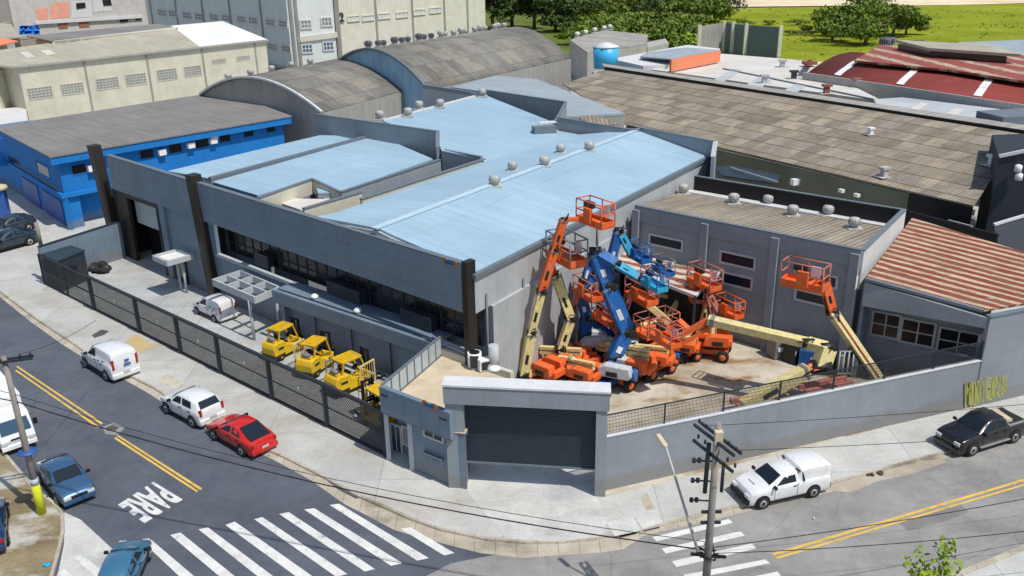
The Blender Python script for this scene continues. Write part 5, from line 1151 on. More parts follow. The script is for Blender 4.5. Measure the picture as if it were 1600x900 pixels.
for i in range(9):
    x = rs_.uniform(1128, 1280); y = rs_.uniform(34, 60)
    tree('shrub', 'small low shrub scattered among others on the open meadow', 'shrub', G(x, y, .2), rs_.uniform(3, 6), rs_.uniform(2, 4), rs_.uniform(1.2, 2), 'leaf_olive', 420, .8, 300 + i, .02, 'small shrubs on the meadow')
# young street tree
tree('young_tree', 'young sparse bright green street tree on the near pavement', 'tree', G(1440, 990, .1), 1.35, 1.2, 4.5, 'leaf_bright', 430, .3, 8, .3)
# ================================================================ cars
plain('lamp_red', (.35, .02, .015), .25); plain('lamp_clear', (.55, .57, .58), .15); plain('plate', (.5, .5, .5), .5); plain('rim', (.42, .43, .44), .35, .5)
def car(name, label, cat, paint, spec, loc, rz, scale=1.0, group=None):
    """spec: L length, W width, st: stations (x, belt z, roof z or None, roof half width fraction); nose at +x"""
    t = T(name, label, cat, loc, group, rz, world=False); t.scale = (scale,) * 3
    L, W, wr = spec['L'], spec['W'], spec.get('wr', .31); hw = W / 2
    P = []
    for (x, zb_, zr, wf, wbody) in spec['st']:
        top = zr if zr else zb_; w_top = hw * (wf if zr else .86); wb = hw * wbody
        ring = [(x, wb * .94, .22), (x, wb, .42), (x, wb, zb_ * .80), (x, wb * .965, zb_ - .03), (x, wb * .93, zb_)]
        if zr: ring += [(x, wb * .93 + (w_top - wb * .93) * .5, (zb_ + top) / 2), (x, w_top, top - .07), (x, w_top * .86, top - .01), (x, 0, top + .02)]
        else: ring += [(x, wb * .90, zb_ + .005), (x, w_top * .8, zb_ + .03), (x, w_top * .5, zb_ + .045), (x, 0, zb_ + .05)]
        P.append(ring)
    n = len(P[0]); vs = []
    for r_ in P: vs += [Vector(p) for p in r_] + [Vector((p[0], -p[1], p[2])) for p in r_[-2::-1]]
    m = 2 * n - 1; k = len(P)
    fs = [[i * m + j, i * m + j + 1, (i + 1) * m + j + 1, (i + 1) * m + j] for i in range(k - 1) for j in range(m - 1)]
    fs += [[i * m, (i + 1) * m, (i + 1) * m + m - 1, i * m + m - 1] for i in range(k - 1)]
    fs += [list(range(m)), [(k - 1) * m + j for j in range(m)]]
    mb = MB().faces(vs, fs, True); body = mb.build('body', MT[paint], t)
    bv = body.modifiers.new('b', 'BEVEL'); bv.width = .04; bv.segments = 2; bv.limit_method = 'ANGLE'; bv.angle_limit = R(38)
    def quadg(nm, q, m_='glass', lift=.02):
        q = [Vector(p) for p in q]; c = sum(q, Vector()) / len(q); nn = (q[1] - q[0]).cross(q[2] - q[0]).normalized()
        if nn.dot(c - Vector((c.x * .6, 0, .5))) < 0: nn = -nn
        q = [p + (c - p) * .07 for p in q]; return MB().hexa([p - nn * .03 for p in q], [p + nn * lift for p in q]).build(nm, MT[m_], t)
    S = spec['st']
    def pt(x, f, side):   # f: 0 belt .. 1 roof
        for a, b in zip(S, S[1:]):
            if min(a[0], b[0]) <= x <= max(a[0], b[0]):
                u = (x - a[0]) / (b[0] - a[0]); ra = a[2] or a[1]; rb_ = b[2] or b[1]
                wa = hw * (a[3] if a[2] else .86); wb_ = hw * (b[3] if b[2] else .86)
                zb2 = a[1] + (b[1] - a[1]) * u; zr2 = ra + (rb_ - ra) * u; w0 = hw * .93 * (a[4] + (b[4] - a[4]) * u); w1 = wa + (wb_ - wa) * u
                return Vector((x, side * (w0 + (w1 - w0) * f), zb2 + (zr2 - .07 - zb2) * f))
        return Vector((x, side * hw, .8))
    for s in (-1, 1):
        for (xa, xb, xa2, xb2) in spec['side']:     # bottom front, bottom rear, top front, top rear
            quadg('side_window', [pt(xa, .08, s), pt(xb, .08, s), pt(xb2, .93, s), pt(xa2, .93, s)])
    zbm = S[4][1]
    for s in (-1, 1):
        dx = [spec['side'][0][0] + .05, spec['side'][0][1] - .03] + ([spec['side'][1][1] + .1] if len(spec['side']) > 1 else [])
        for x in dx: MB().box((x, s * hw * 1.0, (zbm + .35) / 2), (.022, .012, zbm - .42)).build('door_gap', MT['black'], t)
        for x in [q - .0 for q in dx[1:]]: MB().box((x + .16, s * (hw + .012), zbm - .14), (.16, .03, .035)).build('door_handle', MT['black'], t)
        MB().box((sum(spec['wx']) / 2, s * (hw - .02), .27), (abs(spec['wx'][0] - spec['wx'][1]) - .8, .06, .1)).build('sill', MT['black'], t)
    wx0, wx1 = spec['ws']
    def at(x, y, up=0):
        for a, b in zip(S, S[1:]):
            if min(a[0], b[0]) <= x <= max(a[0], b[0]):
                u = (x - a[0]) / (b[0] - a[0]); return Vector((x, y, (a[2] or a[1]) * (1 - u) + (b[2] or b[1]) * u + .03 + up))
    quadg('windshield', [at(wx0, hw * .80), at(wx0, -hw * .80), at(wx1, -hw * .70), at(wx1, hw * .70)])
    if spec.get('rw'):
        rx0, rx1 = spec['rw']
        quadg('rear_window', [at(rx0, hw * .76), at(rx0, -hw * .76), at(rx1, -hw * .68), at(rx1, hw * .68)])
    if spec.get('rwv'):
        x, z0, z1 = spec['rwv']; quadg('rear_window', [(x, hw * .72, z0), (x, -hw * .72, z0), (x + .06, -hw * .66, z1), (x + .06, hw * .66, z1)])
    nx, tx_ = S[0][0], S[-1][0]; zf = S[1][1]; zt_ = spec.get('tz', .9)
    for s in (-1, 1):
        MB().box((nx - .04, s * hw * .66, zf * .82), (.16, .34, .16)).build('headlight', M['lamp_clear'], t)
        MB().box((tx_ + .02, s * hw * .80, zt_), (.1, .14, spec.get('tlh', .3))).build('taillight', M['lamp_red'], t)
        MB().box((spec['ws'][0] - .15, s * (hw + .08), S[3][1] + .06), (.1, .2, .14)).build('mirror', M[spec.get('mm', 'black')], t)
    MB().box((nx + .01, 0, .42), (.14, W * .9, .26)).build('front_bumper', M[spec.get('fb', paint) if spec.get('fb') else paint], t, bevel=.03)
    MB().box((nx + .03, 0, .56), (.08, W * .45, .16)).build('grille', M['black'], t)
    MB().box((tx_ - .01, 0, .42), (.14, W * .92, .26)).build('rear_bumper', M[spec.get('rb', paint)], t, bevel=.03)
    MB().box((tx_ - .09, 0, .58), (.03, .4, .13)).build('licence_plate', M['plate'], t)
    for s in (-1, 1):
        for x in spec['wx']: MB().lathe((x, s * (hw - .04), wr + .02), [(wr + .08, 0), (wr + .08, s * .055)], 22, (0, 1, 0), False).build('wheel_arch', M['black'], t)
        if spec.get('clad'): MB().box((sum(spec['wx']) / 2, s * (hw + .0), .36), (abs(spec['wx'][0] - spec['wx'][1]) - .5, .04, .16)).build('side_cladding', M['black'], t)
    for s in (-1, 1):
        for x in spec['wx']:
            w = MB().lathe((x, s * (hw - .16), wr), [(wr * .7, 0), (wr, .02 * s), (wr, .2 * s), (wr * .75, .225 * s)], 22, (0, 1, 0)).build('wheel', M['rubber'], t)
            MB().lathe((x, s * (hw - .16), wr), [(wr * .62, .2 * s), (wr * .6, .235 * s), (.05, .22 * s)], 16, (0, 1, 0)).build('rim', M['rim'], w)
    return t
VAN = dict(L=4.1, W=1.75, wx=(1.35, -1.3), st=[(2.02, .62, None, .8, .84), (1.85, .86, None, .8, .94), (1.5, .98, None, .8, .99), (1.05, 1.08, None, .8, 1), (.45, 1.14, 1.62, .72, 1), (.1, 1.14, 1.78, .78, 1), (-.6, 1.14, 1.84, .82, 1), (-1.6, 1.14, 1.84, .82, 1), (-1.98, 1.12, 1.8, .80, .985), (-2.06, 1.05, 1.6, .84, .96)],
           side=[(.92, -.2, .42, -.16)], ws=(1.0, .48), tz=1.15, tlh=.6, clad=True, rb='white_car')
HATCH = dict(L=3.7, W=1.62, wx=(1.2, -1.2), st=[(1.84, .58, None, .8, .84), (1.7, .80, None, .8, .94), (1.3, .9, None, .8, .99), (.85, .97, None, .8, 1), (.3, 1.0, 1.42, .74, 1), (0, 1.0, 1.5, .77, 1), (-.8, 1.02, 1.52, .78, 1), (-1.5, 1.02, 1.46, .76, .99), (-1.8, .98, 1.1, .82, .96), (-1.86, .9, None, .82, .95)],
             side=[(.62, -.25, .22, -.22), (-.35, -1.2, -.3, -1.1)], ws=(.82, .32), rw=(-1.8, -1.52), tz=.95, tlh=.35, mm='black')
SEDAN = dict(L=4.3, W=1.72, wx=(1.3, -1.3), st=[(2.12, .52, None, .8, .80), (1.98, .70, None, .8, .92), (1.5, .84, None, .8, .99), (.95, .92, None, .8, 1), (.25, .96, 1.34, .70, 1), (-.1, .97, 1.42, .73, 1), (-.8, .98, 1.42, .73, 1), (-1.45, .98, 1.12, .72, .99), (-1.8, .95, None, .8, .97), (-2.1, .88, None, .8, .90), (-2.16, .6, None, .8, .86)],
             side=[(.62, -.25, .15, -.25), (-.35, -1.15, -.35, -.95)], ws=(.95, .28), rw=(-1.6, -.85), tz=.78, tlh=.2)
HATCH2 = dict(L=4.0, W=1.72, wx=(1.25, -1.25), st=[(2.0, .52, None, .8, .80), (1.86, .72, None, .8, .92), (1.4, .86, None, .8, .99), (.9, .94, None, .8, 1), (.25, .98, 1.38, .70, 1), (-.1, .99, 1.46, .73, 1), (-1.0, 1.0, 1.46, .73, 1), (-1.6, 1.0, 1.3, .71, .98), (-1.95, .95, 1.0, .8, .94), (-2.02, .7, None, .8, .9)],
             side=[(.62, -.25, .15, -.25), (-.35, -1.35, -.35, -1.2)], ws=(.88, .28), rw=(-1.94, -1.62), tz=.85, tlh=.35)
car_paint('white_car', (.74, .75, .76)); car_paint('red_car', (.55, .012, .008)); car_paint('black_car', (.006, .007, .009), 0, .05); car_paint('grey_blue_car', (.05, .13, .25), .35); car_paint('blue_car', (.07, .22, .36), .4); car_paint('deep_blue_car', (.005, .03, .11)); car_paint('dark_car', (.015, .03, .05))
def setcar(fn, label, paint, spec, wf, wr_, near, scale, name='parked_car', cat='car', z=0.0, group=None):
    """wf, wr_: picture points where the visible front and rear wheels touch the ground; near: +1 if those are left wheels"""
    a, b = G(*wf, z), G(*wr_, z); d = (a - b).normalized(); left = Z.cross(d); hw = spec['W'] / 2 * scale
    c = (a + b) / 2 - left * near * (hw - .08) - d * (spec['wx'][0] + spec['wx'][1]) / 2 * scale
    return fn(name, label, cat, paint, spec, xy(c, z), math.atan2(d.y, d.x), scale, group)
SC = 1.14
gk = 'cars parked along the kerb by the mesh fence'
v = setcar(car, 'white panel van with clad side, front one of three along the mesh fence kerb', 'white_car', dict(VAN), (135, 573), (171, 596), 1, 1.17, 'panel_van', 'van', group=gk)
for x, z_, w_ in ((-2.13, 1.25, .26), (-2.13, 1.0, .4)): MB().box((x, -.1, z_), (.02, w_, .12)).build('lettering', M['sticker_blue'], v)
for s in (-1, 1):
    for x, z_ in ((-.6, 1.1), (-.9, .95), (-1.2, 1.2)): MB().box((x, s * .885, z_), (.22, .01, .12)).build('sticker', M['sticker_blue'], v)
setcar(car, 'small white hatchback with black rear window between the white van and the red car', 'white_car', HATCH, (264, 646), (303, 667), 1, 1.16, group=gk)
setcar(car, 'bright red car with big black rear window behind the white hatchback', 'red_car', SEDAN | dict(rw=(-1.95, -.85)), (336, 686), (382, 713), 1, 1.08, group=gk)
v = setcar(car, 'small white van with speckled sides inside the fenced forklift yard', 'white_car', dict(VAN), (306, 489), (341, 505), 1, .95, 'panel_van', 'van', .126)
for s in (-1, 1):
    for x, z_ in ((-.5, .9), (-.8, 1.2), (-1.1, .9), (-1.4, 1.15), (-1.7, .8)): MB().box((x, s * .885, z_), (.16, .01, .1)).build('sticker', M['steel_dark'], v)
# white pickup with canopy
PK = dict(L=4.4, W=1.66, wx=(1.45, -1.28), st=[(2.15, .55, None, .8, .82), (2.0, .82, None, .8, .93), (1.6, .94, None, .8, .99), (1.1, 1.0, None, .8, 1), (.45, 1.03, 1.42, .72, 1), (.15, 1.03, 1.5, .76, 1), (-.45, 1.03, 1.5, .76, 1), (-.55, 1.05, 1.66, .90, 1), (-.75, 1.05, 1.68, .92, 1), (-2.0, 1.05, 1.68, .92, 1), (-2.18, 1.03, 1.58, .90, .99), (-2.22, .8, None, .84, .95)],
          side=[(.78, -.35, .3, -.3)], ws=(1.05, .42), tz=.85, tlh=.35, fb='black', rb='black', clad=False)
v = setcar(car, 'white pickup with tall white bed canopy parked on the wall side of the street', 'white_car', PK, (1194, 793), (1264, 777), 1, 1.1, 'pickup', 'pickup')
MB().bar((-.5, .72, 1.50), (-.5, -.72, 1.5), .03, .03).bar((-.5, .72, 1.54), (-.5, .45, 1.56), .12, .04).bar((-.5, -.72, 1.54), (-.5, -.45, 1.56), .12, .04).build('roof_bar', M['black'], v)
for s in (-1, 1): MB().bar((-.62, s * .735, 1.5), (-.72, s * .84, 1.05), .09, .04).build('canopy_seam', M['black'], v)
MB().box((1.55, .0, .985), (.14, .5, .02)).build('bonnet_sign', M['wood'], v)
# black double cab pickup
BP = dict(L=5.1, W=1.8, wx=(1.6, -1.55), wr=.38, st=[(2.5, .72, None, .8, .86), (2.38, .98, None, .8, .95), (1.9, 1.08, None, .8, 1), (1.15, 1.14, None, .8, 1), (.55, 1.16, 1.6, .72, 1), (.25, 1.16, 1.72, .76, 1), (-.7, 1.16, 1.72, .76, 1), (-.95, 1.16, 1.5, .74, 1), (-1.02, 1.12, None, .8, 1), (-2.45, 1.1, None, .8, 1), (-2.52, .7, None, .8, .97)],
          side=[(.85, -.05, .4, -.08), (-.15, -.85, -.15, -.72)], ws=(1.1, .5), tz=.95, tlh=.35, clad=False)
v = setcar(car, 'black double cab pickup with open bed parked at the right edge by the graffiti', 'black_car', BP, (1515, 712), (1582, 691), 1, 1.04, 'pickup', 'pickup')
MB().box((-1.75, 0, 1.155), (1.3, 1.5, .05)).build('open_bed', M['rubber'], v)
mb = MB()
for s in (-1, 1): mb.box((-1.75, s * .8, 1.17), (1.45, .1, .08))
mb.box((-1.05, 0, 1.2), (.1, 1.5, .14)).build('bed_rails', M['rim'], v)
MB().bar((-1.3, .6, 1.3), (-1.55, -.6, 1.3), .35, .16).build('load_bundle', M['tan_deck'], v)
MB().box((0, .95, .42), (2.2, .12, .06)).build('side_step', M['rim'], v)
# near-left cars
def headed(fn, label, paint, spec, c, nose, scale, name='parked_car', cat='car', z=0.0, group=None):
    a, b = G(*c, z), G(*nose, z); d = b - a; return fn(name, label, cat, paint, spec, a, math.atan2(d.y, d.x), scale, group)
headed(car, 'grey blue saloon seen from the front beside the yellow based pole', 'grey_blue_car', SEDAN, (105, 762), (137, 800), 1.04)
headed(car, 'light blue hatchback at the bottom edge between the two crosswalks', 'blue_car', HATCH2, (196, 902), (214, 860), .95)
headed(car, 'deep blue car cut by the left edge on the dirt pavement', 'deep_blue_car', SEDAN, (-16, 835), (-14, 770), 1.0, z=.1)
headed(car, 'dark blue car parked nearest the corner of the grey boundary wall', 'dark_car', SEDAN, (12, 388), (-32, 400), 1.3, z=.1, group='dark cars beside the blue building')
headed(car, 'dark car behind the nearest dark blue one at the left edge', 'dark_car', HATCH2, (16, 364), (-24, 374), 1.2, z=.1, group='dark cars beside the blue building')
headed(car, 'white car half hidden under the blue building overhang', 'white_car', HATCH, (137, 338), (170, 330), 1.0, z=.12)
# white box truck on the left
def truck(label, c, nose):
    a, b = G(*c), G(*nose); d = b - a; t = T('box_truck', label, 'truck', a, None, math.atan2(d.y, d.x), world=False); hw = 1.0
    MB().prism([(1.0, hw, 2.75), (1.0, -hw, 2.75), (-3.6, -hw, 2.75), (-3.6, hw, 2.75)], .75).build('cargo_box', M['white_plastic'], t, bevel=.04)
    mb = MB(); prof = [(1.15, .45), (3.0, .45), (3.12, .9), (2.95, 1.25), (2.55, 2.0), (2.3, 2.2), (1.15, 2.22)]
    mb.hexa([(x, -hw * .93, z) for x, z in prof], [(x, hw * .93, z) for x, z in prof]); mb.build('cab', M['white_car'], t, bevel=.06)
    MB().hexa([(2.965, -.8, 1.3), (2.965, .8, 1.3), (2.62, .74, 1.97), (2.62, -.74, 1.97)], [(3.0, -.8, 1.3), (3.0, .8, 1.3), (2.655, .74, 1.97), (2.655, -.74, 1.97)]).build('windshield', M['glass_blue'], t)
    for s in (-1, 1):
        MB().hexa([(1.5, s * .925, 1.3), (2.8, s * .925, 1.3), (2.5, s * .925, 1.95), (1.5, s * .925, 1.95)], [(1.5, s * .95, 1.3), (2.8, s * .95, 1.3), (2.5, s * .95, 1.95), (1.5, s * .95, 1.95)]).build('side_window', M['glass'], t)
        MB().box((3.08, s * .72, .8), (.1, .3, .2)).build('headlight', M['lamp_clear'], t); MB().box((2.7, s * 1.12, 1.5), (.1, .22, .35)).build('mirror', M['black'], t)
        for x in (2.1, -2.4):
            w = MB().lathe((x, s * .72, .42), [(.3, 0), (.42, .02 * s), (.42, .24 * s), (.3, .26 * s)], 20, (0, 1, 0)).build('wheel', M['rubber'], t); MB().lathe((x, s * .72, .42), [(.26, .24 * s), (.05, .27 * s)], 14, (0, 1, 0)).build('rim', M['rim'], w)
    MB().box((3.08, 0, .5), (.16, 1.86, .26)).build('front_bumper', M['white_plastic'], t, bevel=.03); MB().box((-.6, 0, .62), (5.6, .9, .22)).build('chassis', M['steel_dark'], t)
    MB().box((3.1, 0, .95), (.04, .8, .1)).build('grille', M['black'], t); return t
truck('white box truck nose down the street in front of the grey blue saloon', (10, 676), (46, 722))

# ================================================================ forklifts
machine_paint('fork_yellow', (.70, .45, .008)); machine_paint('lift_orange', (.78, .13, .02)); machine_paint('lift_cream', (.70, .59, .27)); machine_paint('lift_blue', (.004, .11, .38)); plain('clod_brown', (.07, .055, .035), .95); machine_paint('lift_blue_light', (.02, .36, .62)); machine_paint('hood_white', (.55, .58, .6)); machine_paint('faded_red', (.50, .16, .12)); plain('decal_black', (.02, .02, .02), .5)
plain('mid_grey_metal', (.2, .2, .2), .5)
def forklift(label, c, nose, z=.126, s=1.0):
    a, b = G(*c, z), G(*nose, z); d = b - a; t = T('forklift', label, 'forklift', a, 'yellow forklifts in the front yard', math.atan2(d.y, d.x), world=False); t.scale = (s,) * 3
    prof = [(-1.35, .3), (-1.5, .5), (-1.52, 1.0), (-1.4, 1.28), (-1.15, 1.4), (-.5, 1.38), (-.35, 1.1), (.1, .9), (.35, .62), (.8, .62), (.95, 1.0), (1.08, 1.0), (1.08, .3)]
    MB().hexa([(x, -.64, q) for x, q in prof], [(x, .64, q) for x, q in prof]).build('body', M['fork_yellow'], t, bevel=.12)
    MB().box((-1.05, 0, .42), (1.0, 1.32, .22)).build('black_skirt', M['decal_black'], t, bevel=.03)
    for s_ in (-1, 1): MB().box((-.9, s_ * .645, .95), (.5, .02, .16)).build('side_decal', M['decal_black'], t)
    MB().box((-.95, 0, 1.42), (.6, .8, .06)).build('engine_hood', M['fork_yellow'], t)
    MB().box((-.32, 0, 1.22), (.5, .5, .14)).box((-.58, 0, 1.5), (.12, .5, .55)).build('seat', M['black'], t)
    MB().bar((.75, 0, .9), (.45, 0, 1.35), .06).lathe((.42, 0, 1.36), [(.2, 0), (.2, .03)], 12, (-.6, 0, .8)).build('steering_wheel', M['black'], t)
    g_ = MB()
    for s_ in (-1, 1):
        g_.bar((.95, s_ * .5, .85), (.5, s_ * .48, 2.15), .08); g_.bar((-.95, s_ * .5, 1.2), (-.75, s_ * .48, 2.15), .08); g_.bar((-.85, s_ * .5, 2.17), (.55, s_ * .5, 2.17), .1)
    g_.bar((-.85, -.5, 2.17), (-.85, .5, 2.17), .1).bar((.55, -.5, 2.17), (.55, .5, 2.17), .1)
    for k in range(7): g_.bar((-.7 + k * .18, -.5, 2.18), (-.7 + k * .18, .5, 2.18), .07, .04)
    g_.box((-.15, 0, 2.15), (1.3, .98, .03)); g_.build('overhead_guard', M['fork_yellow'], t)
    m_ = MB()
    for s_ in (-1, 1): m_.bar((1.2, s_ * .32, .1), (1.2, s_ * .32, 2.3), .12, .14, up=(1, 0, 0)); m_.bar((1.32, s_ * .2, .1), (1.32, s_ * .2, 2.2), .08)
    for q in (.4, 1.2, 2.25): m_.bar((1.2, -.35, q), (1.2, .35, q), .1)
    m_.bar((1.4, -.45, .35), (1.4, .45, .35), .08, .12).bar((1.4, -.45, .9), (1.4, .45, .9), .08, .12)
    for k in range(6): m_.bar((1.42, -.45 + k * .18, .9), (1.42, -.45 + k * .18, 1.6), .03)
    m_.build('mast', M['black'], t)
    for s_ in (-1, 1): MB().bar((1.42, s_ * .25, .3), (1.44, s_ * .25, .08), .1).bar((1.42, s_ * .25, .07), (2.45, s_ * .25, .06), .12, .04).build('fork', M['black'], t)
    for x, r_ in ((.75, .33), (-.9, .27)):
        for s_ in (-1, 1):
            w = MB().lathe((x, s_ * .42, r_), [(r_ * .7, 0), (r_, .02 * s_), (r_, .2 * s_), (r_ * .7, .22 * s_)], 18, (0, 1, 0)).build('wheel', M['rubber'], t); MB().lathe((x, s_ * .42, r_), [(r_ * .5, .2 * s_), (.04, .24 * s_)], 12, (0, 1, 0)).build('rim', M['fork_yellow'], w)
    MB().box((-1.43, 0, .85), (.03, .5, .3)).build('radiator_grille', M['decal_black'], t)
    for s_ in (-1, 1): MB().lathe((-.85, s_ * .4, 1.95), [(.06, 0), (.06, .08)], 8, (-1, 0, 0)).build('headlight', M['lamp_red'], t)
    MB().tube((-.95, .0, 1.42), (-.95, .0, 1.42 + .01), .01).lathe((-1.12, 0, 1.58), [(.1, -.3), (.15, -.24), (.15, .24), (.1, .3)], 12, (0, 1, 0)).build('gas_bottle', M['mid_grey_metal'], t)
    return t
forklift('yellow forklift farthest along the fence, next to the white van and pergola', (446, 553), (477, 537), s=1.0)
forklift('yellow forklift second from the pergola, between two others', (497, 578), (525, 557), s=1.02)
forklift('yellow forklift third from the pergola with deep yellow counterweight', (549, 607), (583, 592), s=1.06)
forklift('yellow forklift nearest the guard house, seen mostly through the mesh fence', (598, 664), (560, 640), s=1.12)
for i, (x0, y0, x1, y1) in enumerate(((463, 578, 472, 573), (512, 602, 524, 596), (566, 613, 587, 600))):
    a, b = G(x0, y0, .13), G(x1, y1, .13); t = T('pallet_cage', ['yellow load guard frame standing between the first and second forklifts', 'pale load guard frame standing between the second and third forklifts', 'yellow load guard frame standing behind the nearest forklift'][i], 'frame', a, 'load guard frames by the forklifts')
    if (b - a).length < .9: b = a + (b - a).normalized() * 1.0
    hgt = (1.9, 1.7, 1.8)[i]; mt = M['mid_grey_metal' if i == 1 else 'lift_cream']
    MB().bar(a, a + Z * hgt, .09).bar(b, b + Z * hgt, .09).bar(a + Z * hgt, b + Z * hgt, .09).bar(a + Z * .15, b + Z * .15, .09).build('frame', mt, t)
    mb = MB()
    for k in range(1, 6): p = lerp(a, b, k / 6); mb.bar(p + Z * .15, p + Z * hgt, .03)
    mb.build('bars', mt, t)

# ================================================================ boom lifts
def chassis(t, c, rz, paint, s=1.0, L=2.7, Wd=2.0, hood='lift_orange', hood_h=.75, tr=0.0, boxy=False, stack=0):
    Rm = Matrix.Rotation(rz, 3, 'Z'); P = lambda x, y, z: c + Rm @ Vector((x * s, y * s, z * s)); Rt = Matrix.Rotation(tr, 3, 'Z'); Q = lambda x, y, z: c + Rt @ Vector((x * s, y * s, z * s))
    def bx(nm, m, cc, d, rot, fn, bev=.04): return MB().box(fn(*cc), [q * s for q in d], rot).build(nm, M[m], t, bevel=bev)
    bx('chassis', paint, (0, 0, .55), (L * .95, Wd * .5, .4), rz, P)
    for x in (-1, 1): bx('axle', paint, (x * L * .38, 0, .45), (.35, Wd * .8, .25), rz, P, 0)
    for x in (-1, 1):
        for y in (-1, 1):
            ax = Rm @ Vector((0, 1, 0)) * y
            w = MB().lathe(P(x * L * .38, y * (Wd / 2 - .3), .42), [(.28 * s, 0), (.42 * s, .03), (.42 * s, .28 * s), (.26 * s, .31 * s)], 20, ax).build('wheel', M['rubber'], t)
            MB().lathe(P(x * L * .38, y * (Wd / 2 - .3), .42), [(.24 * s, .29 * s), (.2 * s, .33 * s), (.03, .34 * s)], 14, ax).build('rim', M['hood_white'] if paint != 'lift_orange' else M['lift_orange'], w)
    MB().lathe(c + Z * .7 * s, [(.55 * s, 0), (.55 * s, .2 * s)], 20).build('slew_ring', M['black'], t)
    bx('turntable', paint, (0, 0, 1.0), (L * .85, 1.1, .2), tr, Q)
    for y in (-1, 1):
        prof = [(-L * .45, 1.1), (-L * .5, 1.3), (-L * .46, 1.1 + hood_h), (0, 1.12 + hood_h), (.35, 1.1 + hood_h * .75), (.45, 1.1)]
        MB().hexa([Q(x, y * .28, z_) for x, z_ in prof], [Q(x, y * .92, z_) for x, z_ in prof]).build('engine_cover', M[hood], t, bevel=.07 * s)
    bx('counterweight', paint, (-L * .5, 0, 1.25), (.35, 1.2, .5), tr, Q, .08)
    for k in range(2): bx('side_grille', 'decal_black', (-.5, -.93 if k else .93, 1.35), (.7, .03, .3), tr, Q, 0)
    bx('warning_sticker', 'lift_cream', (L * .3, -Wd * .255, .58), (.5, .02, .22), rz, P, 0)
    for k in range(stack): MB().bar(Q(-L * .42, 0, 1.75 + k * .34), Q(L * .62, 0, 1.55 + k * .34), .3 * s, .2 * s).build('folded_arm', M['lift_cream'], t)
    return Q(-.2, 0, 1.3)
def basket(t, p, rz, paint='lift_orange', s=1.0, rail=None, w=1.9, d=.85):
    Rm = Matrix.Rotation(rz, 3, 'Z'); P = lambda x, y, z: p + Rm @ Vector((x * s, y * s, z * s)); rail = rail or paint
    b = MB().box(P(0, 0, 0), (d * s, w * s, .16 * s), rz); b.box(P(d / 2, 0, .12), (.05 * s, w * s, .28 * s), rz).box(P(-d / 2, 0, .12), (.05 * s, w * s, .28 * s), rz).box(P(0, w / 2, .12), (d * s, .05 * s, .28 * s), rz).box(P(0, -w / 2, .12), (d * s, .05 * s, .28 * s), rz)
    o = b.build('basket_floor', M[paint], t)
    r_ = MB(); cs = [(-d / 2, -w / 2), (d / 2, -w / 2), (d / 2, w / 2), (-d / 2, w / 2)]
    for (x0, y0), (x1, y1) in zip(cs, cs[1:] + cs[:1]):
        r_.tube(P(x0, y0, 0), P(x0, y0, 1.1), .035 * s, n=6)
        for h_ in (.6, 1.1): r_.tube(P(x0, y0, h_), P(x1, y1, h_), .035 * s, n=6)
    r_.tube(P(d / 2, 0, 0), P(d / 2, 0, 1.1), .035 * s, n=6).tube(P(-d / 2, 0, 0), P(-d / 2, 0, 1.1), .035 * s, n=6)
    r_.build('guard_rail', M[rail], t)
    MB().box(P(-d / 2 + .12, .1, .95), (.25 * s, .6 * s, .3 * s), rz).build('control_box', M['decal_black'], t)
    MB().box(P(-d / 2 - .14, -.1, .5), (.16 * s, .5 * s, .7 * s), rz).build('rotator', M[paint], t)
    MB().box(P(d / 2 - .05, -.35, .6), (.05 * s, .45 * s, .5 * s), rz).build('manual_case', M['white_plastic'], t)
def boom(t, pts, mats, ws, knuckle='decal_black'):
    for i, (a, b) in enumerate(zip(pts, pts[1:])):
        w = ws[i]; up = Vector((1, .3, 0)); MB().bar(a, b, w, w * 1.25, up=up).build('boom', M[mats[i]], t, bevel=.02)
        if i: MB().lathe(a - Vector((w * .75, 0, 0)), [(w * .62, 0), (w * .62, w * 1.5)], 12, Vector((1, 0, 0))).build('knuckle', M[knuckle], t)
        q0, q1 = lerp(a, b, .3), lerp(a, b, .52); off_ = Vector((0, -w * .56, 0)) if abs((b - a).normalized().y) < .9 else Vector((w * .56, 0, 0))
        if (b - a).length > 1.6:
            MB().bar(q0 + off_, q1 + off_, w * .5, .015, up=off_).build('decal', M['decal_black'] if mats[i] != 'lift_blue' else M['white_plastic'], t)
            sd_v = Vector((w * .62, -w * .1, w * .3)); MB().path([a + sd_v, lerp(a, b, .3) + sd_v * 1.15, lerp(a, b, .6) + sd_v * 1.05, b + sd_v * 1.3], .03, 5).build('hose', M['black'], t)
            MB().bar(lerp(a, b, .93), lerp(a, b, .97), w * 1.12, w * 1.38, up=up).build('boom_collar', M['mid_grey_metal'], t)
        if i: k0 = a + (a - (pts[i - 1])).normalized() * .1; MB().path([lerp(a, pts[i - 1], .12) + Vector((0, -w * .7, 0)), k0 + Vector((.25, -w * .9, .35)), lerp(a, b, .12) + Vector((0, -w * .7, 0))], .035, 5).build('hose', M['black'], t)
        # hydraulic ram along the lower side
        if (b - a).length > 2.2: q = a * .9 + b * .1; r_ = a * .45 + b * .55; o = Vector((-.28, -.1, -.25)); MB().tube(q + o, r_ + o * .7, .06).tube(lerp(q, r_, .6) + o * .8, lerp(a, b, .7) + o * .3, .04).build('hydraulic_ram', M['decal_black'], t)
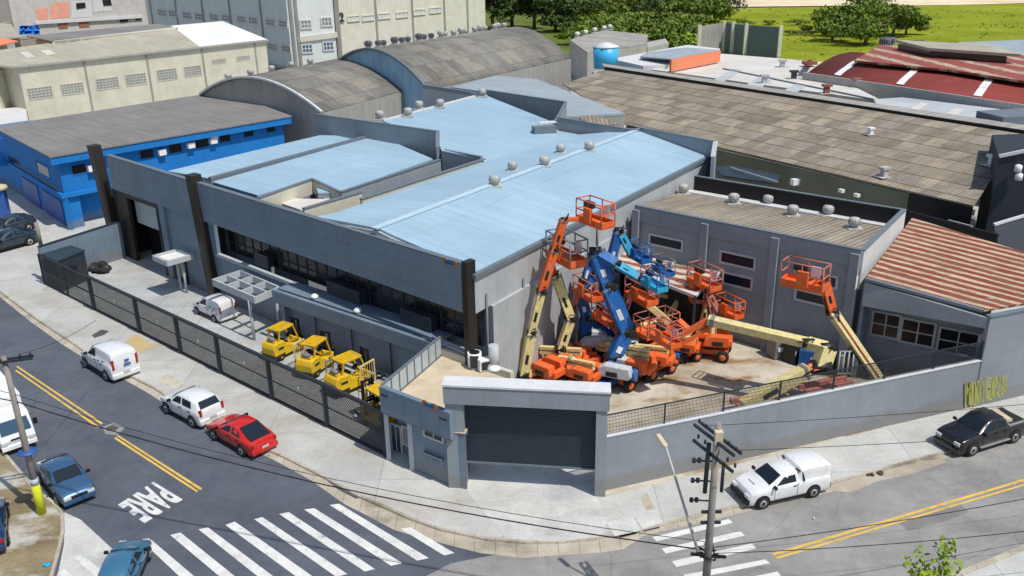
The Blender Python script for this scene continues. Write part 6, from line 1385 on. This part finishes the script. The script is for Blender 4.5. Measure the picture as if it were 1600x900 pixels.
def lift(label, basepx, rz, tr, joints, mats, ws, bask=None, paint='lift_orange', hood='lift_orange', s=1.0, L=2.7, Wd=2.0, group=None, z=.126, hood_h=.75, stack=0):
    c = G(*basepx, z); t = T('boom_lift', label, 'boom lift', c, group)
    p0 = chassis(t, c, rz, paint, s, L, Wd, hood, hood_h, tr, False, stack)
    P_ = [p0] + [D(x, y, c.y + dy) for x, y, dy in joints]
    boom(t, P_, mats, ws)
    if bask: bx, by, dy, brz, bpaint, bs, rail = bask; basket(t, D(bx, by, c.y + dy), brz, bpaint, bs, rail)
    return t
og = 'orange boom lifts in the yard'; bg2 = 'blue boom lifts in the yard'
lift('orange and cream boom lift whose top basket stands highest, above the blue roof edge', (848, 600), .5, 2.4,
     [(818, 586, -.6), (830, 520, -.4), (846, 455, -.2), (866, 390, 0), (881, 343, 0), (914, 342, 0)], ['lift_cream', 'lift_cream', 'lift_cream', 'lift_orange', 'lift_orange', 'lift_orange'], [.4, .48, .4, .42, .38, .25], (930, 348, 0, .6, 'lift_orange', 1.25, 'lift_orange'), group=og)
lift('cream armed orange boom lift with a wide basket just left of the blue lifts', (882, 588), .2, 2.8,
     [(876, 545, 0), (892, 498, .2), (867, 430, .3), (861, 412, .3)], ['lift_cream', 'lift_cream', 'lift_cream', 'lift_orange'], [.42, .46, .46, .3], (885, 406, .2, .5, 'lift_orange', 1.5, 'mid_grey_metal'), group=og, stack=2)
lift('blue boom lift nearest the gate with long white engine cover and tall folded arm', (950, 604), .75, 2.7,
     [(958, 560, .5), (979, 518, 1.0), (949, 445, 1.0), (930, 393, 1.0), (962, 412, .6), (997, 432, .5)], ['lift_blue', 'lift_blue', 'lift_blue', 'lift_blue', 'lift_blue', 'lift_blue_light'], [.5, .7, .75, .7, .5, .4], (1022, 448, .5, .4, 'lift_blue_light', 1.0, 'lift_blue'), 'lift_blue', 'hood_white', 1.05, 3.4, 2.2, bg2)
lift('blue boom lift beside the warehouse wall with boxy white engine cover', (912, 566), .3, 3.3,
     [(913, 525, .3), (916, 497, .3), (906, 458, .3), (950, 425, .2), (967, 360, .2), (986, 396, .2)], ['lift_blue', 'lift_blue', 'lift_blue', 'lift_blue', 'lift_blue', 'lift_blue_light'], [.6, .6, .52, .48, .46, .38], (999, 404, .2, .4, 'lift_blue', .95, 'lift_blue'), 'lift_blue', 'hood_white', 1.0, 3.0, 2.0, bg2, hood_h=1.0)
lift('rear blue boom lift with curved arm in the mouth of the lean to', (938, 545), .4, 3.2,
     [(962, 520, .2), (968, 470, .3), (948, 440, .3), (925, 432, .3)], ['lift_blue', 'lift_blue', 'lift_blue', 'lift_blue'], [.45, .45, .45, .4], None, 'lift_blue', 'hood_white', .95, 3.0, 2.0, bg2)
lift('orange boom lift with a small basket between the blue arms and the warehouse wall', (893, 572), .9, 2.2,
     [(880, 530, .4), (893, 485, .5), (905, 452, .5)], ['faded_red', 'faded_red', 'faded_red'], [.35, .32, .3], (919, 462, .4, .5, 'lift_orange', 1.15, 'faded_red'), group=og, s=.9)
lift('orange boom lift with stacked cream arms and rounded cover in mid yard', (985, 596), .7, 2.6,
     [(975, 560, 0), (998, 548, .2), (978, 540, .3), (975, 492, 1.5), (988, 455, 1.6)], ['lift_cream', 'lift_cream', 'lift_cream', 'faded_red', 'faded_red'], [.35, .35, .3, .3, .26], (1002, 468, 1.8, .5, 'lift_orange', 1.2, 'faded_red'), group=og, s=1.05, stack=3)
lift('orange boom lift before the lean to corner with arms in a vee', (1085, 548), .3, 3.0,
     [(1096, 505, .2), (1106, 470, .3), (1080, 470, .4), (1083, 438, .4)], ['lift_cream', 'lift_cream', 'faded_red', 'lift_orange'], [.4, .36, .3, .3], (1100, 446, .4, .5, 'lift_orange', 1.25, 'faded_red'), group=og, s=.9)
lift('small orange boom lift with cream mast standing clear at the yard centre', (1108, 556), -.35, 2.9,
     [(1112, 540, 0), (1115, 503, .3), (1106, 455, .3), (1122, 486, .3)], ['lift_cream', 'lift_cream', 'faded_red', 'faded_red'], [.4, .35, .3, .3], (1139, 490, .3, .5, 'lift_orange', 1.05, 'lift_orange'), group=og, s=1.0, L=2.6, Wd=1.9)
lift('middle blue boom lift whose arm folds back over the black lean to mouth', (968, 562), .5, 2.9,
     [(966, 520, .3), (938, 462, .5), (958, 420, .6), (924, 400, .6), (905, 470, .2)], ['lift_blue', 'lift_blue', 'lift_blue', 'lift_blue', 'lift_blue'], [.5, .6, .6, .56, .36], (1036, 425, 1.2, .4, 'lift_blue', .9, 'mid_grey_metal'), 'lift_blue', 'hood_white', .9, 3.0, 2.0, bg2)
lift('low orange boom lift with folded orange arms left of the scissor lift', (1018, 583), .6, 2.7,
     [(1030, 552, .2), (1003, 548, .2), (1046, 528, .6)], ['lift_orange', 'lift_orange', 'lift_orange'], [.3, .28, .24], None, group=og, s=.95, stack=2)
lift('faded orange boom lift deep in the shade of the lean to', (1010, 540), .2, 3.0,
     [(1000, 510, .2), (1040, 500, .6), (1060, 470, 1.0)], ['faded_red', 'lift_cream', 'lift_cream'], [.3, .3, .26], None, group=og, s=.9, stack=1)
lift('orange boom lift nearest the gate with its arms folded flat over it', (905, 606), .9, 2.5,
     [(880, 575, .2), (920, 580, .3), (890, 556, .3)], ['lift_orange', 'lift_orange', 'lift_cream'], [.32, .3, .26], None, group=og, s=.95, stack=2)
lift('orange boom lift half hidden behind the nearest blue one', (962, 585), 1.0, 2.4,
     [(945, 560, .3), (985, 540, .5), (955, 505, .8), (972, 480, .8)], ['lift_orange', 'lift_cream', 'lift_orange', 'faded_red'], [.32, .34, .32, .3], (945, 500, .8, .5, 'lift_orange', 1.0, 'faded_red'), group=og, s=.95, stack=2)
lift('blue boom lift with upright twin arms at the back of the lifts', (948, 556), .8, 3.0,
     [(930, 500, .5), (952, 470, .6), (925, 445, .6), (934, 405, .6)], ['lift_blue', 'lift_blue', 'lift_blue', 'lift_blue'], [.55, .55, .5, .45], None, 'lift_blue', 'hood_white', .9, 3.0, 2.0, bg2)
lift('low orange boom lift with cream folded arms at the right of the scissor lift', (1062, 562), .4, 2.8,
     [(1052, 540, .2), (1082, 520, .2), (1060, 500, .5)], ['lift_orange', 'lift_cream', 'lift_orange'], [.3, .3, .28], None, group=og, s=.85, stack=2)
# big telescopic lift along the wall
c = G(1235, 662, .126); t = T('boom_lift', 'long cream and orange telescopic boom lift lying low behind the street wall', 'boom lift', c, og)
chassis(t, c, .25, 'faded_red', .95, 3.6, 2.0, 'faded_red', .4, 3.3)
P_ = [D(1160, 635, c.y - .8), D(1262, 578, c.y + .6), D(1282, 574, c.y + .8), D(1292, 544, c.y + 1.2), D(1262, 536, c.y + 1.6), D(1106, 500, c.y + 4.0)]
boom(t, P_, ['lift_cream', 'lift_orange', 'lift_cream', 'lift_cream', 'lift_cream'], [.62, .5, .75, .55, .48])
MB().bar(lerp(P_[4], P_[5], .12) + Vector((0, -.27, 0)), lerp(P_[4], P_[5], .8) + Vector((0, -.27, 0)), .05, .22).build('boom_stripe', M['lift_orange'], t)
jb = D(1050, 532, c.y + 4.2); MB().bar(P_[5], jb, .3, .3).build('jib', M['lift_orange'], t); MB().bar(D(1108, 512, c.y + 4), D(1062, 540, c.y + 4.1), .2, .2).build('jib', M['lift_orange'], t)
basket(t, D(1040, 534, c.y + 4.0), .5, 'lift_orange', 1.1, 'faded_red')
# right hand lift
c = G(1388, 640, .126); t = T('boom_lift', 'boom lift at the right with one steep orange and cream arm before the annex', 'boom lift', c, og)
chassis(t, c, .3, 'faded_red', .85, 3.0, 2.0, 'faded_red', .4, 2.5)
P_ = [D(1372, 592, c.y), D(1300, 487, c.y + 1.0), D(1287, 436, c.y + 1.0), D(1262, 446, c.y + 1.0)]
boom(t, P_, ['lift_cream', 'lift_orange', 'lift_orange'], [.46, .42, .25])
MB().bar(lerp(P_[0], P_[1], .05) + Vector((.1, -.24, 0)), lerp(P_[0], P_[1], .97) + Vector((.1, -.24, 0)), .12, .1).build('boom_stripe', M['faded_red'], t)
basket(t, D(1256, 446, c.y + 1.0), .9, 'lift_orange', 1.3, 'faded_red')
# scissor lift
c = G(1040, 566, .126); t = T('scissor_lift', 'low scissor lift with orange railed deck on a dark blue base', 'scissor lift', c)
a_ = .55
MB().box(c + Z * .6, (2.6, 1.5, .5), a_).build('base', M['lift_blue'], t, bevel=.05); MB().box(c + Z * 1.0, (2.3, 1.1, .4), a_).build('scissor_stack', M['decal_black'], t)
for x in (-.9, .9):
    for y in (-.75, .75): q = c + Matrix.Rotation(a_, 3, 'Z') @ Vector((x, y, .35)); MB().lathe(q, [(.35, -.12), (.35, .12)], 16, Matrix.Rotation(a_, 3, 'Z') @ Vector((0, 1, 0))).build('wheel', M['rubber'], t)
dk = c + Vector((-.6, .9, 2.0)); MB().box(dk, (2.9, 1.6, .3), a_).build('deck', M['lift_orange'], t)
Rm = Matrix.Rotation(a_, 3, 'Z'); r_ = MB(); cs = [(-1.4, -.75), (1.4, -.75), (1.4, .75), (-1.4, .75)]
for (x0, y0), (x1, y1) in zip(cs, cs[1:] + cs[:1]):
    p, q = dk + Rm @ Vector((x0, y0, .15)), dk + Rm @ Vector((x1, y1, .15)); r_.tube(p, p + Z * 1.1, .04).tube(lerp(p, q, .5), lerp(p, q, .5) + Z * 1.1, .04)
    for h_ in (.55, 1.1): r_.tube(p + Z * h_, q + Z * h_, .04)
r_.build('guard_rail', M['faded_red'], t)
t = T('boom_section', 'loose cream boom section slanting over the scissor lift deck', 'boom', G(1040, 560, .126))
MB().bar(D(1008, 472, 56), D(1046, 504, 56), .4, .42).build('boom', M['lift_cream'], t); MB().bar(D(1046, 504, 56), D(1058, 560, 56.3), .3, .3).build('support', M['lift_orange'], t)
t = T('jib_section', 'slim cream and orange jib lying under the edge of the rusty lean to roof', 'boom', G(1050, 545, .126))
MB().bar(D(1020, 458, 59), D(1050, 464, 59), .3, .3).build('boom', M['lift_cream'], t); MB().bar(D(1050, 464, 59), D(1068, 468, 59), .42, .42).build('boom_head', M['lift_orange'], t); MB().bar(D(1066, 468, 59), D(1068, 545, 59.3), .2, .2).build('support', M['decal_black'], t)
# low orange machine parts by the gate
for i, (x, y, l, r) in enumerate(((845, 592, 'pair of orange folded arms lying low behind the gate beam', .6), (900, 588, 'orange machine chassis wedged between the blue lifts near the gate', .3), (1290, 618, 'faded red folded arm lying just behind the wall railing', .25), (1185, 640, 'red counterweight of a machine tucked behind the wall railing', .3))):
    c = G(x, y, .126); t = T('machine_part', l, 'machine part', c); m_ = 'lift_orange' if i < 2 else 'faded_red'; Rm = Matrix.Rotation(r, 3, 'Z')
    for k in (-.35, .35): MB().bar(c + Rm @ Vector((-1.8, k, .7)), c + Rm @ Vector((1.6, k, 1.2 if i < 2 else .8)), .28, .34).build('arm', M[m_], t, bevel=.03)
    MB().box(c + Rm @ Vector((.9, 0, .5)), (1.4, 1.3, .6), r).build('frame', M[m_], t, bevel=.06)
    for k in (-.8, .8): MB().lathe(c + Rm @ Vector((1.0, k, .38)), [(.38, -.14), (.38, .14)], 16, Rm @ Vector((0, 1, 0))).build('wheel', M['rubber'], t)
# clutter by annex wall
for i, (x, y, h_, m_) in enumerate(((1215, 556, 1.4, 'mid_grey_metal'), (1240, 563, 1.6, 'decal_black'), (1262, 570, 1.3, 'lift_blue'), (1225, 548, 1.7, 'decal_black'), (1282, 575, 1.5, 'decal_black'))):
    c = G(x, y, .126); t = T('equipment_crate', ['grey', 'black', 'blue', 'tall black', 'small black'][i] + ' equipment box under the long cream boom by the annex wall', 'box', c)
    MB().box(c + Z * h_ / 2, (1.3, 1.0, h_), .4 + i * .3).build('case', M[m_], t, bevel=.05); MB().box(c + Z * (h_ + .06), (1.1, .8, .12), .4 + i * .3).build('lid', M['mid_grey_metal'], t); MB().box(c + Vector((0, -.62, h_ * .55)), (.5, .05, .3), .4 + i * .3).build('label_plate', M['white_plastic'], t)
t = T('gas_cage', 'pale upright bottle cage at the foot of the annex downpipe', 'cage', G(1322, 590, .126)); c = G(1322, 590, .126)
mb = MB()
for k in range(5): mb.tube(c + Vector((-.6 + k * .3, 0, 0)), c + Vector((-.6 + k * .3, 0, 1.9)), .05)
mb.bar(c + Vector((-.6, 0, 1.9)), c + Vector((.6, 0, 1.9)), .06).bar(c + Vector((-.6, 0, .3)), c + Vector((.6, 0, .3)), .06).build('cage', M['trim_light'], t)
for k in (-.3, .2): MB().lathe(c + Vector((k, .35, 0)), [(.22, 0), (.22, 1.3), (.08, 1.5)], 12).build('bottle', M['mid_grey_metal'], t)
t = T('machine_part', 'small orange and black machine in the dark bay under the striped roof', 'machine', G(1372, 560, .126)); c = G(1368, 556, .126)
MB().box(c + Z * .5, (1.4, .9, .6), .3).build('body', M['lift_orange'], t, bevel=.05); MB().lathe(c + Z * .9, [(.5, 0), (.45, .3), (.2, .4)], 12).build('engine', M['black'], t)
# graffiti on the wall
gf_ = MB(); rr = random.Random(2); WPn = vplane(W0, W1, .03); n_ = WPn[1]
WPn2 = (xy(sw0, 0) + n_ * .178, n_)
def stroke(pts, w=.16):
    for a, b in zip(pts, pts[1:]): gf_.bar(a, b, w, .008, up=Z.cross(n_).cross(n_) if False else n_)
gl = xy(PP(1507, 620, (xy(W1, 0) + n_ * .12, n_)), 0)
X0 = 1509; 
for k in range(6):
    x0 = 1509 + k * 11; w = 8; yb, yt = 636 - k * 3.6, 598 - k * 2.0
    q = lambda u, v: PP(x0 + u * w, yb + (yt - yb) * v - u * w * .2, WPn2)
    shapes = [[(0, 0), (0, 1), (.5, .5), (1, 1), (1, 0)], [(0, 1), (0, 0), (1, 0), (1, 1)], [(0, 1), (1, 1), (.5, 1), (.5, 0)], [(1, 1), (0, 1), (0, .5), (.8, .5), (0, .5), (0, 0), (1, 0)], [(0, 0), (0, 1), (1, .8), (0, .5), (1, 0)], [(1, 1), (0, .8), (1, .3), (0, 0)]]
    stroke([q(u, v) for u, v in shapes[k]], .15)
    for m_ in range(3): u = rr.random(); stroke([q(u, rr.uniform(0, .2)), q(u + .1, rr.uniform(.7, 1.05))], .10)
g_o = gf_.build('graffiti_tag', M['graffiti'], rs); g_o['label'] = 'yellow green graffiti letters'
# ================================================================ poles, lamp, wires
def utility_pole(label, base_, h_, arm_az, s=1.0, arms=(.93, .86)):
    t = T('utility_pole', label, 'utility pole', base_); b = Vector(base_)
    MB().tube(b, b + Z * h_, .19 * s, .12 * s, 12).build('pole', M['concrete_pole'], t)
    d = Vector((math.cos(arm_az), math.sin(arm_az), 0)); e = Z.cross(d)
    for k, f in enumerate(arms):
        for sd__ in (-1, 1):
            if k and sd__ == 1: continue
            a = MB().bar(b + Z * h_ * f - d * 1.25 + e * .16 * sd__, b + Z * h_ * f + d * 1.25 + e * .16 * sd__, .09, .11).build('crossarm', M['steel_dark'], t)
        for x in (-1.15, -.7, .7, 1.15):
            MB().lathe(b + Z * (h_ * f + .07) + d * x, [(.02, 0), (.06, .06), (.035, .1), (.06, .14), (.03, .2)], 10).build('insulator', M['steel_dark'], t)
    return t, b, d, e
pb_ = G(1097, 985, .1); t, b, d, e = utility_pole('concrete utility pole with stacked dark crossarms in front of the right crosswalk', pb_, 9.9, -1.15)
for k in range(3): MB().bar(b + Z * (8.2 - k * .9), b + Z * (8.2 - k * .9) + Vector((-.75, .1, 0)), .05).lathe(b + Z * (8.2 - k * .9) + Vector((-.6, .1, -.08)), [(.08, 0), (.08, .16)], 8).lathe(b + Z * (8.2 - k * .9) + Vector((-.8, .1, -.08)), [(.08, 0), (.08, .16)], 8).build('side_bracket', M['steel_dark'], t)
MB().tube(b + Vector((-.32, 0, 6.8)), b + Vector((-.3, 0, 9.0)), .09).tube(b + Vector((.3, -.1, 6.9)), b + Vector((.3, -.1, 8.2)), .07).build('conduit', M['steel_dark'], t)
MB().box(b + Vector((0, -.2, 9.4)), (.3, .25, .5)).build('cap', M['tan_deck'], t)
mb = MB()
for k in range(10): a = k * .7; mb.tube(b + Vector((math.cos(a) * .3, math.sin(a) * .3, 3.6 + .05 * k)), b + Vector((math.cos(a + 1) * .45, math.sin(a + 1) * .45, 4.1 - .04 * k)), .035)
mb.bar(b + Vector((-.7, 0, 3.9)), b + Vector((.7, -.1, 3.8)), .1); mb.build('cable_bundle', M['black'], t)
for z_ in (5.4, 5.9): MB().bar(b + Vector((-.4, 0, z_)), b + Vector((.4, 0, z_)), .08, .12).build('clamp', M['steel_dark'], t)
lp = T('street_lamp', 'long slender curved arm street lamp reaching from the utility pole over the street', 'street lamp', b + Vector((-.2, 0, 4.0)))
l0_ = D(1091, 862, b.y); l1_ = G(1040, 697, 8.2); l2_ = G(1033, 687, 8.35)
MB().tube(l0_, lerp(l0_, l1_, .5), .065, .055).tube(lerp(l0_, l1_, .5), l1_, .055, .04).build('arm', M['galv'], lp)
hd = MB(); dd = (l2_ - l1_).normalized(); hd.bar(l1_ - dd * .05, l1_ + dd * .6, .22, .12); hd.build('lamp_head', M['tan_deck'], lp, bevel=.05)
MB().bar(l1_ + dd * .1 - Z * .1, l1_ + dd * .52 - Z * .07, .16, .05).build('lens', M['white_plastic'], lp)
p2 = G(66, 802, .1); t2, b2, d2, e2 = utility_pole('concrete utility pole with yellow painted foot between the saloon and the dirt pavement', p2, 8.9, .30, 1.0, (.975,))
MB().tube(b2 + Z * .02, b2 + Z * 1.75, .22, .205, 16).build('yellow_band', M['pole_yellow'], t2); MB().tube(b2 + Z * 1.75, b2 + Z * 2.1, .206, .2, 16).build('white_band', M['white_paint'] if False else M['trim_light'], t2)
MB().lathe(b2 + Z * 3.6, [(.15, 0), (.45, .03), (.45, .08), (.15, .12)], 18).build('blue_sign_plate', M['sticker_blue'], t2)
def wire(label, pts, r=.025, sag=.6, group='overhead cables'):
    mb = MB()
    for a, b_ in zip(pts, pts[1:]):
        n = 16; q = [lerp(a, b_, i / n) - Z * sag * 4 * (i / n) * (1 - i / n) for i in range(n + 1)]; mb.path(q, r, 5)
    o = mb.build('overhead_cable', M['black']); tag(o, label, 'cable', group)
A1 = b2 + Vector((0, 0, 6.9)); B1 = b + Vector((-.1, .1, 4.0))
wire('thick cable sagging low across the dark road between the two poles', [G(-160, 520, 7), A1 - Z * .4, B1], .03, .9)
wire('thinner cable just above the thick one between the two poles', [G(-160, 500, 7), A1, B1 + Z * .4], .015, .9)
R1 = [Vector((34, 44, 7.2)), Vector((34, 42.5, 6.6)), Vector((34, 41, 6.2)), Vector((32, 38.5, 8.6)), Vector((32, 37, 8.6))]
wire('uppermost cable running right from the pole head along the street', [b + Vector((.5, -1, 9.3)), Vector((44, 33, 9.2))], .012, .5)
wire('second cable running right from the pole head along the street', [b + Vector((-.4, .8, 9.3)), Vector((44, 36, 9.2))], .012, .5)
wire('lower cable running right from the pole bundle above the yellow line', [b + Vector((.2, 0, 4.2)), Vector((40, 36, 5.8))], .018, .7)
wire('lowest cable running right from the pole bundle', [b + Vector((.2, 0, 3.9)), Vector((40, 33, 5.2))], .018, .9)
wire('cable slanting from the left pole crossarm up and away over the road', [b2 + Vector((.8, .3, 8.9)), G(150, 500, 6.0)], .014, .2)
# small things
rr = random.Random(11)
for i, (x, y, z_, m_, l) in enumerate(((73, 883, .1, 'lift_blue_light', 'small pale blue rubbish bag on the dirt pavement by the kerb'), (1359, 741, .02, 'clod_brown', 'left one of two dark clods beside the kerb right of the white pickup'), (1377, 740, .02, 'clod_brown', 'right one of two dark clods beside the kerb right of the white pickup'), (1271, 811, .02, 'white_plastic', 'tiny white scrap on the road above the yellow line'), (561, 776, .03, 'white_plastic', 'small white scrap in the end of the kerb inlet'))):
    t = MB()
    for k in range(5): t.lathe(G(x + rr.uniform(-4, 4) * (.3 if i > 2 else 1), y + rr.uniform(-2, 2) * (.3 if i > 2 else 1), z_), [(.02, 0), (.13 if i < 3 else .04, .03), (.1 if i < 3 else .03, .07), (.02, .1)], 7)
    tag(t.build('litter', M[m_]), l, 'litter')
